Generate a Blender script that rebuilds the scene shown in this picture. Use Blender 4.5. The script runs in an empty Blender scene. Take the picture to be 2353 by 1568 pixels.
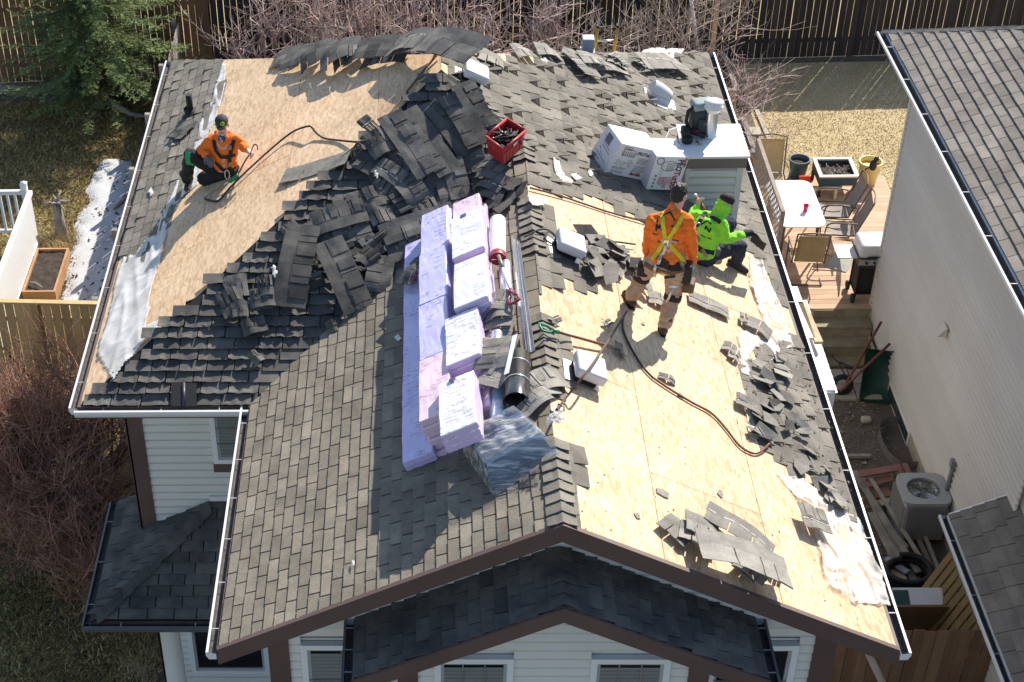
import bpy, bmesh, math, random
import numpy as np
from mathutils import Vector, Matrix
random.seed(7)
SC = bpy.context.scene
COL = SC.collection
R = math.radians
V3 = Vector

# ---------------------------------------------------------------- camera
QW, QH = 2353.0, 1568.0
CF = 3681.43
CX, CY = 823.759, 907.433
CAM_P = V3((-4.26515, -13.91752, 10.90671))
CAM_R = V3((0.99907896, 0.02991473, -0.03076273))
CAM_U = V3((0.00598771, 0.61271148, 0.79028399))
CAM_F = V3((-0.04248981, 0.78974031, -0.61196802))
cd = bpy.data.cameras.new('camera'); cam = bpy.data.objects.new('camera', cd); COL.objects.link(cam)
cd.sensor_width = 36.0; cd.lens = 36.0 * CF / QW
cd.shift_x = (QW / 2 - CX) / QW
cd.shift_y = (CY - QH / 2) / QW
cd.clip_start = 0.1; cd.clip_end = 500
mw = Matrix.Identity(4)
for i, c in enumerate((CAM_R, CAM_U, -CAM_F)):
    for j in range(3): mw[j][i] = c[j]
mw.translation = CAM_P
cam.matrix_world = mw
SC.camera = cam

# ---------------------------------------------------------------- light
SUN_EL, SUN_AZ = 38.0, 30.0          # azimuth measured from +Y towards +X
w_ = bpy.data.worlds.new('World'); SC.world = w_; w_.use_nodes = True
nt = w_.node_tree
for n in list(nt.nodes): nt.nodes.remove(n)
sky = nt.nodes.new('ShaderNodeTexSky'); sky.sky_type = 'NISHITA'; sky.sun_disc = False
sky.sun_elevation = R(SUN_EL); sky.sun_rotation = R(SUN_AZ)
sky.air_density = 1.0; sky.dust_density = 0.6; sky.ozone_density = 1.0
bg = nt.nodes.new('ShaderNodeBackground'); bg.inputs[1].default_value = 0.112
wo = nt.nodes.new('ShaderNodeOutputWorld')
nt.links.new(sky.outputs[0], bg.inputs[0]); nt.links.new(bg.outputs[0], wo.inputs[0])
sl = bpy.data.lights.new('sun', 'SUN'); sl.energy = 5.0; sl.angle = R(0.5); sl.color = (1.0, 0.93, 0.82)
so = bpy.data.objects.new('sun', sl); COL.objects.link(so)
sd = V3((math.sin(R(SUN_AZ)) * math.cos(R(SUN_EL)), math.cos(R(SUN_AZ)) * math.cos(R(SUN_EL)), math.sin(R(SUN_EL))))
so.rotation_euler = sd.to_track_quat('Z', 'Y').to_euler(); so.location = sd * 60
vs = SC.view_settings
vs.view_transform = 'Standard'; vs.look = 'None'; vs.gamma = 1.0; vs.use_curve_mapping = False
vs.exposure = 0.70

# ---------------------------------------------------------------- pixel to surface
def ray(x, y): return CAM_F + CAM_R * ((x - CX) / CF) - CAM_U * ((y - CY) / CF)
def hit(x, y, n, c):
    d = ray(x, y); n = V3(n); t = (c - CAM_P.dot(n)) / d.dot(n); return CAM_P + d * t
def gnd(x, y, z=-5.2): return hit(x, y, (0, 0, 1), z)
def aty(x, y, Y): return hit(x, y, (0, 1, 0), Y)
def atx(x, y, X): return hit(x, y, (1, 0, 0), X)
def camdist(p): return (V3(p) - CAM_P).length

# ---------------------------------------------------------------- house frame
HW = 3.1; MWD = 4.0605; YF = -3.6665; YB = 8.5475; PT = 0.49615
PC = 1 / math.sqrt(1 + PT * PT); PS_ = PT * PC
XG = -2 * HW; XM = -2 * MWD
GZ = -5.2
class Plane:
    def __init__(s, o, u, v): s.o = V3(o); s.u = V3(u); s.v = V3(v); s.n = s.u.cross(s.v); s.n = s.n if s.n.z > 0 else -s.n
    def pt(s, u, v, h=0.0): return s.o + s.u * u + s.v * v + s.n * h
    def q(s, x, y, h=0.0):
        p = hit(x, y, s.n, s.o.dot(s.n) + h); d = p - s.o; return (d.dot(s.u), d.dot(s.v))
    def w(s, x, y, h=0.0): return hit(x, y, s.n, s.o.dot(s.n) + h)
    def uv(s, p): d = V3(p) - s.o; return (d.dot(s.u), d.dot(s.v))
    def mat(s, u, v, h=0, ang=0):
        c, si = math.cos(ang), math.sin(ang)
        a = s.u * c + s.v * si; b = s.n.cross(a)
        m = Matrix.Identity(4)
        for j in range(3): m[j][0] = a[j]; m[j][1] = b[j]; m[j][2] = s.n[j]
        m.translation = s.pt(u, v, h); return m
PGW = Plane((XG, YF, 0), (0, 1, 0), (PC, 0, PS_))
PE = Plane((0, YF, 0), (0, 1, 0), (-PC, 0, PS_))
PSO = Plane((XM, 0, 0), (1, 0, 0), (0, PC, PS_))
PWM = Plane((XM, 0, 0), (0, 1, 0), (PC, 0, PS_))
PNO = Plane((XM, YB, 0), (1, 0, 0), (0, -PC, PS_))

# ---------------------------------------------------------------- tagging
def tag(o, label=None, cat=None, group=None, kind=None):
    if label: o['label'] = label
    if cat: o['category'] = cat
    if group: o['group'] = group
    if kind: o['kind'] = kind
    return o
def thing(name, label, cat, loc=(0, 0, 0), group=None, M=None):
    o = bpy.data.objects.new(name, None); COL.objects.link(o)
    o.empty_display_size = 0.1
    o.matrix_world = M if M is not None else Matrix.Translation(V3(loc))
    return tag(o, label, cat, group)

def wmat(o):
    return o.matrix_basis.copy() if o.parent is None else wmat(o.parent) @ o.matrix_parent_inverse @ o.matrix_basis
class MB:
    def __init__(s): s.v = []; s.f = []; s.m = []; s.sm = []; s.t = []
    def add(s, vs, fs, mi=0, sm=False, tone=0.5):
        b = len(s.v); s.v += [tuple(p) for p in vs]
        for f in fs: s.f.append(tuple(b + i for i in f)); s.m.append(mi); s.sm.append(sm); s.t.append(tone)
        return s
    def obox(s, o, a, b, c, mi=0, tone=0.5):
        o, a, b, c = V3(o), V3(a), V3(b), V3(c)
        if a.cross(b).dot(c) < 0: a, b = b, a
        vs = [o, o + a, o + a + b, o + b, o + c, o + a + c, o + a + b + c, o + b + c]
        return s.add(vs, [(3, 2, 1, 0), (4, 5, 6, 7), (0, 1, 5, 4), (1, 2, 6, 5), (2, 3, 7, 6), (3, 0, 4, 7)], mi, False, tone)
    def box(s, c, d, M=None, mi=0, tone=0.5):
        c = V3(c); d = V3(d)
        x, y, z = V3((d.x, 0, 0)), V3((0, d.y, 0)), V3((0, 0, d.z))
        o = c - (x + y + z) / 2
        if M is not None: o = M @ o; m3 = M.to_3x3(); x, y, z = m3 @ x, m3 @ y, m3 @ z
        return s.obox(o, x, y, z, mi, tone)
    def tube(s, pts, r, n=6, mi=0, cap=True, tone=0.5, sm=True):
        pts = [V3(p) for p in pts]; k = len(pts)
        rs = r if isinstance(r, (list, tuple)) else [r] * k
        ref = None; vs = []
        for i in range(k):
            d = (pts[min(i + 1, k - 1)] - pts[max(i - 1, 0)])
            if d.length < 1e-9: d = V3((0, 0, 1))
            d.normalize()
            if ref is None:
                ref = V3((0, 0, 1)) if abs(d.z) < .9 else V3((1, 0, 0))
            a = d.cross(ref)
            if a.length < 1e-6: a = d.orthogonal()
            a.normalize(); b = a.cross(d); ref = b
            for j in range(n):
                t = 2 * math.pi * j / n; vs.append(pts[i] + (a * math.cos(t) + b * math.sin(t)) * rs[i])
        fs = []
        for i in range(k - 1):
            for j in range(n):
                j2 = (j + 1) % n; fs.append((i * n + j, (i + 1) * n + j, (i + 1) * n + j2, i * n + j2))
        s.add(vs, fs, mi, sm, tone)
        if cap and n > 2:
            b = len(s.v) - len(vs)
            s.f.append(tuple(b + j for j in range(n))); s.f.append(tuple(b + (k - 1) * n + j for j in reversed(range(n))))
            s.m += [mi, mi]; s.sm += [False, False]; s.t += [tone, tone]
        return s
    def lathe(s, prof, n=24, M=None, mi=0, sm=True):
        M = M or Matrix.Identity(4); vs = []; fs = []
        for r, z in prof:
            for j in range(n):
                t = 2 * math.pi * j / n; vs.append(M @ V3((r * math.cos(t), r * math.sin(t), z)))
        for i in range(len(prof) - 1):
            for j in range(n):
                j2 = (j + 1) % n; fs.append((i * n + j, i * n + j2, (i + 1) * n + j2, (i + 1) * n + j))
        return s.add(vs, fs, mi, sm)
    def grid(s, fn, nu, nv, mi=0, sm=True, tone=0.5):
        vs = [fn(i / nu, j / nv) for i in range(nu + 1) for j in range(nv + 1)]; w = nv + 1
        fs = [(i * w + j, (i + 1) * w + j, (i + 1) * w + j + 1, i * w + j + 1) for i in range(nu) for j in range(nv)]
        return s.add(vs, fs, mi, sm, tone)
    def slab(s, fn, nu, nv, mi=0, sm=True, tone=0.5):
        """fn(u,v)->(top, bottom) points; closed slab"""
        T = []; B = []
        for i in range(nu + 1):
            for j in range(nv + 1):
                a, b = fn(i / nu, j / nv); T.append(a); B.append(b)
        w = nv + 1; N = len(T); fs = []
        for i in range(nu):
            for j in range(nv):
                q = (i * w + j, (i + 1) * w + j, (i + 1) * w + j + 1, i * w + j + 1)
                fs.append(q); fs.append(tuple(N + k for k in reversed(q)))
        def edge(seq):
            for a, b in zip(seq[:-1], seq[1:]): fs.append((b, a, N + a, N + b))
        edge([i * w for i in range(nu + 1)][::-1]); edge([i * w + nv for i in range(nu + 1)])
        edge([j for j in range(w)]); edge([nu * w + j for j in range(w)][::-1])
        return s.add(T + B, fs, mi, sm, tone)
    def prism(s, poly, vec, mi=0, tone=0.5, sm=False):
        poly = [V3(p) for p in poly]; vec = V3(vec); n = len(poly)
        nn = V3((0, 0, 0))
        for i in range(n): nn += poly[i].cross(poly[(i + 1) % n])
        if nn.dot(vec) < 0: poly = poly[::-1]
        vs = poly + [p + vec for p in poly]
        fs = [tuple(range(n))[::-1], tuple(range(n, 2 * n))] + [(i, (i + 1) % n, n + (i + 1) % n, n + i) for i in range(n)]
        return s.add(vs, fs, mi, sm, tone)
    def build(s, name, mats, parent=None, world=True, label=None, kind=None):
        me = bpy.data.meshes.new(name)
        vs = s.v
        if parent is not None and world:
            inv = wmat(parent).inverted()
            A = np.array(vs, float); I = np.array(inv)
            A = A @ I[:3, :3].T + I[:3, 3]; vs = A.tolist()
        me.from_pydata(vs, [], s.f)
        if not isinstance(mats, (list, tuple)): mats = [mats]
        for m in mats: me.materials.append(m)
        me.polygons.foreach_set('material_index', s.m); me.polygons.foreach_set('use_smooth', s.sm)
        at = me.attributes.new('tone', 'FLOAT', 'FACE'); at.data.foreach_set('value', s.t)
        me.update()
        o = bpy.data.objects.new(name, me); COL.objects.link(o)
        if parent is not None: o.parent = parent
        if label: o['label'] = label
        if kind: o['kind'] = kind
        return o
WM = {}
def fixparent(o): return o

# ---------------------------------------------------------------- materials
def M(name, col, rough=0.8, col2=None, scale=6.0, detail=4.0, bump=0.0, bscale=None, metal=0.0, tone=0.0,
      speck=None, sscale=200.0, samt=0.3, stretch=(1, 1, 1), trans=0.0, alpha=1.0, spec=0.4, coat=0.0, lo=.35, hi=.65, rnd=0.0):
    m = bpy.data.materials.new(name); m.use_nodes = True; t = m.node_tree; N = t.nodes; L = t.links
    b = N['Principled BSDF']
    b.inputs['Roughness'].default_value = rough; b.inputs['Metallic'].default_value = metal
    b.inputs['Specular IOR Level'].default_value = spec
    if coat: b.inputs['Coat Weight'].default_value = coat; b.inputs['Coat Roughness'].default_value = .1
    tc = N.new('ShaderNodeTexCoord'); mp = N.new('ShaderNodeMapping'); mp.inputs['Scale'].default_value = stretch
    L.new(tc.outputs['Object'], mp.inputs[0])
    cur = None
    c4 = (*col, 1)
    if col2 is not None:
        nz = N.new('ShaderNodeTexNoise'); nz.inputs['Scale'].default_value = scale; nz.inputs['Detail'].default_value = detail
        nz.inputs['Roughness'].default_value = .6
        L.new(mp.outputs[0], nz.inputs['Vector'])
        cr = N.new('ShaderNodeValToRGB'); cr.color_ramp.elements[0].position = lo; cr.color_ramp.elements[1].position = hi
        cr.color_ramp.elements[0].color = c4; cr.color_ramp.elements[1].color = (*col2, 1)
        L.new(nz.outputs[0], cr.inputs[0]); cur = cr.outputs[0]
    else:
        rgb = N.new('ShaderNodeRGB'); rgb.outputs[0].default_value = c4; cur = rgb.outputs[0]
    if speck is not None:
        n2 = N.new('ShaderNodeTexNoise'); n2.inputs['Scale'].default_value = sscale; n2.inputs['Detail'].default_value = 2
        L.new(mp.outputs[0], n2.inputs['Vector'])
        c2 = N.new('ShaderNodeValToRGB'); c2.color_ramp.elements[0].position = .5; c2.color_ramp.elements[1].position = .62
        L.new(n2.outputs[0], c2.inputs[0])
        mu = N.new('ShaderNodeMath'); mu.operation = 'MULTIPLY'; mu.inputs[1].default_value = samt; L.new(c2.outputs[0], mu.inputs[0])
        mx = N.new('ShaderNodeMix'); mx.data_type = 'RGBA'; L.new(mu.outputs[0], mx.inputs['Factor'])
        L.new(cur, mx.inputs['A']); mx.inputs['B'].default_value = (*speck, 1); cur = mx.outputs['Result']
    if tone or rnd:
        if tone:
            a = N.new('ShaderNodeAttribute'); a.attribute_name = 'tone'; src = a.outputs['Fac']; amt = tone
        else:
            a = N.new('ShaderNodeObjectInfo'); src = a.outputs['Random']; amt = rnd
        mr = N.new('ShaderNodeMapRange'); mr.inputs['To Min'].default_value = 1 - amt; mr.inputs['To Max'].default_value = 1 + amt
        L.new(src, mr.inputs['Value'])
        mx = N.new('ShaderNodeMix'); mx.data_type = 'RGBA'; mx.blend_type = 'MULTIPLY'; mx.inputs['Factor'].default_value = 1
        L.new(cur, mx.inputs['A'])
        cc = N.new('ShaderNodeCombineColor'); 
        for i in range(3): L.new(mr.outputs[0], cc.inputs[i])
        L.new(cc.outputs[0], mx.inputs['B']); cur = mx.outputs['Result']
    L.new(cur, b.inputs['Base Color'])
    if bump:
        n3 = N.new('ShaderNodeTexNoise'); n3.inputs['Scale'].default_value = bscale or scale * 4; n3.inputs['Detail'].default_value = 3
        L.new(mp.outputs[0], n3.inputs['Vector'])
        bp = N.new('ShaderNodeBump'); bp.inputs['Strength'].default_value = bump; bp.inputs['Distance'].default_value = .01
        L.new(n3.outputs[0], bp.inputs['Height']); L.new(bp.outputs[0], b.inputs['Normal'])
    if alpha < 1: b.inputs['Alpha'].default_value = alpha
    if trans: b.inputs['Transmission Weight'].default_value = trans
    WM[name] = m; return m

# weathered asphalt shingles
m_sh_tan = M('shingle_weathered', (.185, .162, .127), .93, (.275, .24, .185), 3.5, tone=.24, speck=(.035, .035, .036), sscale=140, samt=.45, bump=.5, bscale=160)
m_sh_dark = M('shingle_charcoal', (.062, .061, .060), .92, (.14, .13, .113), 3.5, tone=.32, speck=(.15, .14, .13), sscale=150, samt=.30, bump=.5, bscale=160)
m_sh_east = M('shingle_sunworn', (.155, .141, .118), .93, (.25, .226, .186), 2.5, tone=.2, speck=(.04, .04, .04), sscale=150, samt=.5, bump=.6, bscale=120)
m_sh_nbr = M('shingle_brown_grey', (.20, .178, .155), .93, (.285, .255, .22), 3.0, tone=.22, speck=(.04, .04, .04), sscale=120, samt=.4, bump=.4, bscale=140)
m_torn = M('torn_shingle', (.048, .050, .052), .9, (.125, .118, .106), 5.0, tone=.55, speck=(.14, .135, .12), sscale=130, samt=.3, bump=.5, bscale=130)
m_torn_s = M('torn_shingle_sunlit', (.21, .197, .172), .9, (.30, .28, .245), 6.0, tone=.3, speck=(.05, .05, .05), sscale=130, samt=.4, bump=.5, bscale=130)  # paler copy of torn_shingle; sunlight is put into its colour
m_felt = M('felt', (.018, .018, .02), .9)
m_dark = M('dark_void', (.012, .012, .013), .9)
m_white_metal = M('white_metal', (.72, .72, .71), .4, (.78, .78, .77), 3)
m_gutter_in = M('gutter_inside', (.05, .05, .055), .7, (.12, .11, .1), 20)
m_brown = M('brown_fascia', (.105, .066, .056), .6, (.125, .08, .068), 2)
m_siding = M('cream_siding', (.66, .65, .60), .6, (.71, .70, .655), .8)
m_siding_n = M('beige_siding', (.56, .515, .47), .65, (.60, .555, .51), .6, tone=.035)
m_conc = M('concrete', (.34, .30, .24), .9, (.42, .37, .3), 3, bump=.3, bscale=40)
m_trimw = M('white_trim', (.78, .79, .79), .45)
m_black = M('black_rubber', (.015, .015, .016), .7)
m_steel = M('galvanized', (.62, .62, .62), .3, (.72, .72, .72), 8, metal=.9)
m_alum = M('dull_aluminium', (.42, .42, .42), .38, (.5, .5, .5), 8, metal=.85)
# ---------------------------------------------------------------- OSB sheathing material
def osb_mat(name, dark=(.47, .305, .165), mid=(.62, .43, .262), light=(.76, .575, .39)):
    m = bpy.data.materials.new(name); m.use_nodes = True; t = m.node_tree; N = t.nodes; L = t.links
    b = N['Principled BSDF']; b.inputs['Roughness'].default_value = .75; b.inputs['Specular IOR Level'].default_value = .3
    tc = N.new('ShaderNodeTexCoord')
    outs = []
    for k, (rot, sc) in enumerate((((0, 0, .35), (34, 11, 20)), ((0, 0, -.9), (40, 13, 20)), ((0, 0, 1.4), (30, 9, 20)))):
        mp = N.new('ShaderNodeMapping'); mp.inputs['Rotation'].default_value = rot; mp.inputs['Scale'].default_value = sc
        mp.inputs['Location'].default_value = (k * 3.3, k * 7.1, 0)
        L.new(tc.outputs['Object'], mp.inputs[0])
        vo = N.new('ShaderNodeTexVoronoi'); vo.inputs['Scale'].default_value = 1.0; vo.inputs['Randomness'].default_value = 1
        L.new(mp.outputs[0], vo.inputs['Vector'])
        sp = N.new('ShaderNodeSeparateColor'); L.new(vo.outputs['Color'], sp.inputs[0]); outs.append((sp.outputs[0], sp.outputs[1]))
    nz = N.new('ShaderNodeTexNoise'); nz.inputs['Scale'].default_value = 16; nz.inputs['Detail'].default_value = 3
    L.new(tc.outputs['Object'], nz.inputs['Vector'])
    def mixf(fac, a, c):
        x = N.new('ShaderNodeMix'); x.data_type = 'FLOAT'; L.new(fac, x.inputs[0]); L.new(a, x.inputs[2]); L.new(c, x.inputs[3]); return x.outputs[0]
    def gt(a, v):
        x = N.new('ShaderNodeMath'); x.operation = 'GREATER_THAN'; L.new(a, x.inputs[0]); x.inputs[1].default_value = v; return x.outputs[0]
    v1 = mixf(gt(outs[1][1], .55), outs[0][0], outs[1][0])
    v2 = mixf(gt(outs[2][1], .7), v1, outs[2][0])
    big = N.new('ShaderNodeTexNoise'); big.inputs['Scale'].default_value = 1.1; big.inputs['Detail'].default_value = 5
    L.new(tc.outputs['Object'], big.inputs['Vector'])
    ad = N.new('ShaderNodeMath'); ad.operation = 'MULTIPLY_ADD'; L.new(big.outputs[0], ad.inputs[0]); ad.inputs[1].default_value = .6; 
    sb = N.new('ShaderNodeMath'); sb.operation = 'MULTIPLY_ADD'; L.new(v2, sb.inputs[0]); sb.inputs[1].default_value = .62; sb.inputs[2].default_value = -.08
    L.new(sb.outputs[0], ad.inputs[2])
    cr = N.new('ShaderNodeValToRGB'); e = cr.color_ramp.elements
    e[0].position = .08; e[0].color = (*dark, 1); e[1].position = .92; e[1].color = (*light, 1)
    k = e.new(.42); k.color = (*mid, 1)
    L.new(ad.outputs[0], cr.inputs[0])
    a = N.new('ShaderNodeAttribute'); a.attribute_name = 'tone'
    mr = N.new('ShaderNodeMapRange'); mr.inputs['To Min'].default_value = .92; mr.inputs['To Max'].default_value = 1.06; L.new(a.outputs['Fac'], mr.inputs['Value'])
    # water marks
    n4 = N.new('ShaderNodeTexNoise'); n4.inputs['Scale'].default_value = .7; n4.inputs['Detail'].default_value = 6; n4.inputs['Roughness'].default_value = .7
    L.new(tc.outputs['Object'], n4.inputs['Vector'])
    mr2 = N.new('ShaderNodeMapRange'); mr2.inputs['From Min'].default_value = .3; mr2.inputs['From Max'].default_value = .5
    mr2.inputs['To Min'].default_value = .80; mr2.inputs['To Max'].default_value = 1.0; L.new(n4.outputs[0], mr2.inputs['Value'])
    mm = N.new('ShaderNodeMath'); mm.operation = 'MULTIPLY'; L.new(mr.outputs[0], mm.inputs[0]); L.new(mr2.outputs[0], mm.inputs[1])
    cc = N.new('ShaderNodeCombineColor'); [L.new(mm.outputs[0], cc.inputs[i]) for i in range(3)]
    mx = N.new('ShaderNodeMix'); mx.data_type = 'RGBA'; mx.blend_type = 'MULTIPLY'; mx.inputs['Factor'].default_value = 1
    L.new(cr.outputs[0], mx.inputs['A']); L.new(cc.outputs[0], mx.inputs['B']); L.new(mx.outputs['Result'], b.inputs['Base Color'])
    bp = N.new('ShaderNodeBump'); bp.inputs['Strength'].default_value = .25; bp.inputs['Distance'].default_value = .004
    L.new(v2, bp.inputs['Height']); L.new(bp.outputs[0], b.inputs['Normal'])
    return m
m_osb = osb_mat('osb_sheathing')

# ---------------------------------------------------------------- clipping
def clip(poly, reg):
    """Sutherland-Hodgman; reg convex CCW or CW"""
    ar = sum(reg[i][0] * reg[(i + 1) % len(reg)][1] - reg[(i + 1) % len(reg)][0] * reg[i][1] for i in range(len(reg)))
    if ar < 0: reg = reg[::-1]
    out = list(poly)
    for i in range(len(reg)):
        a, b = reg[i], reg[(i + 1) % len(reg)]
        ins = lambda p: (b[0] - a[0]) * (p[1] - a[1]) - (b[1] - a[1]) * (p[0] - a[0])
        new = []
        for j in range(len(out)):
            p, q = out[j], out[(j + 1) % len(out)]; dp, dq = ins(p), ins(q)
            if dp >= 0: new.append(p)
            if (dp > 0 and dq < 0) or (dp < 0 and dq > 0):
                t = dp / (dp - dq); new.append((p[0] + (q[0] - p[0]) * t, p[1] + (q[1] - p[1]) * t))
        out = new
        if len(out) < 3: return []
    return out
def parea(p): return abs(sum(p[i][0] * p[(i + 1) % len(p)][1] - p[(i + 1) % len(p)][0] * p[i][1] for i in range(len(p)))) / 2
def inpoly(x, y, P):
    c = False; n = len(P)
    for i in range(n):
        x1, y1 = P[i]; x2, y2 = P[i - 1]
        if (y1 > y) != (y2 > y) and x < (x2 - x1) * (y - y1) / (y2 - y1) + x1: c = not c
    return c
def qpoly(pl, pts): return [pl.q(*p) for p in pts]

# ---------------------------------------------------------------- shingle courses
class Tabs:
    def __init__(s): s.items = []          # (distance, verts, faces, tone, mat)
    def field(s, pl, reg, mat, expo=.143, tab=.33, keep=None, lift=None, curl=0.0, gap=.007, seed=1, jit=.004, h0=0.0, butt=.0095, voff=0.0, minA=.004, step=None):
        rnd = random.Random(seed)
        us = [p[0] for p in reg]; vs = [p[1] for p in reg]
        nrow = int((max(vs) - min(vs)) / expo) + 2
        step = step if step is not None else tab / 2
        for r in range(nrow):
            v0 = min(vs) + voff + r * expo
            off = -((r * step) % tab) + rnd.uniform(-.012, .012)
            u = min(us) + off
            while u < max(us):
                w = tab + rnd.choice((0, 0, 0, -.04, .03)) * (1 if jit else 0)
                a, b = u + gap / 2, u + w - gap / 2
                u += w
                vj = rnd.uniform(-jit, jit)
                p4 = [(a, v0 + vj), (b, v0 + vj), (b, v0 + expo + .012), (a, v0 + expo + .012)]
                cu, cv = (a + b) / 2, v0 + expo / 2
                if keep and not keep(cu, cv): continue
                pg = clip(p4, reg)
                if not pg or parea(pg) < minA: continue
                l1 = l2 = 0.0
                if lift: l1, l2 = lift(cu, cv, rnd)
                tone = min(1, max(0, rnd.gauss(.5, .24)))
                tl = rnd.uniform(0, .003)
                def H(p, a=a, b=b, v0=v0 + vj, l1=l1, l2=l2, tl=tl):
                    t = max(0, min(1, 1 - (p[1] - v0) / expo)); k = (p[0] - a) / max(b - a, .01)
                    return h0 + .0035 + (butt + tl) * t + (l1 * (1 - k) + l2 * k) * t ** 1.4
                if curl and len(pg) == 4 and parea(pg) > .8 * parea(p4):
                    n = 6; m_ = 3; ph = rnd.uniform(0, 6.28); am = curl * rnd.uniform(.4, 1.2); nw = rnd.choice((1, 2, 2, 3))
                    vv = []; ff = []
                    for i in range(n + 1):
                        for j in range(m_ + 1):
                            k = i / n; q = j / m_
                            pu = a + (b - a) * k; pv = v0 + vj + (expo + .012) * q
                            t = 1 - q
                            hh = H((pu, pv)) + am * t ** 2 * (.55 + .45 * math.cos(nw * 2 * math.pi * k + ph)) + .012 * (abs(2 * k - 1) ** 3) * t * am / .03
                            vv.append(pl.pt(pu, pv, hh))
                    w1 = m_ + 1
                    for i in range(n):
                        for j in range(m_): ff.append((i * w1 + j, (i + 1) * w1 + j, (i + 1) * w1 + j + 1, i * w1 + j + 1))
                    # skirt on the butt edge and sides
                    nb = len(vv)
                    low = [(i * w1) for i in range(n + 1)]
                    for i in low: vv.append(vv[i] - pl.n * .006)
                    for i in range(n): ff.append((low[i + 1], low[i], nb + i, nb + i + 1))
                else:
                    top = [pl.pt(p[0], p[1], H(p)) for p in pg]; bot = [pl.pt(p[0], p[1], H(p) - (.0055 + butt * .4)) for p in pg]
                    n = len(pg); vv = top + bot
                    ff = [tuple(range(n)), tuple(range(n, 2 * n))[::-1]] + [(i, n + i, n + (i + 1) % n, (i + 1) % n) for i in range(n)]
                    if (top[1] - top[0]).cross(top[2] - top[0]).dot(pl.n) < 0: ff = [f[::-1] for f in ff]
                c = pl.pt(cu, cv)
                s.items.append((camdist(c), vv, ff, tone, mat))
    def caps(s, p0, p1, dl, dr, mat, expo=.143, half=.15, n0=V3((0, 0, 1)), seed=3, keep=None, h0=.012, curl=.0):
        """bent ridge caps from p0 (low/front) to p1; dl, dr unit vectors down each slope"""
        rnd = random.Random(seed); L = (p1 - p0).length; d = (p1 - p0).normalized(); k = int(L / expo)
        for i in range(k):
            t = i * expo
            if keep and not keep(t / L): continue
            a = p0 + d * (t + rnd.uniform(-.006, .006)); vv = []; ff = []
            tone = min(1, max(0, rnd.gauss(.5, .22))); hw = half * rnd.uniform(.93, 1.07)
            prof = [dl * hw, dl * hw * .35, n0 * .0, dr * hw * .35, dr * hw]
            for q, (tt, hh) in enumerate(((0, .021 + rnd.uniform(0, .012)), (expo + .02, .006))):
                for j, o in enumerate(prof):
                    vv.append(a + d * tt + o + n0 * (h0 + hh + (.004 if j == 2 else 0) + (curl * rnd.random() if j in (0, 4) and q == 0 else 0)))
            for q in range(2):
                for j in range(5): vv.append(vv[q * 5 + j] - n0 * .007)
            for j in range(4):
                ff.append((j, j + 1, 5 + j + 1, 5 + j)); ff.append((10 + j + 1, 10 + j, 15 + j, 15 + j + 1)); ff.append((j + 1, j, 10 + j, 10 + j + 1))
            ff.append((0, 5, 15, 10)); ff.append((9, 4, 14, 19))
            s.items.append((camdist(a) - .5, vv, ff, tone, mat))
    def build(s, parent, limit=300, name='shingle', skip=None):
        s.items.sort(key=lambda q: q[0])
        inv = np.array(parent.matrix_world.inverted())
        for k, (d, vv, ff, tone, mat) in enumerate(s.items[:limit]):
            mb = MB(); mb.add(vv, ff, 0, False, tone); mb.build(name, mat, parent)
        rest = s.items[limit:]
        mats = []
        mb = MB()
        for d, vv, ff, tone, mat in rest:
            if mat not in mats: mats.append(mat)
            mb.add(vv, ff, mats.index(mat), False, tone)
        if rest: mb.build(name + '_field', mats, parent, kind='stuff')

# ================================================================= THE HOUSE
house = thing('house', 'cream two storey house being re-roofed, half its shingles stripped to bare sheathing', 'house', (-4, 0, GZ))
LG = HW / PC; LM = MWD / PC
J_ = V3((-HW, HW, HW * PT)); A1 = V3((-MWD, MWD, MWD * PT)); A2 = V3((-MWD, YB - MWD, MWD * PT)); G_ = V3((-HW, YF, HW * PT))
REG_GW = [(0, 0), (-YF, 0), (HW - YF, LG), (0, LG)]
REG_SO = [(0, 0), (XG - XM, 0), (XM * -1 - HW, LG), (MWD, LM)]
REG_W = [(0, 0), (YB, 0), (YB - MWD, LM), (MWD, LM)]
uJ = HW - YF
REG_E1 = [(uJ, 0), (YB - YF, 0), (YB - MWD - YF, LM), (MWD - YF, LM), (uJ, LG)]
REG_E2 = [(0, 0), (uJ, 0), (uJ, LG), (0, LG)]
# dark core under the sheathing so no light leaks
core = MB()
def face(pl, reg, h): core.add([pl.pt(u, v, h) for u, v in reg], [tuple(range(len(reg)))])
for pl, reg in ((PGW, REG_GW), (PSO, REG_SO), (PWM, REG_W), (PE, REG_E1), (PE, REG_E2), (PNO, [(0, 0), (2 * MWD, 0), (MWD, LM)])): face(pl, reg, -.02)
core.build('light_block_core', m_felt, house)
fl = MB()
fl.prism([(XM, .0, -.19), (0, 0, -.19), (0, YB, -.19), (XM, YB, -.19)], (0, 0, .03))
fl.prism([(XG, YF + .40, -.19), (-5.79, YF + .40, -.19), (-5.79, -.001, -.19), (XG, -.001, -.19)], (0, 0, .03)); fl.prism([(-.41, YF + .40, -.19), (0, YF + .40, -.19), (0, -.001, -.19), (-.41, -.001, -.19)], (0, 0, .03))
for x0 in (XG, 0): fl.prism([(x0, YF + .01, -.17), (-HW, YF + .01, HW * PT - .17), (-HW, YF + .39, HW * PT - .17), (x0, YF + .39, -.17)], (0, 0, .02))
fl.build('soffit', m_trimw, house)
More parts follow.
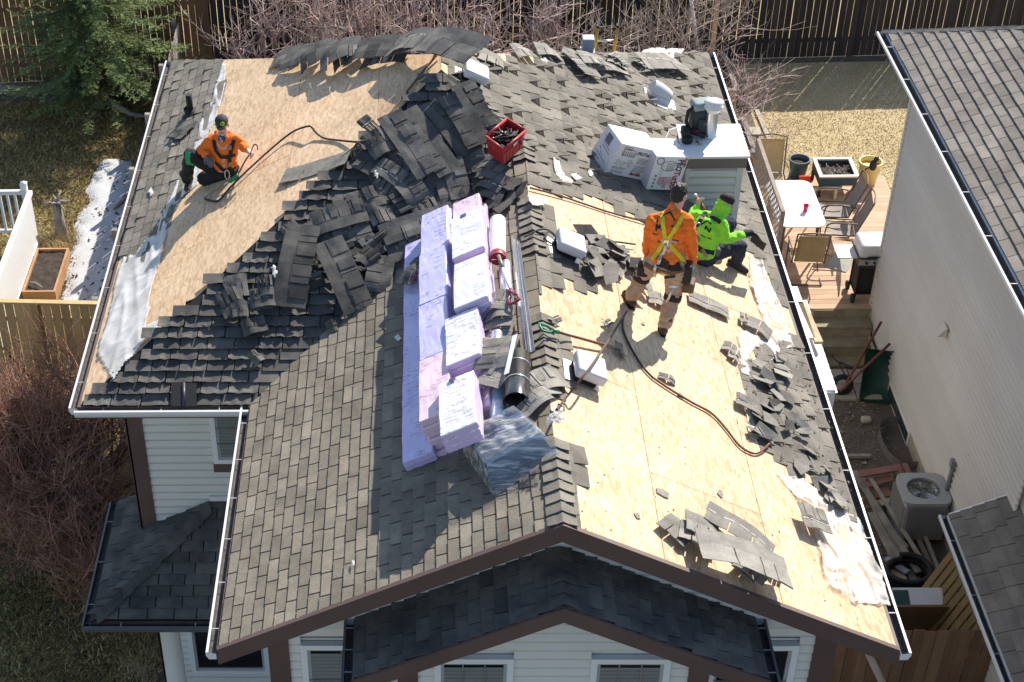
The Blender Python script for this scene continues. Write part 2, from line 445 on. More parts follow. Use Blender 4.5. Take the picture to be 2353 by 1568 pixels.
# sheathing sheets, laid with staggered joints
def sheets(pl, reg, seed, l=2.44, w=1.22, keep=None, gap=.006):
    rnd = random.Random(seed); us = [p[0] for p in reg]; vv = [p[1] for p in reg]; r = 0; v = min(vv)
    while v < max(vv):
        u = min(us) - (r % 2) * l / 2
        while u < max(us):
            pg = clip([(u + gap / 2, v + gap / 2), (u + l - gap / 2, v + gap / 2), (u + l - gap / 2, v + w - gap / 2), (u + gap / 2, v + w - gap / 2)], reg)
            if pg and parea(pg) > .02:
                dz = rnd.uniform(-.001, .0012)
                mb = MB(); mb.prism([pl.pt(a, b, -.012 + dz) for a, b in pg], pl.n * .011, 0, rnd.random()); mb.build('sheathing_panel', m_osb, house)
            u += l
        v += w; r += 1
sheets(PE, REG_E1, 1); sheets(PE, REG_E2, 2); sheets(PWM, REG_W, 3)
core2 = MB(); 
for pl, reg in ((PGW, REG_GW), (PSO, REG_SO), (PNO, [(0, 0), (2 * MWD, 0), (MWD, LM)])): core2.add([pl.pt(u, v, -.004) for u, v in reg], [tuple(range(len(reg)))])
core2.build('roofing_felt', m_felt, house)
# ridge strips of sheathing edge seen where the caps are off
T = Tabs()
T.field(PGW, REG_GW, m_sh_tan, seed=11, jit=.006, gap=.017, butt=.017, expo=.119, tab=.30)
hipS = lambda u, v: v < LM * 2
regS = [(-.30, -.02), (XG - XM, -.02), (-XM - HW, LG), (MWD, LM), (MWD - .45, LM)]
slopeS = MWD / LM
T.field(PSO, regS, m_sh_dark, seed=12, curl=.034, expo=.140, tab=.31, gap=.011, butt=.016, keep=lambda u, v: u > v * slopeS - .03 and v > -.01)
KE = [qpoly(PE, p) for p in (
    [(995, 95), (1660, 60), (1665, 170), (1830, 720), (1800, 700), (1768, 655), (1740, 600), (1690, 560), (1600, 560), (1500, 515), (1440, 492), (1370, 467), (1300, 445), (1216, 418), (1100, 330)],
    [(1190, 480), (1262, 478), (1275, 530), (1340, 545), (1455, 578), (1458, 612), (1400, 632), (1360, 662), (1300, 655), (1255, 660), (1225, 660)],
    [(1215, 762), (1298, 775), (1312, 830), (1332, 880), (1322, 905), (1250, 912)],
    [(1250, 1042), (1342, 1048), (1330, 1215), (1290, 1220)],
    [(1735, 800), (1772, 785), (1800, 790), (1862, 770), (1990, 1190), (1965, 1200), (1925, 1165), (1880, 1110), (1800, 1080), (1752, 1025), (1728, 960), (1705, 905), (1700, 865), (1722, 830)])]
KHOLE = qpoly(PE, [(1132, 112), (1228, 112), (1262, 138), (1205, 148), (1150, 130)])
def keepE(u, v): return not inpoly(u, v, KHOLE) and any(inpoly(u, v, k) for k in KE)
def liftE(u, v, rnd):
    if inpoly(u, v, KE[4]): return (rnd.choice((0, 0, 0, .02, .04)), rnd.choice((0, 0, 0, .015)))
    sw = u + v
    band = any(abs(sw - c) < .085 for c in (9.3, 9.75, 10.15, 10.4, 10.95, 11.2, 11.75, 12.2, 12.7, 13.2))
    if u < 6.8 or v < .25: return (rnd.choice((0, 0, 0, .03)), rnd.choice((0, 0, .01)))
    if band and rnd.random() < .8: return (rnd.uniform(.055, .105), rnd.uniform(.0, .02))
    return (rnd.choice((0, 0, .012, .03)), 0)
ext1 = [(uJ, 0), (YB - YF, 0), (YB - MWD - YF, LM), (MWD - YF, LM), (uJ, LG)]
T.field(PE, ext1, m_sh_east, seed=13, keep=keepE, lift=liftE, tab=.27, gap=.012, butt=.013, step=.143)
T.field(PE, REG_E2, m_sh_east, seed=14, keep=keepE, lift=liftE, tab=.29, gap=.012, butt=.013)
KW = qpoly(PWM, [(380, 120), (517, 120), (508, 210), (475, 300), (455, 340), (428, 425), (414, 462), (392, 505), (352, 588), (310, 600), (272, 600)])
T.field(PWM, REG_W, m_sh_east, seed=15, gap=.012, butt=.014, keep=lambda u, v: inpoly(u, v, KW), lift=lambda u, v, r: (r.choice((0, 0, 0, .02)), 0))
# ridge and hip caps
dE, dW, dS, dN = V3((PC, 0, -PS_)), V3((-PC, 0, -PS_)), V3((0, -PC, -PS_)), V3((0, PC, -PS_))
def ridge_t(y): return (y - YF) / (HW - YF)
RK = [(ridge_t(a), ridge_t(b)) for a, b in ((YF, YF + 1.02), (-1.55, -.62), (.55, 1.75), (2.62, 3.1))]
T.caps(G_, J_, dW, dE, m_sh_east, seed=21, keep=lambda t: any(a <= t <= b for a, b in RK), curl=.02)
he = V3((0, 0, 1))
hipdir = (A1 - J_).normalized()
T.caps(J_, A1, (dS + dW * .0 + V3((-.25, -.1, -.1))).normalized(), (dE + V3((.05, .35, 0))).normalized(), m_sh_east, seed=22, keep=lambda t: t < .86, curl=.03, half=.16)
# lower porch roof (hipped) and the pent gable over the bay
PZ = -2.42
pc = gnd(214, 1424, PZ); PX0, PY0 = pc.x, pc.y; WS = .40
PPW = Plane((PX0, PY0, PZ), (0, 1, 0), (PC, 0, PS_)); PPS = Plane((PX0, PY0, PZ), (1, 0, 0), (0, PC, PS_))
D = WS - PY0; DV = D / PC
T.field(PPS, [(0, 0), (2.5, 0), (2.5, DV), (D, DV)], m_sh_dark, seed=31, tab=.307, expo=.138, gap=.014, butt=.018)
T.field(PPW, [(0, 0), (2.05, 0), (2.05, DV), (D, DV)], m_sh_dark, seed=32, tab=.307, expo=.138, gap=.014, butt=.018)
P0 = V3((PX0, PY0, PZ)); P1 = V3((PX0 + D, WS, PZ + D * PT))
T.caps(P0 + (P1 - P0) * .02, P1, (dW + V3((0, .3, 0))).normalized(), (dS + V3((.3, 0, 0))).normalized(), m_sh_dark, seed=33, half=.15, h0=.03, curl=.02)
BZ = .93; BY = -4.05; BXC = -3.085; BH = 1.86; WF = YF + .40
BZE = BZ - BH * PT
PBW = Plane((BXC - BH, BY, BZE), (0, 1, 0), (PC, 0, PS_)); PBE = Plane((BXC + BH, BY, BZE), (0, 1, 0), (-PC, 0, PS_))
BL = BH / PC; BD = WF - BY
for pl, sd_ in ((PBW, 41), (PBE, 42)): T.field(pl, [(0, 0), (BD, 0), (BD, BL), (0, BL)], m_sh_dark, seed=sd_, tab=.30, gap=.014, butt=.018, expo=.13)
T.caps(V3((BXC, BY, BZ)), V3((BXC, WF, BZ)), dW, dE, m_sh_dark, seed=43)
T.build(house)
for pl, reg in ((PPS, [(0, 0), (2.5, 0), (2.5, DV), (D, DV)]), (PPW, [(0, 0), (2.05, 0), (2.05, DV), (D, DV)])):
    pb = MB(); pb.prism([pl.pt(u, v, -.03) for u, v in reg], pl.n * .027); pb.build('lower_roof_deck', m_felt, house)
for pl in (PBW, PBE): pb = MB(); pb.prism([pl.pt(u, v, -.05) for u, v in ((0, 0), (BD, 0), (BD, BL), (0, BL))], pl.n * .046); pb.build('lower_roof_deck', m_felt, house)

# ---- fascia boards
def board(o, a, b, c, name, mat, parent=house, label=None):
    mb = MB(); mb.obox(o, a, b, c); return mb.build(name, mat, parent, label=label)
fh = .19
for sx, x0 in ((1, XG - .02), (-1, .02)):
    p = V3((x0, YF - .03, 0)); q = V3((-HW, YF - .03, (HW + .02) * PT))
    mb = MB(); mb.prism([p + V3((0, 0, .004)), q + V3((0, 0, .004)), q - V3((0, 0, fh)), p - V3((0, 0, fh))], (0, .028, 0)); mb.build('rake_fascia', m_brown, house)
    mb = MB(); mb.prism([p + V3((0, -.004, .012)), q + V3((0, -.004, .012)), q + V3((0, -.004, -.012)), p + V3((0, -.004, -.012))], (0, .05, 0)); mb.build('drip_edge', m_brown, house)
    p = V3((BXC - sx * (BH + .02), BY - .03, BZE - .01)); q = V3((BXC, BY - .03, BZ))
    mb = MB(); mb.prism([p, q, q - V3((0, 0, .17)), p - V3((0, 0, .17))], (0, .028, 0)); mb.build('bay_fascia', m_brown, house)
board((XM - .0, -.03, -.17), (XG - XM, 0, 0), (0, .03, 0), (0, 0, .165), 'fascia', m_brown)
board((XM - .028, -.03, -.17), (0, YB, 0), (.028, 0, 0), (0, 0, .165), 'fascia', m_brown)
board((0, YF, -.17), (0, YB - YF, 0), (.028, 0, 0), (0, 0, .165), 'fascia', m_brown)
board((XG - .028, YF, -.17), (0, -YF, 0), (.028, 0, 0), (0, 0, .165), 'fascia', m_brown)
board((PX0, PY0 - .03, PZ - .18), (2.5, 0, 0), (0, .03, 0), (0, 0, .16), 'fascia', m_brown)
board((PX0 - .028, PY0, PZ - .18), (0, 2.05, 0), (.028, 0, 0), (0, 0, .16), 'fascia', m_brown)
# ---- gutters: a trough swept along the eave, straps across
m_strapg = M('strap_grey', (.33, .33, .34), .5)
def gutter(p, q, out, mat=m_white_metal, straps=6, w=.095, h=.09, parent=house, inner=m_gutter_in):
    p, q, out = V3(p), V3(q), V3(out); up = V3((0, 0, 1))
    prof = [(0, -.015), (0, -h), (w * .75, -h), (w, -h * .45), (w, 0), (w - .024, .006), (w - .024, -.008), (w - .012, -h * .42), (w * .72, -h + .012), (.008, -h + .012), (.008, -.015)]
    n = len(prof); mb = MB()
    vs = [p + out * a + up * b for a, b in prof] + [q + out * a + up * b for a, b in prof]
    mb.add(vs, [(i, (i + 1) % n, n + (i + 1) % n, n + i) for i in range(6)])
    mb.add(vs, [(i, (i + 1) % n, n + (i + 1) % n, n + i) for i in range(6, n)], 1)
    for e in (0, n): mb.add([vs[e + k] for k in range(5)], [(0, 1, 2, 3, 4)], 0)
    g = mb.build('gutter', [mat, inner], parent)
    L = (q - p); 
    for k in range(straps):
        c = p + L * ((k + .5) / straps); d = L.normalized()
        s = MB(); s.obox(c - d * .007 + up * -.004 + out * .004, d * .012, out * (w - .026), up * .004); s.build('gutter_strap', m_strapg, g)
    return g
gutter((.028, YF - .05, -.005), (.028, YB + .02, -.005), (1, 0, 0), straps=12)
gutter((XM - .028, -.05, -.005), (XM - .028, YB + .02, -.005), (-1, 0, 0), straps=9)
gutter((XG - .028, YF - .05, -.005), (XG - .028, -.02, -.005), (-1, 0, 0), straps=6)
m_blue_gut = M('shaded_gutter', (.32, .34, .36), .45)
gutter((XM - .05, -.032, -.005), (XG - .03, -.032, -.005), (0, -1, 0), straps=3)
m_dk_gut = M('charcoal_gutter', (.10, .105, .115), .4)
gutter((PX0 - .1, PY0 - .032, PZ - .01), (PX0 + 2.5, PY0 - .032, PZ - .01), (0, -1, 0), mat=m_dk_gut, straps=3)
gutter((PX0 - .03, PY0 - .1, PZ - .01), (PX0 - .03, PY0 + 2.05, PZ - .01), (-1, 0, 0), mat=m_dk_gut, straps=3)
gutter((BXC - BH - .01, BY - .04, BZE - .01), (BXC - BH - .01, WF, BZE - .01), (-1, 0, 0), mat=m_dk_gut, straps=3, w=.1)
gutter((BXC + BH + .01, BY - .04, BZE - .01), (BXC + BH + .01, WF, BZE - .01), (1, 0, 0), mat=m_dk_gut, straps=3, w=.1)

# ---- lap siding walls
def lap_wall(a, b, z0, z1, out, mat, parent, lap=.115, top=None, thick=.018, name='siding_board', holes=(), frac=.30):
    """courses between ground points a,b ; top(t)->z limits; holes (t0,t1,z0,z1)"""
    a, b, out = V3(a), V3(b), V3(out); L = (b - a).length; d = (b - a).normalized(); z = z0
    while z < z1:
        zt = min(z + lap - .011, z1)
        spans = [(0.0, L)]
        if top:
            n = 60; ok = [i / n * L for i in range(n + 1) if top(i / n * L) > z + lap * .3]
            spans = [(min(ok), max(ok))] if ok else []
        for (h0, h1, ha, hb) in holes:
            if hb > z + .01 and ha < zt - .01:
                ns = []
                for s0, s1 in spans:
                    if h0 > s0: ns.append((s0, min(s1, h0)))
                    if h1 < s1: ns.append((max(s0, h1), s1))
                spans = [s for s in ns if s[1] - s[0] > .02]
        for s0, s1 in spans:
            p = a + d * s0; q = a + d * s1; mb = MB(); up = V3((0, 0, 1))
            T_ = lambda e: e
            zm = z + (zt - z) * frac; o0 = thick * .45
            vs = [p + up * z + out * o0, q + up * z + out * o0, q + up * zt + out * .001, p + up * zt + out * .001,
                  p + up * z - out * .004, q + up * z - out * .004, q + up * zt - out * .004, p + up * zt - out * .004, p + up * zm + out * thick, q + up * zm + out * thick]
            mb.add(vs, [(0, 1, 9, 8), (8, 9, 2, 3), (4, 0, 8, 3, 7), (1, 5, 6, 2, 9), (5, 4, 7, 6), (4, 5, 1, 0), (3, 2, 6, 7)], 0, False, random.random())
            mb.build(name, mat, parent)
        z += lap
def wall_core(poly, vec, parent, mat): mb = MB(); mb.prism(poly, vec); mb.build('wall', mat, parent)
# main volumes (plain cores; siding in front where seen)
wc = MB()
wc.obox((-7.70, WS + .035, GZ - .1), (7.28, 0, 0), (0, 7.70, 0), (0, 0, 4.98)); 
wc.obox((-5.78, WF + .035, GZ - .1), (5.36, 0, 0), (0, WS - WF - .004, 0), (0, 0, 4.98))
wc.prism([(-5.78, WF + .035, -.22), (-.42, WF + .035, -.22), (-.42, WF + .035, .18), (-HW, WF + .035, HW * PT - .06), (-5.78, WF + .035, .18)], (0, .1, 0))
wc.build('wall', m_siding, house)
m_glass = M('window_glass', (.03, .035, .04), .06, (.055, .06, .065), 3, spec=.7)
m_blind = M('window_blind', (.42, .44, .43), .7)
def window(c, w, h, out, right, parent=house, blind=True, nx=2, nz=3, trim=.06, mullion=True, slat=.05):
    """c centre on wall plane"""
    c, out, rt, up = V3(c), V3(out), V3(right), V3((0, 0, 1))
    mb = MB()
    for (x0, x1, z0, z1) in ((-w / 2 - trim, -w / 2, -h / 2 - trim, h / 2 + trim), (w / 2, w / 2 + trim, -h / 2 - trim, h / 2 + trim), (-w / 2, w / 2, h / 2, h / 2 + trim), (-w / 2, w / 2, -h / 2 - trim, -h / 2)):
        mb.obox(c + rt * x0 + up * z0 + out * -.02, rt * (x1 - x0), out * .065, up * (z1 - z0))
    t2 = .03
    for (x0, x1, z0, z1) in ((-w / 2, -w / 2 + t2, -h / 2, h / 2), (w / 2 - t2, w / 2, -h / 2, h / 2), (-w / 2 + t2, w / 2 - t2, h / 2 - t2, h / 2), (-w / 2 + t2, w / 2 - t2, -h / 2, -h / 2 + t2)):
        mb.obox(c + rt * x0 + up * z0 + out * -.02, rt * (x1 - x0), out * .045, up * (z1 - z0))
    f = mb.build('window', m_trimw, parent)
    g = MB(); g.obox(c - rt * (w / 2 - .002) - up * (h / 2 - .002) + out * .028, rt * (w - .004), out * .003, up * (h - .004)); g.build('pane', m_glass2, f)
    if mullion:
        g = MB()
        for k in range(1, nx): g.obox(c + rt * (-w / 2 + w * k / nx - .006) - up * h / 2 + out * .032, rt * .012, out * .003, up * h)
        for k in range(1, nz): g.obox(c - rt * w / 2 + up * (-h / 2 + h * k / nz - .006) + out * .0355, rt * w, out * .003, up * .012)
        g.build('muntin', m_alum, f)
    if blind:
        g = MB(); z = -h / 2 + .03
        while z < h / 2 - .03:
            g.obox(c - rt * (w / 2 - .03) + up * z + out * .024, rt * (w - .06), (out * -.1 + up * -.995).normalized() * slat * .96, (out * .5 - up * .8) * .003); z += slat
        g.build('blind', m_blind, f, kind='stuff')
    return f
m_glass2 = bpy.data.materials.new('clear_pane'); m_glass2.use_nodes = True
_n = m_glass2.node_tree.nodes; _l = m_glass2.node_tree.links
_b = _n['Principled BSDF']; _b.inputs['Base Color'].default_value = (.02, .025, .03, 1); _b.inputs['Roughness'].default_value = .04; _b.inputs['Alpha'].default_value = .16; _b.inputs['Specular IOR Level'].default_value = .6

F_ = V3((0, -1, 0)); RT = V3((1, 0, 0))
def win_from_q(x0, y0, x1, y1, Y, **k):
    a = aty(x0, y0, Y); b = aty(x1, y1, Y); w = abs(b.x - a.x); h = abs(a.z - b.z)
    return ((a.x + b.x) / 2, Y - .0, (a.z + b.z) / 2), w, h
# upper west wall (faces the camera)
cA, wA, hA = win_from_q(503, 960, 600, 1052, WS)
cA = (cA[0], WS, aty(503, 1052, WS).z + .46); hA = .92
wx0 = aty(503, 1052, WS).x; cA = (wx0 + .55, WS, cA[2]); wA = 1.1
voidb = MB(); voidb.obox((cA[0] - .6, WS - .006, cA[2] - .48), (1.2, 0, 0), (0, .004, 0), (0, 0, .96)); voidb.build('window_dark_plate', m_dark, house)  # flat near-black plate; darkness behind the glass is painted, nothing is recessed
window(cA, wA, hA, F_, RT, nx=2, nz=4)
board((cA[0] - .62, WS - .03, cA[2] - .66), (1.3, 0, 0), (0, .028, 0), (0, 0, .13), 'window_sill', m_brown)
def hole(ax, c, w, h, t=.06): return (c[0] - w / 2 - t - ax, c[0] + w / 2 + t - ax, c[2] - h / 2 - t, c[2] + h / 2 + t)
lap_wall((-7.54, WS - .008, 0), (-5.78, WS - .008, 0), -2.9, -.19, F_, m_siding, house, holes=[hole(-7.54, cA, wA, hA)])
board((-7.73, WS - .04, -5.2), (.19, 0, 0), (0, .036, 0), (0, 0, 5.0), 'corner_trim', m_brown)
board((-7.74, WS - .04, -5.2), (.03, 0, 0), (0, .24, 0), (0, 0, 5.0), 'corner_trim', m_brown)
# gable wall, garage front
wl = aty(704, 1470, WF); 
cB = (aty(705, 1475, WF).x + .33, WF, aty(705, 1475, WF).z - .72); cC = (aty(1830, 1470, WF).x - .38, WF, cB[2])
toph = lambda x0: (lambda t: min(HW + (x0 + t + HW), HW - (x0 + t + HW)) * PT - .16)
lap_wall((-5.60, WF - .008, 0), (-.62, WF - .008, 0), -2.2, HW * PT, F_, m_siding, house, top=toph(-5.6), holes=[hole(-5.6, cB, .66, 1.3), hole(-5.6, cC, .7, 1.3)])
for c, w in ((cB, .66), (cC, .7)):
    voidb = MB(); voidb.obox((c[0] - w / 2, WF - .006, c[2] - .65), (w, 0, 0), (0, .004, 0), (0, 0, 1.3)); voidb.build('window_dark_plate', m_dark, house)
    window(c, w, 1.3, F_, RT, nx=2, nz=3, blind=(c is cB), slat=.05)
board((-5.80, WF - .045, -5.2), (.20, 0, 0), (0, .04, 0), (0, 0, 5.0), 'corner_trim', m_brown)
board((-.62, WF - .045, -5.2), (.20, 0, 0), (0, .04, 0), (0, 0, 5.0), 'corner_trim', m_brown)
# bay under the pent gable
BW = BY + .38
bx0 = aty(960, 1530, BW).x; bx1 = aty(1583, 1530, BW).x
wc = MB(); BW += .035; wc.prism([(bx0 - .17, BW, -2.4), (bx1 + .17, BW, -2.4), (bx1 + .17, BW, BZE + .05), (BXC, BW, BZ - .05), (bx0 - .17, BW, BZE + .05)], (0, WF - BW - .04, 0)); wc.build('bay_wall', m_siding, house); BW -= .035
cD = ((aty(1010, 1520, BW).x + aty(1168, 1520, BW).x) / 2, BW, aty(1090, 1518, BW).z - .6); wD = aty(1165, 1520, BW).x - aty(1013, 1520, BW).x
cE = ((aty(1370, 1520, BW).x + aty(1528, 1520, BW).x) / 2, BW, cD[2])
topb = lambda t: (BH - abs(bx0 + t - BXC)) * PT + BZE - .15
lap_wall((bx0, BW - .008, 0), (bx1, BW - .008, 0), -2.2, BZ, F_, m_siding, house, top=topb, holes=[hole(bx0, cD, wD, 1.2), hole(bx0, cE, wD, 1.2)])
for c in (cD, cE):
    voidb = MB(); voidb.obox((c[0] - wD / 2, BW - .006, c[2] - .6), (wD, 0, 0), (0, .004, 0), (0, 0, 1.2)); voidb.build('window_dark_plate', m_dark, house)
    window(c, wD, 1.2, F_, RT, nx=3, nz=4, slat=.05)
board((bx0 - .19, BW - .045, -2.4), (.19, 0, 0), (0, .04, 0), (0, 0, 2.4 + BZE + .05), 'corner_trim', m_brown)
board((bx1, BW - .045, -2.4), (.19, 0, 0), (0, .04, 0), (0, 0, 2.4 + BZE + .05), 'corner_trim', m_brown)
# porch: entry wall, window, white column
EY = WS - .004
lap_wall((-7.54, EY - .012, 0), (-5.78, EY - .012, 0), -5.2, -2.95, F_, m_siding, house)
cP = ((aty(442, 1450, WS).x + .45), WS - .014, aty(442, 1535, WS).z + .62)
voidb = MB(); voidb.obox((cP[0] - .45, WS - .034, cP[2] - .6), (.9, 0, 0), (0, .004, 0), (0, 0, 1.2)); voidb.build('window_dark_plate', m_dark, house)
window((cP[0], WS - .03, cP[2]), .9, 1.2, F_, RT, blind=False, mullion=False)
cb = aty(385, 1445, PY0 + .16)
mb = MB(); mb.lathe([(.001, GZ), (.17, GZ), (.17, GZ + .12), (.13, GZ + .14), (.12, GZ + 1.2), (.115, PZ - .22), (.14, PZ - .2), (.14, PZ - .17), (.001, PZ - .17)], 28, Matrix.Translation((cb.x + .02, PY0 + .16, 0)))
mb.build('porch_column', m_trimw, house)
mb = MB(); mb.prism([(PX0 + .02, PY0 + .02, PZ - .17), (PX0 + 2.5, PY0 + .02, PZ - .17), (PX0 + 2.5, WS - .05, PZ - .17), (PX0 + .02, WS - .05, PZ - .17)], (0, 0, .02)); mb.build('porch_ceiling', m_trimw, house)
# flashing where porch roof meets the wall
fl = MB(); fl.obox((PX0 + D - .06, WS - .05, PZ + D * PT + .01), (1.2, 0, 0), (0, .04, 0), (0, 0, .07)); fl.build('wall_flashing', m_white_metal, house)
# ================================================================= GROUND
m_lawn = M('dormant_lawn', (.15, .115, .045), .95, (.27, .20, .075), 1.6, detail=8, speck=(.05, .045, .02), sscale=60, samt=.6, bump=.8, bscale=60)
m_straw = M('straw_lawn', (.43, .33, .175), .95, (.56, .45, .26), .9, detail=8, speck=(.16, .12, .05), sscale=40, samt=.5, bump=.8, bscale=60)
m_dirt = M('alley_dirt', (.07, .055, .042), .95, (.12, .095, .07), 2.5, detail=8, speck=(.22, .19, .15), sscale=50, samt=.5, bump=.9, bscale=40)
m_snow = M('old_snow', (.46, .47, .48), .6, (.55, .56, .58), 2, detail=6, bump=.6, bscale=12, speck=(.38, .36, .34), sscale=25, samt=.2)
m_blade = M('grass_blade', (.24, .19, .065), .9, (.46, .35, .15), .9, tone=.45)
m_blade2 = M('straw_blade', (.46, .36, .19), .9, (.56, .45, .25), 1.3, tone=.12)
m_leaf = M('dead_leaf', (.055, .032, .02), .9, (.13, .075, .04), 3, tone=.5)
def sheet(name, poly, z, mat):
    mb = MB(); mb.add([(x, y, z) for x, y in poly], [tuple(range(len(poly)))]); o = mb.build(name, mat); tag(o, kind='structure'); return o
sheet('ground', [(-120, -60), (120, -60), (120, 160), (-120, 160)], GZ - .008, m_dirt)
sheet('left_lawn', [(-60, -40), (-7.9, -40), (-7.9, 6.9), (-9.6, 6.9), (-9.6, 17.4), (-60, 17.4)], GZ - .004, m_lawn)
sheet('back_lawn', [(2.55, 9), (40, 9), (40, 18.9), (2.55, 18.7)], GZ - .004, m_straw)
sheet('lawn_beyond_fence', [(-60, 19.6), (60, 19.9), (60, 120), (-60, 120)], GZ - .004, m_straw)
def patch(name, qpts, z, mat, thick=.05, n=26, label=None):
    P = [gnd(x, y, z) for x, y in qpts]; xs = [p.x for p in P]; ys = [p.y for p in P]; pl = [(p.x, p.y) for p in P]
    mb = MB(); idx = {}; vs = []; fs = []; rnd = random.Random(5)
    x0, x1, y0, y1 = min(xs), max(xs), min(ys), max(ys); nx = n; ny = int(n * (y1 - y0) / max(x1 - x0, .1))
    from mathutils import noise
    for i in range(nx + 1):
        for j in range(ny + 1):
            x = x0 + (x1 - x0) * i / nx; y = y0 + (y1 - y0) * j / ny
            wob = noise.noise(V3((x * 2.1, y * 2.1, 0))) * .18 + noise.noise(V3((x * 6, y * 6, 3))) * .08
            d = min(((p - V3((x, y, z))).length for p in [P[k].lerp(P[(k + 1) % len(P)], t / 8) for k in range(len(P)) for t in range(8)]))
            ins = inpoly(x, y, pl); sd_ = (d if ins else -d) + wob
            if sd_ > -.05:
                idx[i, j] = len(vs); vs.append((x, y, z + thick * (max(-.2, min(1, sd_ / .25))) + noise.noise(V3((x * 3, y * 3, 9))) * thick * .4))
    for i in range(nx):
        for j in range(ny):
            q = [(i, j), (i + 1, j), (i + 1, j + 1), (i, j + 1)]
            if all(k in idx for k in q): fs.append(tuple(idx[k] for k in q))
    mb.add(vs, fs, 0, True); o = mb.build(name, mat); return o
sn = patch('snow_patch', [(235, 362), (300, 372), (325, 430), (300, 560), (268, 690), (140, 715), (150, 610), (168, 530), (195, 470), (210, 410)], GZ, m_snow); tag(sn, kind='structure')
from mathutils import noise
def blades(name, region, n, hgt, mat, seed, label, wid=.012, dens=None):
    rnd = np.random.RandomState(seed); (x0, x1, y0, y1) = region
    xs = rnd.uniform(x0, x1, n); ys = rnd.uniform(y0, y1, n)
    if dens is not None: k = np.array([dens(x, y) for x, y in zip(xs, ys)]); xs, ys = xs[k], ys[k]; n = len(xs)
    a = rnd.uniform(0, 6.283, n); h = hgt * rnd.uniform(.5, 1.3, n); tl = rnd.uniform(.3, 1.6, n) * h; ta = rnd.uniform(0, 6.283, n)
    w = wid * rnd.uniform(.6, 1.5, n)
    V = np.zeros((n, 3, 3)); V[:, 0] = np.c_[xs - np.cos(a) * w, ys - np.sin(a) * w, np.full(n, GZ - .004)]; V[:, 1] = np.c_[xs + np.cos(a) * w, ys + np.sin(a) * w, np.full(n, GZ - .004)]
    V[:, 2] = np.c_[xs + np.cos(ta) * tl, ys + np.sin(ta) * tl, GZ + h]
    mb = MB(); mb.v = V.reshape(-1, 3).tolist(); mb.f = [(3 * i, 3 * i + 1, 3 * i + 2) for i in range(n)]; mb.m = [0] * n; mb.sm = [False] * n; mb.t = rnd.rand(n).tolist()
    o = mb.build(name, mat); tag(o, label, 'grass', kind='stuff'); return o
blades('grass', (-13.8, -9.7, 9.5, 17.3), 26000, .05, m_blade, 1, 'dormant brown grass of the shaded yard left of the house')
blades('grass', (-11.5, -7.9, -2.2, 4.5), 26000, .05, m_blade, 2, 'dull olive grass in front of the bare bush at the lower left')
blades('grass', (2.6, 7.2, 12.6, 18.7), 30000, .022, m_blade2, 3, 'dry straw coloured grass of the back lawn before the dark fence', wid=.007)
def litter(name, n, pos, size, mat, seed, label, z0=GZ):
    rnd = random.Random(seed); mb = MB()
    for _ in range(n):
        x, y = pos(rnd); s = size * rnd.uniform(.5, 1.5); a = rnd.uniform(0, 6.28); z = z0 + rnd.uniform(.0, .012)
        c, d = math.cos(a) * s, math.sin(a) * s
        mb.add([(x - c, y - d, z + rnd.uniform(0, s * .5)), (x + d * .6, y - c * .6, z), (x + c, y + d, z + rnd.uniform(0, s * .5)), (x - d * .6, y + c * .6, z)], [(0, 1, 2, 3)], 0, False, rnd.random())
    o = mb.build(name, mat); tag(o, label, 'leaf litter', kind='stuff'); return o
litter('leaf_litter', 170, lambda r: (r.triangular(-11.0, -9.55, -9.7), r.uniform(9.6, 14.3)), .035, m_leaf, 4, 'dark dead leaves strewn over the old snow by the side fence', GZ + .055)
litter('leaf_litter', 1500, lambda r: (r.uniform(-11.5, -7.9), r.uniform(-2, 5)), .035, m_leaf, 5, 'brown leaves in the shaded grass at the lower left')
litter('leaf_litter', 900, lambda r: (r.uniform(-13.5, -9.7), r.uniform(13, 17.5)), .035, m_leaf, 6, 'fallen leaves in the shaded yard below the spruce')
litter('rubble', 1600, lambda r: (r.uniform(.2, 3.0), r.uniform(.5, 7.2)), .03, M('gravel', (.10, .085, .07), .95, (.24, .21, .17), 20, tone=.5), 7, 'loose dirt and gravel in the shaded alley between the houses')

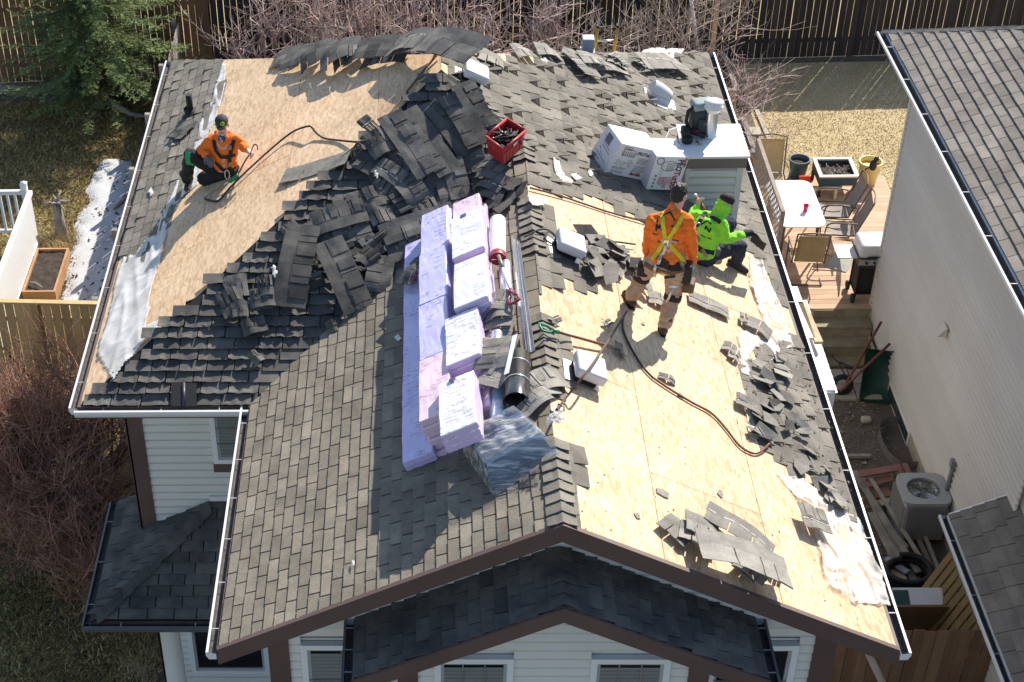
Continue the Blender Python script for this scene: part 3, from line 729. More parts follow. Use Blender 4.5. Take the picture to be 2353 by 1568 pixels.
# ================================================================= FENCES
m_fence_br = M('fence_brown', (.14, .075, .042), .85, (.20, .115, .065), 2, stretch=(3, 3, .4), tone=.25, bump=.4, bscale=20)
m_fence_dk = M('fence_dark', (.022, .018, .018), .85, (.036, .028, .027), 2, stretch=(3, 3, .4), tone=.3)
m_fence_ol = M('fence_stained', (.50, .35, .155), .8, (.60, .43, .21), 2, stretch=(3, 3, .4), tone=.2, bump=.4, bscale=20)
m_wood_lt = M('raw_lumber', (.42, .33, .20), .8, (.55, .44, .29), 3, stretch=(1, 1, 1), tone=.2, bump=.3, bscale=30)
m_wood_gr = M('grey_wood', (.20, .18, .16), .9, (.32, .29, .25), 4, tone=.25, bump=.4, bscale=30)
m_cedar = M('cedar_boards', (.34, .18, .09), .8, (.45, .26, .13), 3, tone=.2, bump=.3, bscale=30)
def fence(name, label, a, b, h, bw, gap, mat, rails=True, z=GZ, posts=2.4, group=None, thick=.012, out=(0, -1, 0), leaf=None, toprail=False):
    a, b, out = V3((a[0], a[1], z)), V3((b[0], b[1], z)), V3(out); L = (b - a).length; d = (b - a) / L
    t = thing(name, label, 'fence', (a + b) / 2, group); rnd = random.Random(int(L * 100)); x = 0
    while x < L - bw * .5:
        mb = MB(); hh = h + rnd.uniform(-.02, .02); ln = rnd.uniform(-.006, .006)
        mb.obox(a + d * x + out * rnd.uniform(0, .006), d * (bw + rnd.uniform(-.004, .0)), -out * thick, V3((d.x * ln, d.y * ln, hh)), 0, rnd.random()); mb.build('board', mat, t)
        x += bw + (gap * rnd.uniform(.5, 1.5) if rnd.random() < .84 else rnd.uniform(.010, .016))
    if rails:
        for zz in (.35, h - .35):
            mb = MB(); mb.obox(a - out * (thick + .04) + V3((0, 0, zz)), d * L, out * .036, (0, 0, .09)); mb.build('rail', mat, t)
    if toprail:
        mb = MB(); mb.obox(a - out * .06 + V3((0, 0, h + .02)), d * L, out * .1, (0, 0, .03)); mb.build('top_rail', leaf or mat, t)
    x = 0
    while x <= L + .01:
        mb = MB(); mb.obox(a + d * (x - .045) - out * (thick + .045), d * .09, -out * .09, (0, 0, h + .05)); mb.build('post', mat, t); x += posts
    return t
fence('board_fence', 'dark stained tall back fence behind the straw lawn and bare shrubs', (-9.2, 18.62), (9.0, 19.12), 2.3, .137, .0055, m_fence_dk)
fence('board_fence', 'brown back fence behind the spruce at the top left', (-15.0, 18.25), (-8.9, 18.58), 2.0, .14, .007, m_fence_br, toprail=True, leaf=m_wood_gr)
fence('side_fence', 'weathered side fence between the snow patch and the house gutter', (-9.52, 17.9), (-9.52, 7.0), 1.55, .14, .02, m_wood_gr, out=(1, 0, 0), posts=2.1)
gf = fence('wooden_gate', 'tan stained wooden gate fence beside the bare bush left of the house', (-11.6, 6.98), (-9.3, 6.86), 1.82, .145, .007, m_fence_ol, toprail=True)
gf['category'] = 'gate'
mb = MB(); mb.obox((-10.53, 6.885, GZ), (.10, 0, 0), (0, -.05, 0), (0, 0, 1.9), 0, .3); mb.build('gate_post', m_fence_ol, gf)
mb = MB(); mb.tube([(-11.5, 6.93, GZ + 1.55), (-10.7, 6.90, GZ + .25)], .014, 6); mb.build('brace', m_black, gf)
mb = MB(); mb.box((-10.36, 6.85, GZ + 1.05), (.05, .03, .09)); mb.tube([(-10.38, 6.83, GZ + 1.09), (-10.32, 6.81, GZ + 1.09)], .012, 6); mb.build('latch', m_steel, gf)
fence('board_fence', 'dark weathered fence across the gap in front of the cardboard at the lower right', (.35, .10), (2.75, .05), 1.55, .14, .008, m_fence_br)
# post with a birdhouse standing at the back fence
t = thing('fence_post', 'tan timber post carrying a small grey birdhouse by the back fence', 'post', (1.75, 17.6, GZ))
p0 = gnd(1622, 95, GZ + .3)
mb = MB(); mb.obox((1.78, 17.6, GZ), (.10, 0, 0), (0, .10, 0), (0, 0, 2.7)); mb.build('post', m_wood_lt, t)
mb = MB(); mb.prism([(1.90, 17.56, GZ + 1.75), (2.10, 17.56, GZ + 1.75), (2.10, 17.56, GZ + 2.0), (2.0, 17.56, GZ + 2.1), (1.90, 17.56, GZ + 2.0)], (0, .18, 0)); mb.build('birdhouse', m_wood_gr, t)
mb = MB(); mb.tube([(1.12, 17.4, GZ + 2.6), (1.62, 17.3, GZ + .35)], .035, 8); o = mb.build('white_pole', m_trimw); tag(o, 'white pole leaning in front of the dark back fence', 'pole')

# ================================================================= NEIGHBOUR HOUSE (right)
NX = 3.2; NE = 2.7; NZ = .2; NYB = 8.75
nb = thing('house', 'tall beige sided neighbour house with grey shingle roof across the alley', 'house', (6.5, 3, GZ))
PN = Plane((NE, -8, NZ), (0, 1, 0), (PC, 0, PS_))
T2 = Tabs()
regN = [(0, 0), (NYB + 8, 0), (NYB + 8 - 3.6, 3.6 / PC), (0, 3.6 / PC)]
vis = lambda u, v: pr_in(PN.pt(u, v))
def pr_in(p):
    d = V3(p) - CAM_P; z = d.dot(CAM_F); x = CX + CF * d.dot(CAM_R) / z; y = CY - CF * d.dot(CAM_U) / z
    return -60 < x < QW + 900 and -60 < y < QH + 700
T2.field(PN, regN, m_sh_nbr, seed=51, tab=.33, keep=vis, expo=.145, gap=.012, butt=.02)
h0_, h1_ = V3((NE, NYB, NZ)), V3((NE + 3.6, NYB - 3.6, NZ + 3.6 * PT))
T2.caps(h0_, h1_, (dW + V3((0, .2, 0))).normalized(), (dN + V3((-.2, 0, 0))).normalized(), m_sh_nbr, seed=52, half=.13)
# lower garage roof
LX = 2.5; LZ = -3.3; LY = 1.78
PL = Plane((LX, -6, LZ), (0, 1, 0), (PC, 0, PS_))
T3 = Tabs(); T2b = T2
T2.field(PL, [(0, 0), (LY + 6, 0), (LY + 6, 3), (0, 3)], m_sh_nbr, seed=53, tab=.34, keep=lambda u, v: pr_in(PL.pt(u, v)), expo=.155, gap=.012, butt=.018)
T2.build(nb)
mb = MB()
mb.prism([PN.pt(u, v, -.03) for u, v in regN], PN.n * .026); mb.prism([PL.pt(u, v, -.03) for u, v in ((0, 0), (LY + 6, 0), (LY + 6, 3), (0, 3))], PL.n * .026)
mb.add([h0_, (NE + 7.2, NYB, NZ), h1_], [(0, 1, 2)])
mb.build('roof_deck', m_felt, nb)
gutter((NE - .025, -8, NZ - .005), (NE - .025, NYB + .03, NZ - .005), (-1, 0, 0), straps=16, parent=nb, w=.12)
board((NE - .025, -8, NZ - .17), (0, NYB + 8, 0), (.025, 0, 0), (0, 0, .16), 'fascia', m_trimw, nb)
gutter((LX - .025, -6, LZ - .005), (LX - .025, LY + .02, LZ - .005), (-1, 0, 0), straps=8, parent=nb, w=.10)
board((LX - .025, -6, LZ - .17), (0, LY + 6, 0), (.025, 0, 0), (0, 0, .16), 'fascia', m_trimw, nb)
board((LX, LY, LZ - .14), (3, 0, 3 * PT), (0, .03, 0), (0, 0, .15), 'fascia', m_trimw, nb)
mb = MB(); mb.obox((NX + .05, -8, GZ - .1), (6, 0, 0), (0, NYB + 8 - .25, 0), (0, 0, 5.25)); mb.obox((2.78, -6, GZ - .1), (.9, 0, 0), (0, LY + 6 - .12, 0), (0, 0, 1.85)); mb.build('wall', m_siding_n, nb)
mb = MB(); mb.obox((NE, -8, NZ - .17), (.6, 0, 0), (0, NYB + 8, 0), (0, 0, .015)); mb.build('soffit', m_trimw, nb)
mb = MB(); mb.obox((NX - .012, LY - .1, GZ - .05), (.03, 0, 0), (0, NYB - .28 - LY, 0), (0, 0, .30)); mb.build('foundation', m_conc, nb)
lap_wall((NX, NYB - .27, 0), (NX, LY - .3, 0), GZ + .26, NZ - .17, (-1, 0, 0), m_siding_n, nb, lap=.102, thick=.034, frac=.5)
lap_wall((2.77, LY - .14, 0), (2.77, -3.5, 0), GZ + .2, LZ - .2, (-1, 0, 0), m_siding_n, nb, lap=.11, thick=.034, frac=.5)
board((NX - .04, NYB - .30, GZ + .2), (0, .07, 0), (.044, 0, 0), (0, 0, 5.05), 'corner_trim', m_siding_n, nb)
# basement window with a light frame, ducts on the wall
wc0 = atx(2085, 1010, NX - .01); wc1 = atx(2045, 885, NX - .01)
wz = [atx(x, y, NX - .02) for x, y in ((2043, 888), (2085, 958), (2085, 1022), (2036, 945))]
yA, yB_ = wz[2].y, wz[0].y
mb = MB(); zt, zb = GZ + .26, GZ - .02
mb.obox((NX - .03, yA, zb), (.02, 0, 0), (0, yB_ - yA, 0), (0, 0, zt - zb)); f = mb.build('window', m_trimw, nb)
mb = MB(); mb.obox((NX - .038, yA + .05, zb + .05), (.01, 0, 0), (0, yB_ - yA - .1, 0), (0, 0, zt - zb - .1)); mb.build('pane', m_glass, f)
v0 = atx(2172, 760, NX - .045)
mb = MB(); mb.prism([v0 + V3((0, -.09, -.07)), v0 + V3((0, .09, -.07)), v0 + V3((0, .09, .1)), v0 + V3((0, -.09, .1))], (-.02, 0, 0)); mb.add([v0 + V3((-.02, -.08, .08)), v0 + V3((-.02, .08, .08)), v0 + V3((-.13, .08, -.06)), v0 + V3((-.13, -.08, -.06))], [(0, 1, 2, 3)]); mb.add([v0 + V3((-.02, -.08, .08)), v0 + V3((-.13, -.08, -.06)), v0 + V3((-.02, -.08, -.06))], [(0, 1, 2)]); mb.build('dryer_vent', m_siding_n, nb)
v0 = atx(2185, 1090, NX - .05)
mb = MB(); mb.tube([v0 + V3((0, 0, -.35)), v0 + V3((0, 0, .15))], .035, 8); mb.box(v0 + V3((0, 0, .2)), (.09, .09, .12)); mb.build('conduit', M('grey_conduit', (.25, .25, .25), .5), nb)

# ================================================================= VEGETATION
m_bark = M('bark', (.07, .05, .035), .95, (.12, .09, .06), 10, bump=.6, bscale=30)
m_needle = M('spruce_needle', (.07, .125, .035), .85, (.21, .27, .08), 1.2, tone=.55)
def spruce(x, y, h, rb, seed):
    t = thing('spruce_tree', 'dark green spruce with drooping branches in the top left corner', 'tree', (x, y, GZ)); rnd = random.Random(seed)
    mb = MB(); mb.tube([(x, y, GZ), (x + .03, y, GZ + h * .5), (x, y, GZ + h)], [.16, .09, .02], 10); mb.build('trunk', m_bark, t)
    br = MB(); nd = MB(); z = .8
    while z < h:
        f = 1 - z / h; n = 9 if z < h * .7 else 6
        for k in range(n):
            a = rnd.uniform(0, 6.28); L = rb * (f ** .75) * rnd.uniform(.75, 1.15) + .12
            dx, dy = math.cos(a), math.sin(a); pts = []
            for s in range(7):
                q = s / 6; pts.append(V3((x + dx * L * q, y + dy * L * q, GZ + z - .32 * L * q + .22 * L * q * q + .06 * math.sin(q * 5 + a))))
            br.tube(pts, [.022 * (1 - .8 * s / 6) for s in range(7)], 4)
            side = V3((-dy, dx, 0)); m = int(16 + L * 17)
            for i in range(m):
                q = .12 + .88 * (i + rnd.random()) / m; s = min(5, int(q * 6)); p = pts[s].lerp(pts[s + 1], q * 6 - s)
                sg = rnd.choice((-1, 1)); tl = (.10 + .30 * (1 - q) * min(1, L)) * rnd.uniform(.6, 1.3)
                d = (V3((dx, dy, 0)) * rnd.uniform(.5, 1.0) + side * sg * rnd.uniform(.35, 1.1) + V3((0, 0, rnd.uniform(-.45, .12)))).normalized()
                tn = min(1, max(0, .45 + .3 * (q - .5) + rnd.gauss(0, .22)))
                e = p + d * tl; sd2 = d.cross(V3((0, 0, 1))).normalized(); up = sd2.cross(d)
                c = max(3, int(tl / .035))
                for j in range(c):
                    b = p + d * tl * (j / c); nl = .055 * rnd.uniform(.7, 1.3)
                    for ss in (-1, 1):
                        o = sd2 * ss; w = d * .012
                        nd.add([b - w, b + w, b + (o * .8 + d * .9 + up * rnd.uniform(-.1, .7)).normalized() * nl], [(0, 1, 2)], 0, False, tn)
        z += .115 + .05 * z / h
    br.build('branch', m_bark, t, kind='stuff'); nd.build('needles', m_needle, t, kind='stuff'); return t
spruce(-11.2, 17.0, 8.2, 2.25, 3)
m_twig_pk = M('twig_pink', (.30, .19, .175), .8, (.56, .45, .41), 3, tone=.6)
m_twig_br = M('twig_russet', (.26, .12, .08), .85, (.40, .23, .16), 3, tone=.4)
m_twig_gr = M('twig_grey', (.28, .21, .18), .85, (.42, .34, .29), 3, tone=.4)
def shrub(name, label, x, y, h, spread, mat, seed, stems=9, depth=4, r0=.022, group=None, cat='shrub', lean=(0, 0), dense=1.0):
    t = thing(name, label, cat, (x, y, GZ), group); rnd = random.Random(seed); st = MB(); tw = MB()
    def grow(p, d, L, r, lev):
        n = 4 if lev < 2 else 3; pts = [p]; dd = d.copy()
        for i in range(n):
            dd = (dd + V3((rnd.gauss(0, .16), rnd.gauss(0, .16), rnd.gauss(.04, .10)))).normalized(); pts.append(pts[-1] + dd * L / n)
        (st if lev == 0 else tw).tube(pts, [r * (1 - .5 * i / n) for i in range(n + 1)], 5 if lev == 0 else 3, cap=False, tone=rnd.random())
        if lev >= depth: return
        k = int((5 if lev < 2 else 4) * dense + rnd.random())
        for i in range(k):
            q = rnd.uniform(.25, 1.0); s = min(n - 1, int(q * n)); b = pts[s].lerp(pts[s + 1], q * n - s)
            ax = V3((rnd.gauss(0, 1), rnd.gauss(0, 1), rnd.gauss(0, .5))).normalized()
            nd_ = (dd * rnd.uniform(.5, 1.0) + ax * rnd.uniform(.5, 1.05) + V3((0, 0, .12))).normalized()
            grow(b, nd_, L * rnd.uniform(.45, .75), r * .58, lev + 1)
    for i in range(stems):
        a = rnd.uniform(0, 6.28); sp = rnd.uniform(.15, 1) * spread
        d = V3((math.cos(a) * sp + lean[0], math.sin(a) * sp + lean[1], h)).normalized()
        grow(V3((x + math.cos(a) * .12, y + math.sin(a) * .12, GZ)), d, h * rnd.uniform(.6, .9), r0 * rnd.uniform(.7, 1.2), 0)
    st.build('stem', mat, t); tw.build('twigs', mat, t, kind='stuff'); return t
GSH = 'bare shrubs along the back fence'
for k, (x, y, h, sp, mt, lb, ln) in enumerate((
    (-7.6, 17.6, 2.2, 1.3, m_twig_pk, 'bare shrub nearest the spruce, pale twigs against the fence boards', (0, 0)),
    (-6.2, 17.2, 2.3, 1.4, m_twig_pk, 'bare pinkish shrub behind the lifted shingles on the left ridge', (0, 0)),
    (-4.9, 17.0, 2.3, 1.5, m_twig_pk, 'dense purple pink shrub straight behind the roof peak', (0, 0)),
    (-3.6, 17.1, 2.2, 1.5, m_twig_pk, 'bare pink shrub right of the roof peak with one long pale stem', (.5, 0)),
    (-2.2, 17.4, 2.1, 1.4, m_twig_pk, 'bare reddish shrub left of the yellow ladder', (0, 0)),
    (-.6, 15.6, 2.0, .9, m_twig_gr, 'fine grey twiggy shrub directly behind the ladder top', (0, 0)),
    (.7, 17.0, 2.6, 1.3, m_twig_gr, 'grey brown shrub right of the ladder in front of the dark fence', (.2, 0)))):
    shrub('bare_shrub', lb, x, y, h, sp, mt, 100 + k, stems=9, group=GSH, lean=ln, depth=3, r0=.036, dense=.8)
shrub('bare_shrub', 'bare shrub reaching long twigs over the back right corner of the roof', .95, 14.6, 2.3, .7, m_twig_pk, 121, stems=6, group=GSH, lean=(1.5, -.3), depth=3)
GBU = 'russet bushes beside the lower left lawn'
for k, (x, y, h, sp, lb) in enumerate(((-10.3, 4.9, 1.5, .9, 'russet twiggy bush in front of the tan wooden gate'), (-9.25, 4.3, 2.0, .9, 'tall bare brown bush against the left eave of the house'), (-9.6, 3.1, 1.7, .9, 'bare brown bush in the shade beside the porch roof'), (-10.8, 3.9, 1.6, .9, 'russet bush at the left edge of the photo'), (-8.9, 2.2, 1.3, .6, 'low dark bush at the corner of the porch gutter'))):
    shrub('bare_bush', lb, x, y, h, sp, m_twig_br, 140 + k, stems=17, group=GBU, dense=1.2, r0=.024, depth=3)
shrub('dry_twigs', 'small dry straw coloured shrub at the foot of the porch column', -8.15, .35, .7, .5, M('twig_straw', (.3, .24, .15), .9), 160, stems=6, depth=2, r0=.01)

# ================================================================= LEFT YARD THINGS
m_vinyl = M('white_vinyl', (.76, .77, .78), .4)
t = thing('deck_railing', 'white vinyl deck railing with solid board screen at the left edge', 'railing', (-11.6, 9.8, GZ))
ca = V3((-11.64, 11.5, 0)); zt = -4.02
mb = MB(); mb.box((ca.x, ca.y, (GZ + zt + .16) / 2), (.11, .11, zt + .16 - GZ)); mb.lathe([(.085, 0), (.085, .03), (.001, .08)], 4, Matrix.Translation((ca.x, ca.y, zt + .16)) @ Matrix.Rotation(R(45), 4, 'Z')); mb.build('post', m_vinyl, t)
mb = MB(); mb.box((ca.x - .8, ca.y, zt + .0), (1.6, .07, .08)); mb.box((ca.x - .8, ca.y, GZ + .35), (1.6, .05, .06)); mb.build('rail', m_vinyl, t)
for k in range(10): mb = MB(); mb.box((ca.x - .2 - k * .14, ca.y, (GZ + .35 + zt) / 2), (.045, .035, zt - GZ - .38)); mb.build('baluster', m_vinyl, t)
mb = MB(); mb.box((ca.x + .1, ca.y - 2.1, zt), (.09, 4.2, .07)); mb.build('rail', m_vinyl, t)
for k in range(28): mb = MB(); mb.box((ca.x + .1, ca.y - .13 - k * .149, (GZ + zt) / 2 - .02), (.03, .145, zt - GZ - .02)); mb.build('screen_board', m_vinyl, t)
t = thing('planter_box', 'wooden raised planter filled with dark soil beside the snow patch', 'planter', (-11.1, 10.3, GZ))
x0, x1, y0, y1, zt = -11.46, -10.86, 9.56, 11.0, GZ + .28
for k, (o, a, b) in enumerate((((x0, y0, GZ), (x1 - x0, 0, 0), (0, .04, 0)), ((x0, y1 - .04, GZ), (x1 - x0, 0, 0), (0, .04, 0)), ((x0, y0 + .041, GZ), (.04, 0, 0), (0, y1 - y0 - .082, 0)), ((x1 - .04, y0 + .041, GZ), (.04, 0, 0), (0, y1 - y0 - .082, 0)))):
    for q in (0, 1): mb = MB(); mb.obox(V3(o) + V3((0, 0, q * .142)), a, b, (0, 0, .138), 0, random.random()); mb.build('board', m_cedar, t)
m_soil = M('soil', (.03, .022, .018), .95, (.06, .045, .035), 12, bump=1, bscale=30)
mb = MB(); mb.grid(lambda u, v: V3((x0 + .04 + (x1 - x0 - .08) * u, y0 + .04 + (y1 - y0 - .08) * v, zt - .05 + .03 * noise.noise(V3((u * 5, v * 11, 2))))), 14, 26); mb.build('soil', m_soil, t)
mb = MB(); mb.tube([(-11.36, 9.85, zt), (-11.25, 9.8, zt + .02), (-11.1, 9.66, zt + .01)], .02, 6); o = mb.build('stick', m_wood_gr); tag(o, 'bleached stick lying on the soil of the planter', 'stick')
mb = MB(); mb.obox((x0 - .16, y0 - .15, GZ), (.11, 0, 0), (0, 1.9, 0), (0, 0, .2)); o = mb.build('timber_edging', m_vinyl); tag(o, 'pale timber lying along the foot of the white railing', 'timber')
# driftwood stump
t = thing('driftwood_stump', 'silvery driftwood root standing behind the planter', 'stump', (-11.2, 11.9, GZ)); rnd = random.Random(4)
mb = MB(); mb.tube([(-11.15, 11.7, GZ), (-11.2, 11.9, GZ + .35), (-11.22, 12.0, GZ + .6)], [.13, .10, .08], 9); mb.build('trunk', m_wood_gr, t)
mb = MB()
for k in range(16):
    a = rnd.uniform(0, 6.28); p = V3((-11.22, 12.0, GZ + .58)); q = p + V3((math.cos(a) * .28, math.sin(a) * .25, rnd.uniform(-.05, .22))); mb.tube([p, (p + q) / 2 + V3((0, 0, .05)), q], [.045, .025, .006], 5)
mb.build('roots', m_wood_gr, t)
blades('grass', (-11.5, -10.9, 11.1, 11.9), 700, .22, m_blade2, 8, 'clump of dry yellow grass at the foot of the driftwood', .008)
def log(name, label, pts, r, mat, cat): mb = MB(); mb.tube(pts, r, 8); o = mb.build(name, mat); tag(o, label, cat)
a, b = gnd(-20, 203, GZ + .08), gnd(188, 200, GZ + .08)
mb = MB(); mb.obox(a - V3((0, .06, .1)), b - a, (0, .14, 0), (0, 0, .14)); o = mb.build('garden_edging', m_wood_gr); tag(o, 'long weathered timber edging below the brown fence', 'timber')
log('fallen_branch', 'pale branch lying under the spruce', [gnd(222, 210, GZ + .1), gnd(265, 240, GZ + .12), gnd(300, 262, GZ + .1), gnd(335, 268, GZ + .08)], [.06, .07, .05, .04], m_wood_gr, 'branch')
log('fallen_branch', 'thin branch across the snow near the side fence', [gnd(262, 480, GZ + .08), gnd(285, 458, GZ + .1), gnd(308, 435, GZ + .14)], [.03, .035, .02], m_wood_gr, 'branch')
# ================================================================= LOOSE SHINGLES
LAND = [((1165, 330), 'the red crate'), ((1010, 150), 'the roof peak'), ((960, 620), 'the shade-tinted bundles'), ((665, 610), 'the wide crossed strip'), ((790, 640), 'the folded crossed strip'), ((826, 335), 'the rope knot'), ((560, 640), 'the lower sheathing edge'), ((960, 515), 'the long square tabbed strip'), ((700, 430), 'the lone pale strip'), ((1304, 565), 'the upper box vent'), ((1455, 700), 'the left boot of the standing man'), ((1395, 75), 'the ladder'), ((1512, 210), 'the exhaust hood'), ((1700, 830), 'the ragged white membrane'), ((1765, 1025), 'the end of the russet rope'), ((1850, 810), 'the white shed top'), ((1870, 1190), 'the large bright membrane'), ((1190, 870), 'the shiny dark roll'), ((1180, 695), 'the red shovel grip'), ((1715, 1270), 'the big curved strip')]
USED = set()
def auto_label(a, b, w, what):
    x, y = (a[0] + b[0]) / 2, (a[1] + b[1]) / 2; ln = math.hypot(b[0] - a[0], b[1] - a[1]); an = math.degrees(math.atan2(b[1] - a[1], b[0] - a[0])) % 180
    size = 'short' if ln < 45 else ('long' if ln > 85 else 'mid sized'); tl = 'level' if an < 15 or an > 165 else ('slanting down right' if an < 65 else ('pointing down slope' if an < 115 else 'slanting up right'))
    for (lx, ly), nm in sorted(LAND, key=lambda q: math.hypot(q[0][0] - x, q[0][1] - y)):
        dx, dy = x - lx, y - ly; rel = ('right of' if dx > 0 else 'left of') if abs(dx) > abs(dy) else ('below' if dy > 0 else 'above')
        for far in ('just', 'a little'):
            if far == 'just' and math.hypot(dx, dy) > 60: continue
            s = f'{size} {what} {tl}, {far} {rel} {nm}' if far == 'just' else f'{size} {what} {tl}, some way {rel} {nm}'
            if s not in USED and len(s.split()) <= 16: USED.add(s); return s
    return f'{size} {what} {tl}'
m_glue = M('sealant_strip', (.42, .41, .39), .6)
def strip(q1, q2, wd, pl, h, mat=None, bend=.0, curl=.0, side=1, tabs=3, name='torn_shingle', label=None, group=None, twist=0.0, seed=None, cat='torn shingle', hq=None):
    """a torn strip lying on roof plane pl from pixel q1 to q2; wd in metres; side: which long edge carries the tabs"""
    mat = mat or m_torn
    rnd = random.Random(seed if seed is not None else int(q1[0] * 7 + q1[1] * 13))
    hh = h if hq is None else hq
    a = V3((*pl.q(*q1, hh), 0)); b = V3((*pl.q(*q2, hh), 0)); L = (b - a).length; d = (b - a).normalized(); w = V3((-d.y, d.x, 0)) * side
    M0 = pl.mat(a.x, a.y, h, math.atan2(d.y, d.x))
    t0 = M0.inverted()
    ph = rnd.uniform(0, 6.28); wv = rnd.uniform(.006, .016)
    sg_ = rnd.uniform(0, 90)
    def P(s, k, dz=0):     # s along 0..1, k across -.5...5
        z = bend * math.sin(math.pi * s) + curl * (k + .5) ** 2 + wv * math.sin(s * 7 + ph) * .6 + twist * (s - .5) * k + dz + .05 * wd * noise.noise(V3((s * 3.2, k * 2.2, sg_))) + .02 * max(0, abs(2 * s - 1) - .7) * (1 if (seed or 0) % 2 else -.3)
        return V3((L * s, side * wd * k, z + .006))
    mb = MB(); hd = -.08
    def piece(s0, s1, k0, k1, n, m, dz, tone, jag=0):
        jj = [rnd.uniform(-jag, jag) for _ in range(n + 1)]
        def fn(u, v):
            s = s0 + (s1 - s0) * u; k = k0 + (k1 - k0) * v
            if jag and v > .99: k += jj[int(u * n + .5)]
            p = P(s, k, dz + .005 * (v if k1 > 0 else 0)); return p, p - V3((0, 0, .007))
        mb.slab(fn, n, m, 0, False, tone)
    base = rnd.uniform(.25, .75)
    piece(0, 1, -.5, hd, 10, 2, 0, base, .02)
    g = .006 / L
    cuts = [0] + sorted([(i + rnd.uniform(-.08, .08)) / tabs for i in range(1, tabs)]) + [1]
    for i in range(tabs):
        piece(cuts[i] + g, cuts[i + 1] - g, hd, .5 - rnd.choice((0, 0, .04)), 4, 2, rnd.uniform(0, .008), min(1, max(0, base + rnd.gauss(0, .22))), .0)
        if rnd.random() < .55:
            c = cuts[i] + (cuts[i + 1] - cuts[i]) * rnd.uniform(.05, .45); e = min(cuts[i + 1] - g, c + (cuts[i + 1] - cuts[i]) * .5)
            piece(c, e, hd + .05, .49, 3, 2, .011, min(1, max(0, base + rnd.gauss(.05, .25))), 0)
    mats_ = [mat]
    if rnd.random() < (.45 if mat is m_torn_s else .08):
        mats_ = [mat, m_glue]; s0 = .03
        while s0 < .95:
            s1 = min(.97, s0 + rnd.uniform(.04, .2))
            mb.slab(lambda u, v, a=s0, b=s1: (lambda p: (p + V3((0, 0, .002)), p))(P(a + (b - a) * u, -.16 + .045 * v, .001)), 3, 1, 1, False, .5); s0 = s1 + rnd.uniform(.02, .09)
    o = mb.build(name, mats_, None); o.matrix_world = M0
    tag(o, label, cat, group); return o
GH = 'torn shingle strips heaped on the front hip slope'
LH = 'torn charcoal shingle strip in the shaded heap on the front hip slope'
heap = [((820, 365), (912, 420), .26, .05, 'torn strip at the left edge of the hip heap, running toward the eave'),
    ((880, 375), (1000, 435), .32, .05, None), ((930, 415), (965, 462), .30, .11, 'short two tab piece near the centre of the hip heap'), ((915, 440), (946, 482), .28, .08, None),
    ((1022, 400), (1048, 482), .30, .05, None), ((1036, 365), (1062, 458), .26, .08, None), ((970, 285), (1046, 342), .28, .10, 'strip lying askew just below the peak in the hip heap'),
    ((985, 235), (1060, 330), .33, .06, None), ((1000, 243), (1082, 352), .33, .10, 'long strip beside the red crate, uppermost of the heap under the peak'), ((1032, 215), (1102, 335), .33, .14, 'strip nearest the peak with pale worn tabs'),
    ((1060, 190), (1120, 300), .30, .05, None), ((1066, 250), (1090, 400), .30, .04, None),
    ((930, 255), (1035, 400), .33, .12, 'long strip with pale scuffs down the middle of the hip heap'), ((893, 262), (986, 402), .32, .17, 'topmost long strip of the hip heap showing its plain upper half'),
    ((843, 345), (895, 318), .36, .13, 'broad torn piece under the rope at the upper left of the heap'), ((838, 300), (862, 282), .30, .10, None),
    ((865, 378), (927, 416), .24, .12, None), ((905, 330), (975, 430), .30, .04, None), ((950, 330), (1010, 450), .33, .03, None),
    ((826, 466), (884, 444), .30, .08, None), ((884, 470), (935, 500), .3, .05, None), ((940, 480), (1000, 455), .3, .05, None), ((995, 470), (1060, 495), .3, .05, None), ((1005, 440), (1100, 455), .3, .03, None), ((760, 470), (830, 520), .3, .04, None), ((850, 430), (905, 455), .28, .06, None),
    ((718, 516), (840, 480), .34, .10, 'long strip lying level above the two crossed strips'), ((846, 502), (900, 482), .3, .07, None),
    ((700, 516), (661, 706), .40, .12, 'wide strip pointing down the slope, left one of the two crossed strips'),
    ((752, 552), (826, 714), .36, .15, 'long folded strip pointing down right, right one of the two crossed strips'),
    ((877, 542), (1046, 487), .30, .17, 'long strip with a row of square tabs leaning against the bundles'),
    ((857, 545), (874, 562), .30, .14, None), ((888, 580), (986, 548), .34, .13, 'three tab strip lying between the ridge heap and the bundles'),
    ((880, 588), (864, 674), .30, .15, None), ((828, 577), (862, 608), .22, .16, None), ((838, 545), (872, 590), .2, .12, 'grey curled scrap between the crossed strips and the long strip'),
    ((925, 652), (986, 578), .18, .22, 'dark folded strip wedged against the shade-tinted bundles'), ((934, 655), (975, 600), .14, .28, None),
    ((574, 692), (632, 684), .22, .12, None), ((570, 702), (630, 698), .18, .07, None), ((590, 660), (628, 655), .26, .15, None), ((505, 708), (560, 686), .34, .09, 'rough torn piece overhanging the sheathing edge low on the hip'), ((530, 715), (572, 712), .2, .12, None),
    ((556, 758), (612, 742), .20, .07, 'single strip lying across the lower courses of the hip slope'), ((808, 716), (858, 692), .22, .12, None), ((515, 665), (570, 655), .3, .06, None), ((655, 545), (690, 520), .24, .05, None)]
for i, (a, b, w, h, lb) in enumerate(heap):
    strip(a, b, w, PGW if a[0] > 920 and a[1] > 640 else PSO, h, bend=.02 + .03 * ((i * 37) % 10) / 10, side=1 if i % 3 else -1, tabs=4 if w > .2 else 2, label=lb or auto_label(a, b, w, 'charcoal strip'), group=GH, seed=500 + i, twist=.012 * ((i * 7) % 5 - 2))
rx = random.Random(31)
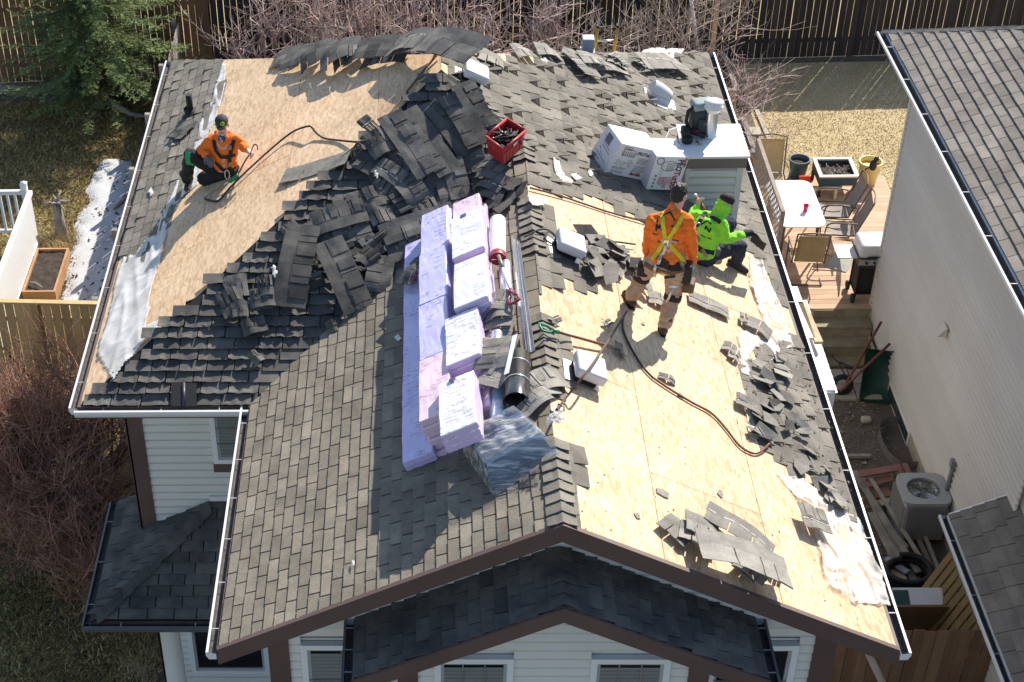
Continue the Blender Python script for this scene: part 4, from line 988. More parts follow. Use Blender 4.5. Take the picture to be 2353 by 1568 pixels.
for i in range(20):
    x = rx.uniform(700, 1075); y = rx.uniform(.25, .8); y = 640 - (x - 640) * .9 + (y - .5) * 200
    if x > 930 and y > 470 or y < 250: continue
    an = rx.choice((55, 60, 48, 70, -20, -15)) + rx.uniform(-8, 8); l = rx.uniform(60, 120); c, s = math.cos(R(an)) * l / 2, math.sin(R(an)) * l / 2
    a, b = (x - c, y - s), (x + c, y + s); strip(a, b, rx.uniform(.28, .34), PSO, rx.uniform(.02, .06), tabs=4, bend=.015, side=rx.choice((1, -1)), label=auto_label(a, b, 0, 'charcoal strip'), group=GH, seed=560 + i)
strip((578, 832), (598, 815), .17, PSO, .06, bend=.04, tabs=2, label='hexagonal loose shingle scrap on the lower hip courses', seed=599)
strip((750, 757), (790, 745), .16, PSO, .07, bend=.04, tabs=2, label='bent scrap lying in the valley below the crossed strips', seed=598)
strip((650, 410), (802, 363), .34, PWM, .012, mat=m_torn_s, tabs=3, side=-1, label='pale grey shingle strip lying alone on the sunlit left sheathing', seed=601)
strip((400, 320), (440, 280), .3, PWM, .05, tabs=2, label='lifted shingle flap near the black vent pipe', seed=602)
strip((395, 318), (432, 300), .28, PWM, .03, tabs=2, label='torn flap left of the kneeling worker', seed=603)
# curled courses peeled back along the rear hip
GR = 'shingle courses peeled back along the rear ridge'
rear = [((628, 139), (700, 123), .38, .05, .05), ((650, 142), (745, 117), .42, .11, .06), ((690, 150), (775, 108), .46, .15, .09), ((735, 148), (828, 104), .50, .17, .10), ((765, 152), (845, 112), .40, .08, .08), ((800, 128), (905, 104), .44, .15, .07), ((835, 138), (940, 118), .38, .08, .06)]
for i, (a, b, w, h, bd) in enumerate(rear): strip(a, b, w, PWM, h, mat=m_torn, bend=bd, curl=-.05, tabs=4, side=-1, label=('low curling course at the left end of the peeled rear ridge', 'flat peeled course next to the left end of the rear ridge', 'rising peeled course left of the tallest curl', 'tallest curled course on the rear left ridge', 'course lying under the tallest curl on the rear left ridge', 'curled course halfway to the arched sheet', 'last peeled course beside the big arched sheet')[i], group=GR, seed=620 + i)
strip((922, 118), (1105, 128), .52, PWM, .10, mat=m_torn, bend=.16, tabs=5, side=-1, label='large arched sheet of shingles humped over the roof peak', seed=640, hq=.05)
strip((905, 122), (1010, 104), .44, PWM, .16, mat=m_torn, bend=.10, tabs=4, side=-1, label='curled sheet tucked under the arched shingles at the peak', seed=641, hq=.1)
GE = 'loose shingles on the back right slope'
for i, (a, b, w, h, lb) in enumerate([((1098, 122), (1158, 152), .34, .03, 'flat sunlit strip beside the white vent at the peak'), ((1310, 120), (1364, 178), .36, .08, 'steeply tilted strip in the pile near the ladder'), ((1332, 132), (1392, 146), .28, .12, 'top piece of the loose pile near the ladder'),
    ((1360, 150), (1440, 168), .22, .05, None), ((1405, 122), (1442, 150), .3, .08, None), ((1395, 135), (1440, 160), .24, .04, None), ((1290, 118), (1330, 140), .3, .06, None), ((1472, 140), (1572, 152), .38, .09, 'broad flat flap of three tabs at the back right corner'), ((1462, 138), (1490, 160), .25, .05, None), ((1230, 112), (1285, 130), .3, .05, None), ((1180, 118), (1225, 125), .28, .05, None)]):
    strip(a, b, w, PE, h, mat=m_torn_s, bend=.03, tabs=3, side=-1, label=lb or auto_label(a, b, w, 'grey shingle'), group=GE, seed=650 + i, twist=.06)
# stacked cap pieces beside the crate and loose pieces around the men
for i, (a, b, w, h) in enumerate((((1096, 442), (1158, 448), .26, .03), ((1100, 420), (1160, 428), .26, .07), ((1103, 396), (1160, 404), .26, .11), ((1112, 372), (1165, 384), .28, .10))):
    strip(a, b, w, PGW, h + .05, bend=.07, tabs=2, label=('lowest', 'second lowest', 'second highest', 'topmost')[i] + ' bent ridge cap in the pile below the red crate', group='ridge caps piled below the red crate', seed=670 + i)
rnd = random.Random(77)
GM = 'broken shingles heaped by the standing man'
def shard(x, y, r, pl, h, label, group=None, mat=None, seed=0):
    rr = random.Random(seed); u, v = pl.q(x, y, h); ax, ay = rr.uniform(-.35, .35), rr.uniform(-.35, .35); a0 = rr.uniform(0, 3.14); el = rr.uniform(.45, .8); n = rr.choice((4, 4, 5, 5, 6)); P = []
    for k in range(n):
        a = 2 * math.pi * k / n + rr.uniform(-.3, .3); px, py = r * rr.uniform(.75, 1.2) * math.cos(a), r * el * rr.uniform(.75, 1.2) * math.sin(a)
        P.append((px * math.cos(a0) - py * math.sin(a0), px * math.sin(a0) + py * math.cos(a0)))
    c = (0, 0); vs = [pl.pt(u + p, v + q, h + .02 + max(-h - .015, ax * p + ay * q) + rr.uniform(0, .02)) for p, q in P]; m0 = pl.pt(u, v, h + .028)
    mb = MB(); k = len(vs); dn_ = pl.n * .006; allv = vs + [m0] + [p - dn_ for p in vs] + [m0 - dn_]; fs = []
    tn = rr.random()
    for i in range(k): j = (i + 1) % k; fs += [(i, j, k), (k + 1 + j, k + 1 + i, 2 * k + 1), (j, i, k + 1 + i, k + 1 + j)]
    mb.add(allv, fs, 0, False, tn); o = mb.build('torn_shingle', mat or m_torn_s); tag(o, label, 'torn shingle', group); return o
for i in range(30):
    x = rnd.uniform(1350, 1482); y = 562 + (x - 1352) * .45 + rnd.uniform(-24, 48); l = 30
    shard(x, y, rnd.uniform(.09, .21), PE, rnd.uniform(.01, .13), auto_label((x - 20, y - 8), (x + 20, y + 9), 0, 'broken shingle'), GM, m_torn_s if i % 3 else m_torn, 900 + i)
for i in range(0):
    x, y = rnd.uniform(1352, 1478), 0; y = 560 + (x - 1352) * .42 + rnd.uniform(-18, 42); a = rnd.uniform(.1, .9); l = rnd.uniform(30, 55)
    strip((x - l / 2, y - l * .2), (x + l / 2, y + l * .28), rnd.uniform(.16, .3), PE, rnd.uniform(.02, .15), mat=m_torn_s, bend=rnd.uniform(0, .04), tabs=2, twist=rnd.uniform(-.12, .12), label=auto_label((x - l / 2, y - l * .2), (x + l / 2, y + l * .28), 0, 'broken shingle'), group=GM, seed=700 + i)
for i, (a, b, w, h, lb) in enumerate((((1580, 680), (1674, 722), .24, .03, 'grey strip with a pale glue line right of the standing man'), ((1488, 682), (1532, 700), .22, .03, 'small torn piece between the standing man s feet'), ((1716, 735), (1772, 772), .24, .05, 'two tab piece below the seated man by the eave'), ((1698, 728), (1718, 738), .18, .04, 'chip of shingle next to the two tab piece'),
    ((1660, 792), (1692, 812), .18, .03, 'narrow scrap at the left end of the lower membrane'), ((1674, 812), (1698, 828), .16, .03, 'smaller scrap below the lower membrane'), ((1690, 915), (1745, 942), .20, .05, 'long scrap poking out over the sheathing'),
    ((1838, 1183), (1902, 1203), .32, .10, 'lifted grey piece with a white stripe on the lower membrane'), ((1266, 730), (1282, 745), .16, .03, 'brown scrap on the ridge above the green shovel'), ((1388, 740), (1402, 752), .14, .02, 'small chip left of the standing man s shadow'), ((1512, 862), (1552, 882), .09, .012, 'thin grey sliver on the lower sheathing'), ((1290, 548), (1310, 572), .2, .02, 'flat scrap on the upper sheathing strip'))):
    strip(a, b, w, PE, h, mat=m_torn_s, bend=.02, tabs=2, label=lb, seed=730 + i, group=None)
GL = 'torn shingles piled low on the right sheathing'
for i, (a, b, w, h, bd, lb) in enumerate((((1522, 1192), (1585, 1250), .30, .04, .02, 'leftmost piece of the lower right pile'), ((1572, 1196), (1650, 1235), .30, .10, .03, None), ((1560, 1215), (1640, 1262), .3, .07, .03, None), ((1622, 1172), (1775, 1275), .34, .12, .03, 'long pale strip behind in the lower right pile'), ((1604, 1250), (1812, 1320), .40, .19, .06, 'big curved strip on top of the lower right pile'), ((1708, 1300), (1758, 1340), .26, .08, .02, 'short piece sticking out below the big curved strip'), ((1690, 1290), (1740, 1335), .26, .04, .02, None), ((1770, 1310), (1800, 1330), .2, .03, .0, None))):
    strip(a, b, w, PE, h, mat=m_torn_s, bend=bd, tabs=3, side=-1, label=lb or auto_label(a, b, w, 'grey strip'), group=GL, seed=760 + i)
for i in range(38):
    x, y = rnd.choice(((1760, 860), (1790, 930), (1830, 980), (1850, 1060), (1885, 1100), (1800, 840), (1745, 980), (1905, 1150))); x += rnd.uniform(-22, 22); y += rnd.uniform(-25, 25)
    shard(x, y, rnd.uniform(.08, .17), PE, rnd.uniform(.02, .07), mat=m_torn_s if i % 3 else m_torn, seed=940 + i, label=auto_label((x - 18, y - 9), (x + 20, y + 12), 0, 'loose flap'), group='loose flaps by the right eave')
m_chip = M('shingle_chip', (.22, .20, .17), .9, (.32, .30, .26), 20)
def chip(q, r, pl, lb, mat=None):
    u, v = pl.q(*q); rr = random.Random(int(q[0])); pts = [(r * rr.uniform(.5, 1.1) * math.cos(a * 1.047), r * rr.uniform(.4, .9) * math.sin(a * 1.047)) for a in range(6)]
    mb = MB(); mb.prism([pl.pt(u + a, v + b, .004) for a, b in pts], pl.n * .008); o = mb.build('shingle_chip', mat or m_chip); tag(o, lb, 'shingle chip')
for i, (x, y, r) in enumerate(((1118, 452, .2), (1150, 440, .22), (1172, 462, .18), (1190, 445, .17), (1135, 468, .2), (1180, 425, .2), (1100, 470, .2), (1160, 478, .16), (1120, 430, .22))): shard(x, y, r, PGW, rnd.uniform(.03, .09), auto_label((x - 15, y), (x + 15, y + 3), 0, 'dark shingle scrap'), 'dark scraps between the crate and the bundles', m_torn, 980 + i)
chip((1523, 1135), .10, PE, 'rounded grey chip alone on the lower right sheathing'); chip((1463, 1187), .05, PE, 'little brown chip left of the lower right pile'); chip((1563, 912), .06, PE, 'dark chip right of the long rope bend'); chip((1655, 1135), .07, PE, 'brown stained chip in the middle of the lower sheathing'); chip((1478, 745), .04, PE, 'bright chip between the boots of the standing man')
lt = MB(); rr = random.Random(9)
for i in range(900):
    k = rr.choice(KE[4:] + KE[:1]); u = rr.uniform(min(p[0] for p in k), max(p[0] for p in k)); v = rr.uniform(min(p[1] for p in k), max(p[1] for p in k)); s = rr.uniform(.008, .03); a = rr.uniform(0, 3.1)
    if not keepE(u, v): continue
    c, d = math.cos(a) * s, math.sin(a) * s * .5
    lt.add([PE.pt(u - c, v - d, .022), PE.pt(u + d, v - c * .4, .03), PE.pt(u + c, v + d, .024), PE.pt(u - d, v + c * .4, .036)], [(0, 1, 2, 3)], 0, False, rr.random())
for i in range(260):
    pl, reg = rr.choice(((PE, REG_E2), (PE, REG_E2), (PWM, REG_W))); u = rr.uniform(0, 8); v = rr.uniform(.1, 3.3); s = rr.uniform(.004, .014)
    if not inpoly(u, v, reg): continue
    lt.add([pl.pt(u - s, v, .003), pl.pt(u, v - s, .005), pl.pt(u + s, v, .003), pl.pt(u, v + s * .6, .006)], [(0, 1, 2, 3)], 0, False, rr.random())
o = lt.build('shingle_crumbs', M('crumbs', (.06, .055, .05), .95, (.2, .18, .15), 30, tone=.5)); tag(o, 'crumbs of broken shingle scattered over the right slope', 'debris', kind='stuff')

# ================================================================= MEMBRANES
def film_mat(name, col, alpha, rough=.35):
    m = bpy.data.materials.new(name); m.use_nodes = True; N = m.node_tree.nodes; L = m.node_tree.links; b = N['Principled BSDF']
    b.inputs['Base Color'].default_value = (*col, 1); b.inputs['Roughness'].default_value = rough
    tc = N.new('ShaderNodeTexCoord'); nz = N.new('ShaderNodeTexNoise'); nz.inputs['Scale'].default_value = 3.5; nz.inputs['Detail'].default_value = 6; nz.inputs['Distortion'].default_value = 1.2
    L.new(tc.outputs['Object'], nz.inputs['Vector']); mr = N.new('ShaderNodeMapRange'); mr.inputs['From Min'].default_value = .35; mr.inputs['From Max'].default_value = .65
    mr.inputs['To Min'].default_value = alpha[0]; mr.inputs['To Max'].default_value = alpha[1]; L.new(nz.outputs[0], mr.inputs['Value']); L.new(mr.outputs[0], b.inputs['Alpha']); return m
m_film = film_mat('ice_membrane', (.68, .67, .65), (.50, .97))
m_film2 = film_mat('ice_membrane_torn', (.78, .73, .67), (.08, .85))
def membrane(name, label, pl, qp, mat, amp=.03, n=60, h=.004, ragged=.03, cat='membrane', streak=(0, 1)):
    pol = qpoly(pl, qp); us = [p[0] for p in pol]; vs_ = [p[1] for p in pol]; u0, u1, v0, v1 = min(us), max(us), min(vs_), max(vs_)
    nu = int(n * (u1 - u0) / max(u1 - u0, v1 - v0)) + 4; nv = int(n * (v1 - v0) / max(u1 - u0, v1 - v0)) + 4; idx = {}; vv = []; ff = []
    seg = [(V3((*pol[i - 1], 0)), V3((*pol[i], 0))) for i in range(len(pol))]
    for i in range(nu + 1):
        for j in range(nv + 1):
            u = u0 - .05 + (u1 - u0 + .1) * i / nu; v = v0 - .05 + (v1 - v0 + .1) * j / nv; p = V3((u, v, 0)); dm = 9
            for a, b in seg:
                ab = b - a; t = max(0, min(1, (p - a).dot(ab) / max(ab.length_squared, 1e-9))); dm = min(dm, (p - a - ab * t).length)
            d = (dm if inpoly(u, v, pol) else -dm) + ragged * noise.noise(V3((u * 9, v * 9, 1))) + .015
            if d > 0:
                w = (1 - abs(noise.noise(V3((u * .9 + v * .5, v * 4.5, 4))))) ** 5 * .75 + .25 * noise.noise(V3((u * 3, v * 8, 8))) - .32
                idx[i, j] = len(vv); vv.append(pl.pt(u, v, h + amp * (max(0, w + .35)) ** 1.2 + .012 * (1 if d < .03 else 0) * max(0, noise.noise(V3((u * 15, v * 15, 5))) + .3)))
    for i in range(nu):
        for j in range(nv):
            q = [(i, j), (i + 1, j), (i + 1, j + 1), (i, j + 1)]
            if all(k in idx for k in q): ff.append(tuple(idx[k] for k in q))
    mb = MB(); mb.add(vv, ff, 0, True); o = mb.build(name, mat)
    md = o.modifiers.new('thick', 'SOLIDIFY'); md.thickness = .002; md.offset = 1
    tag(o, label, cat); return o
membrane('eave_membrane', 'crumpled white membrane peeling along the left eave and past the kneeling worker', PWM, [(511, 145), (521, 150), (514, 215), (494, 285), (480, 305), (472, 340), (455, 425), (428, 450), (393, 480), (387, 510), (376, 580), (353, 650), (335, 750), (374, 738), (352, 768), (310, 815), (280, 845), (262, 874), (240, 845), (227, 815), (238, 765), (284, 592), (312, 590), (365, 515), (403, 432), (448, 345), (456, 296), (486, 240), (499, 195)], m_film, .03, n=270, ragged=.006)
membrane('torn_membrane', 'pale torn membrane below the seated man by the right gutter', PE, [(1722, 592), (1748, 602), (1778, 680), (1808, 750), (1822, 800), (1795, 800), (1770, 780), (1742, 710), (1720, 650)], m_film2, .06, n=150, ragged=.02)
membrane('torn_membrane', 'white ragged membrane showing between torn shingles above the right eave patch', PE, [(1690, 772), (1720, 756), (1762, 762), (1800, 800), (1770, 835), (1735, 800), (1714, 832), (1724, 870), (1704, 862), (1696, 800)], m_film2, .05, n=50)
membrane('torn_membrane', 'narrow white membrane edge beside the right eave patch', PE, [(1698, 890), (1712, 900), (1736, 990), (1740, 1020), (1722, 1010), (1712, 950)], m_film2, .02, n=40)
membrane('torn_membrane', 'large bright membrane hanging over the lower right eave', PE, [(1782, 1090), (1850, 1112), (1905, 1170), (1972, 1192), (2045, 1392), (1955, 1385), (1900, 1345), (1882, 1280), (1868, 1215), (1900, 1200), (1835, 1150)], m_film2, .06, n=170, ragged=.015)
membrane('torn_membrane', 'white membrane showing at the back right corner', PE, [(1460, 122), (1500, 112), (1570, 116), (1558, 140), (1470, 130)], m_film, .03, n=40)
membrane('torn_paper', 'cream paper scrap right of the ridge near the white boxes', PE, [(1268, 368), (1280, 372), (1292, 408), (1312, 420), (1306, 428), (1285, 420), (1274, 400)], m_film2, .01, n=40, h=.03)
membrane('torn_paper', 'clear plastic scrap on the ridge above the bundles', PE, [(1205, 462), (1245, 465), (1255, 478), (1215, 482)], m_film, .04, n=30, h=.05)
for i, (x, y, a, b, lb) in enumerate(((1320, 412, 26, 16, 'white scrap below the torn cream paper'), (1354, 405, 10, 22, 'white scrap next to the left carton'), (1250, 145, 22, 12, 'pale scrap high on the back right slope'), (918, 782, 16, 12, 'white strap offcut on the shaded gable shingles'), (634, 645, 10, 30, 'white strip offcut in the hip heap'), (802, 712, 10, 24, 'pale metal offcut by the valley'), (866, 425, 6, 26, 'thin pale offcut on the hip heap'), (816, 1302, 6, 14, 'white sliver low on the gable shingles'), (350, 447, 12, 22, 'curl of white film on the left eave shingles'))):
    pl = PE if x > 1200 else (PGW if x > 640 and y > 690 else (PWM if x < 400 else PSO))
    if x in (634, 866): hh = .22
    else: hh = .03
    membrane('film_scrap', lb, pl, [(x - a / 2, y - b * .2), (x, y - b / 2), (x + a / 2, y + b * .1), (x, y + b / 2)], m_film, .02, n=14, h=hh, ragged=.01, cat='scrap')

# ================================================================= BUNDLES
def print_mat(name, base, ink, side):
    m = bpy.data.materials.new(name); m.use_nodes = True; N = m.node_tree.nodes; L = m.node_tree.links; b = N['Principled BSDF']
    b.inputs['Roughness'].default_value = .28; b.inputs['Specular IOR Level'].default_value = .55
    tc = N.new('ShaderNodeTexCoord'); oi = N.new('ShaderNodeObjectInfo'); va = N.new('ShaderNodeVectorMath'); va.operation = 'ADD'
    mu = N.new('ShaderNodeMath'); mu.operation = 'MULTIPLY'; mu.inputs[1].default_value = 37; L.new(oi.outputs['Random'], mu.inputs[0])
    L.new(tc.outputs['Object'], va.inputs[0]); L.new(mu.outputs[0], va.inputs[1])
    mp = N.new('ShaderNodeMapping'); mp.inputs['Scale'].default_value = (60, 7, 3); L.new(va.outputs[0], mp.inputs[0])
    n1 = N.new('ShaderNodeTexNoise'); n1.inputs['Scale'].default_value = 1; n1.inputs['Detail'].default_value = 1; L.new(mp.outputs[0], n1.inputs['Vector'])
    n2 = N.new('ShaderNodeTexNoise'); n2.inputs['Scale'].default_value = 4.2; n2.inputs['Detail'].default_value = 0; L.new(va.outputs[0], n2.inputs['Vector'])
    n3 = N.new('ShaderNodeTexNoise'); n3.inputs['Scale'].default_value = 110; n3.inputs['Detail'].default_value = 0; L.new(va.outputs[0], n3.inputs['Vector'])
    def cmp(a, v, op='GREATER_THAN'):
        x = N.new('ShaderNodeMath'); x.operation = op; L.new(a, x.inputs[0]); x.inputs[1].default_value = v; return x.outputs[0]
    def mul(a, c): x = N.new('ShaderNodeMath'); x.operation = 'MULTIPLY'; L.new(a, x.inputs[0]); L.new(c, x.inputs[1]); return x.outputs[0]
    f = mul(mul(cmp(n1.outputs[0], .56), cmp(n2.outputs[0], .50)), cmp(n3.outputs[0], .47))
    g = N.new('ShaderNodeNewGeometry'); 
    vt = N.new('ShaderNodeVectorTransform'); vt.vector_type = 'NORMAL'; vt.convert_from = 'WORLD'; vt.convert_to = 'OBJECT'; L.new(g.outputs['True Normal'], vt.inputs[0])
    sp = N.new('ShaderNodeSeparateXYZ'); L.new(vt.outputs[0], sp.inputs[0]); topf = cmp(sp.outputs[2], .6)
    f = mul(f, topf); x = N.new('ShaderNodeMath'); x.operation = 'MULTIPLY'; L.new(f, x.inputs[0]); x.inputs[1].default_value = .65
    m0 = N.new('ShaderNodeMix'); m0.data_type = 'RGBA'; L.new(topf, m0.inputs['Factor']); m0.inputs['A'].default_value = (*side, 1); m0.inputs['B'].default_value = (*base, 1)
    mx = N.new('ShaderNodeMix'); mx.data_type = 'RGBA'; L.new(x.outputs[0], mx.inputs['Factor']); L.new(m0.outputs['Result'], mx.inputs['A']); mx.inputs['B'].default_value = (*ink, 1)
    L.new(mx.outputs['Result'], b.inputs['Base Color'])
    w = N.new('ShaderNodeTexNoise'); w.inputs['Scale'].default_value = 1; w.inputs['Detail'].default_value = 3; w.inputs['Distortion'].default_value = 1.2
    mw2 = N.new('ShaderNodeMapping'); mw2.inputs['Scale'].default_value = (3, 16, 6); L.new(va.outputs[0], mw2.inputs[0]); L.new(mw2.outputs[0], w.inputs['Vector'])
    bp = N.new('ShaderNodeBump'); bp.inputs['Strength'].default_value = .22; bp.inputs['Distance'].default_value = .015; L.new(w.outputs[0], bp.inputs['Height']); L.new(bp.outputs[0], b.inputs['Normal']); return m
m_bun = print_mat('bundle_wrap_shade_blue', (.56, .53, .80), (.10, .08, .24), (.54, .48, .77))  # wrap itself is pinkish white; its bluish shade is put into this colour
m_bun_p = print_mat('bundle_wrap_pink', (.78, .62, .70), (.5, .05, .2), (.72, .55, .68))
m_bun_w = print_mat('bundle_wrap_white', (.86, .84, .84), (.22, .18, .28), (.60, .48, .72))  # purple side colour carries the shade below the white tops
m_mag = M('magenta_print', (.55, .06, .30), .4)
def rbox(d, r=.02, seg=2, mi=0):
    bm = bmesh.new(); bmesh.ops.create_cube(bm, size=1)
    for v in bm.verts: v.co = V3((v.co.x * d[0], v.co.y * d[1], v.co.z * d[2]))
    bmesh.ops.bevel(bm, geom=bm.edges[:], offset=r, segments=seg, affect='EDGES', profile=.6)
    vs = [v.co.copy() for v in bm.verts]; bm.verts.ensure_lookup_table(); fs = [tuple(v.index for v in f.verts) for f in bm.faces]; bm.free(); return vs, fs
def bundle(u, v, h, L=.98, W=.335, H=.075, mat=None, ang=0, label='', group='shrink wrapped shingle bundles stacked on the gable roof', marks=0, seed=0):
    rnd = random.Random(seed); vs, fs = rbox((L, W, H), .009, 1)
    bm = bmesh.new(); bvs = [bm.verts.new(p) for p in vs]; [bm.faces.new([bvs[i] for i in f]) for f in fs]
    bmesh.ops.subdivide_edges(bm, edges=[e for e in bm.edges if e.calc_length() > .2], cuts=7, use_grid_fill=True)
    for p in bm.verts:
        c = p.co; p.co += V3((rnd.uniform(-.002, .002), rnd.uniform(-.003, .003), (.006 * math.sin(c.x * 9 + seed) + rnd.uniform(-.002, .002))))
    me_v = [p.co.copy() for p in bm.verts]; bm.verts.index_update(); me_f = [tuple(p.index for p in f.verts) for f in bm.faces]; bm.free()
    mb = MB(); mb.add(me_v, me_f, 0, False)
    o = mb.build('shingle_bundle', mat); M0 = PGW.mat(u, v, h + H / 2, ang + rnd.uniform(-.02, .02)); o.matrix_world = M0; tag(o, label, 'shingle bundle', group)
    for (x, y, a, b) in (((-.30, .05, .10, .08), (-.19, -.02, .05, .10), (-.36, -.1, .04, .05)) if marks == 1 else ((.36, .03, .05, .07),) if marks else ()):
        mk = MB(); mk.box((x, y, H / 2 + .009), (a, b, .002)); mk.build('printed_mark', m_mag if marks == 1 else m_bun_ink, o, world=False)
    return o
m_bun_ink = M('bundle_ink', (.10, .09, .20), .5)
PLACE = ('at the end nearest the camera', 'second pile from the camera', 'third pile from the camera', 'at the far upper end'); LAYER = ('lowest', 'second lowest', 'third lowest', 'fourth', 'fifth', 'uppermost')
def uvq(x, y, h): return PGW.q(x, y, h)
sd_i = 0
# lowest outer row on the eave side, two layers
uA, vA = PGW.q(936, 1086, 0.0)
for k in range(4):
    for l in range(2):
        sd_i += 1; bundle(uA + .49 + k * .96 - l * .03, vA + .17 + l * .01, l * .077, mat=m_bun, label=('upper' if l else 'lower') + ' shade-tinted bundle of the outer left row, ' + PLACE[k] + (', magenta print' if k == 3 and l else ''), seed=sd_i, marks=1 if (k == 3 and l == 1) else 0)
# second row, five layers
for k in range(4):
    n = (6, 6, 6, 5)[k]
    for l in range(n):
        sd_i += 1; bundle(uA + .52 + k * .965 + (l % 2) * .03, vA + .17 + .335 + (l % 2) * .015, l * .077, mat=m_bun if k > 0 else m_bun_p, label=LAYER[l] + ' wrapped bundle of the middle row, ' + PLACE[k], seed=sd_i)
# third row toward the ridge
for k in range(4):
    n = (4, 3, 3, 4)[k]
    for l in range(n):
        sd_i += 1; bundle(uA + .62 + k * .965, vA + .17 + .68 + (l % 2) * .02, l * .077, mat=m_bun_p, label=LAYER[l] + ' pink bundle of the row nearest the ridge, ' + PLACE[k], seed=sd_i)
# white tops placed by their upper faces
tops = [((1003, 990), (1093, 860), .56, 'white bundle nearest the camera on top of the stack', 2, 3), ((1022, 830), (1100, 716), .50, 'white glossy bundle second from the camera on top of the stack', 0, 3), ((1043, 694), (1114, 592), .56, 'white bundle third from the camera, plastic pulled in long folds', 0, 4), ((1038, 575), (1106, 494), .52, 'white bundle farthest from the camera', 2, 3)]
for (a, b, h, lb, mk, nl) in tops:
    p = PGW.q(a[0], a[1], h); q = PGW.q(b[0], b[1], h); cu, cv = (p[0] + q[0]) / 2, (p[1] + q[1]) / 2; Lw = abs(q[0] - p[0])
    for l in range(nl):
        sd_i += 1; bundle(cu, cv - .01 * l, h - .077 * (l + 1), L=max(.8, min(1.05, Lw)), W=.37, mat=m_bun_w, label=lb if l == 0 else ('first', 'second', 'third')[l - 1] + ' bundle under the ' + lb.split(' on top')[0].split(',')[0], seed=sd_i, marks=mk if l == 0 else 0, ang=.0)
def roll(name, label, q1, q2, r, pl, mats, h=None, hollow=False, cat='roll', bands=None):
    h = r if h is None else h; a = pl.w(*q1, h); b = pl.w(*q2, h); L = (b - a).length; d = (b - a).normalized()
    M0 = d.to_track_quat('Z', 'Y').to_matrix().to_4x4(); M0.translation = a
    t = thing(name, label, cat, M=M0)
    mb = MB(); mb.lathe([(r, 0), (r * 1.01, L * .1), (r, L * .5), (r * 1.01, L * .9), (r, L)] if not hollow else [(r, 0), (r, L), (r - .012, L), (r - .012, 0), (r, 0)], 32); mb.build('body', mats[0], t, world=False)
    if not hollow:
        for z, s in ((0, -1), (L, 1)):
            mb = MB(); mb.lathe([(r * .97, z + s * .002), (r * .3, z + s * .004), (r * .28, z - s * .05), (.001, z - s * .06)], 28); mb.build('end', mats[1], t, world=False)
    for z, w in (bands or ()):
        mb = MB(); mb.lathe([(r + .002, z * L), (r + .004, z * L + w * .1), (r + .004, z * L + w), (r + .002, z * L + w)], 32); mb.build('band', mats[2], t, world=False)
    return t
m_blkfoil = M('dark_foil', (.05, .05, .052), .22, (.09, .09, .095), 6, metal=.6)
m_rollw = print_mat('underlay_wrap_white', (.78, .78, .80), (.03, .03, .03), (.78, .78, .80))
m_rollb = M('underlay_wrap_blue', (.30, .48, .60), .35, (.74, .80, .84), 5, lo=.45, hi=.52)
m_red = M('red_print', (.30, .012, .03), .45)
m_silver = M('silver_foil', (.55, .55, .56), .25, (.75, .75, .76), 15, metal=.7)
roll('membrane_roll', 'dark shiny roll with two light bands beside the ridge', (1186, 925), (1190, 822), .125, PGW, (m_blkfoil, m_dark, m_silver), h=.28, hollow=True, bands=((.38, .012), (.75, .012)))
roll('underlay_roll', 'white printed roll with a dark red lower end at the top of the stack', (1144, 595), (1144, 508), .085, PGW, (m_rollw, m_red, m_red), h=.32, bands=((.01, .06),))
roll('underlay_roll', 'blue and white wrapped roll beside the dark shiny roll', (1147, 970), (1147, 880), .09, PGW, (m_rollb, m_white_metal, m_silver), h=.2)
roll('flashing_roll', 'thin silver roll under the red handled shovel', (1165, 680), (1160, 608), .065, PGW, (m_silver, m_alum, m_silver), h=.24)
roll('flashing_roll', 'short silver roll half hidden below the loose grey shingles', (1140, 800), (1142, 768), .06, PGW, (m_silver, m_alum, m_silver), h=.3)
t = thing('metal_flashing', 'bundle of long grey metal flashing lengths beside the ridge', 'flashing', PGW.w(1210, 812, .08))
for k in range(4):
    a = PGW.w(1205 + k * 6, 815 - k * 2, .10 + .012 * (k % 2)); b = PGW.w(1174 + k * 5, 548 + k * 4, .16 + .012 * (k % 2)); d = b - a; w = PGW.v * .028
    mb = MB(); mb.obox(a, d, w, PGW.n * .004); mb.obox(a + w, d, w * .12, PGW.n * .022); mb.build('strip', m_alum, t)
def dshovel(name, label, g, e, pl, hg, he_, mats, blade=(.2, .24), bl_mat=None):
    a = pl.w(*g, hg); b = pl.w(*e, he_); d = (b - a).normalized(); n = pl.n; s = d.cross(n).normalized(); L = (b - a).length
    t = thing(name, label, 'shovel', a)
    mb = MB(); mb.tube([a + d * .12, a + d * (L * .5), b - d * .0], .016, 8); mb.build('shaft', mats[0], t)
    mb = MB(); mb.tube([a + d * .15, a + d * .09 + s * .05, a + d * .0 + s * .055, a - d * .012, a - s * .055, a + d * .09 - s * .05, a + d * .15], .014, 8); mb.tube([a + d * .13, a + d * .22], .022, 8); mb.build('grip', mats[1], t)
    mb = MB(); mb.slab(lambda u, v: (b - d * .02 + d * blade[1] * u + s * blade[0] * (v - .5) + n * (.03 * (2 * v - 1) ** 2 - .03 * u), b - d * .02 + d * blade[1] * u + s * blade[0] * (v - .5) + n * (.03 * (2 * v - 1) ** 2 - .03 * u - .004)), 4, 6); mb.tube([b - d * .2, b + d * .03], .02, 8); mb.build('blade', bl_mat or mats[2], t)
    return t
m_green = M('green_plastic', (.02, .22, .12), .4); m_rust = M('varnished_shaft', (.19, .07, .045), .5, (.26, .11, .07), 10); m_blade_st = M('worn_steel', (.16, .15, .13), .5, (.26, .24, .2), 10, metal=.5)
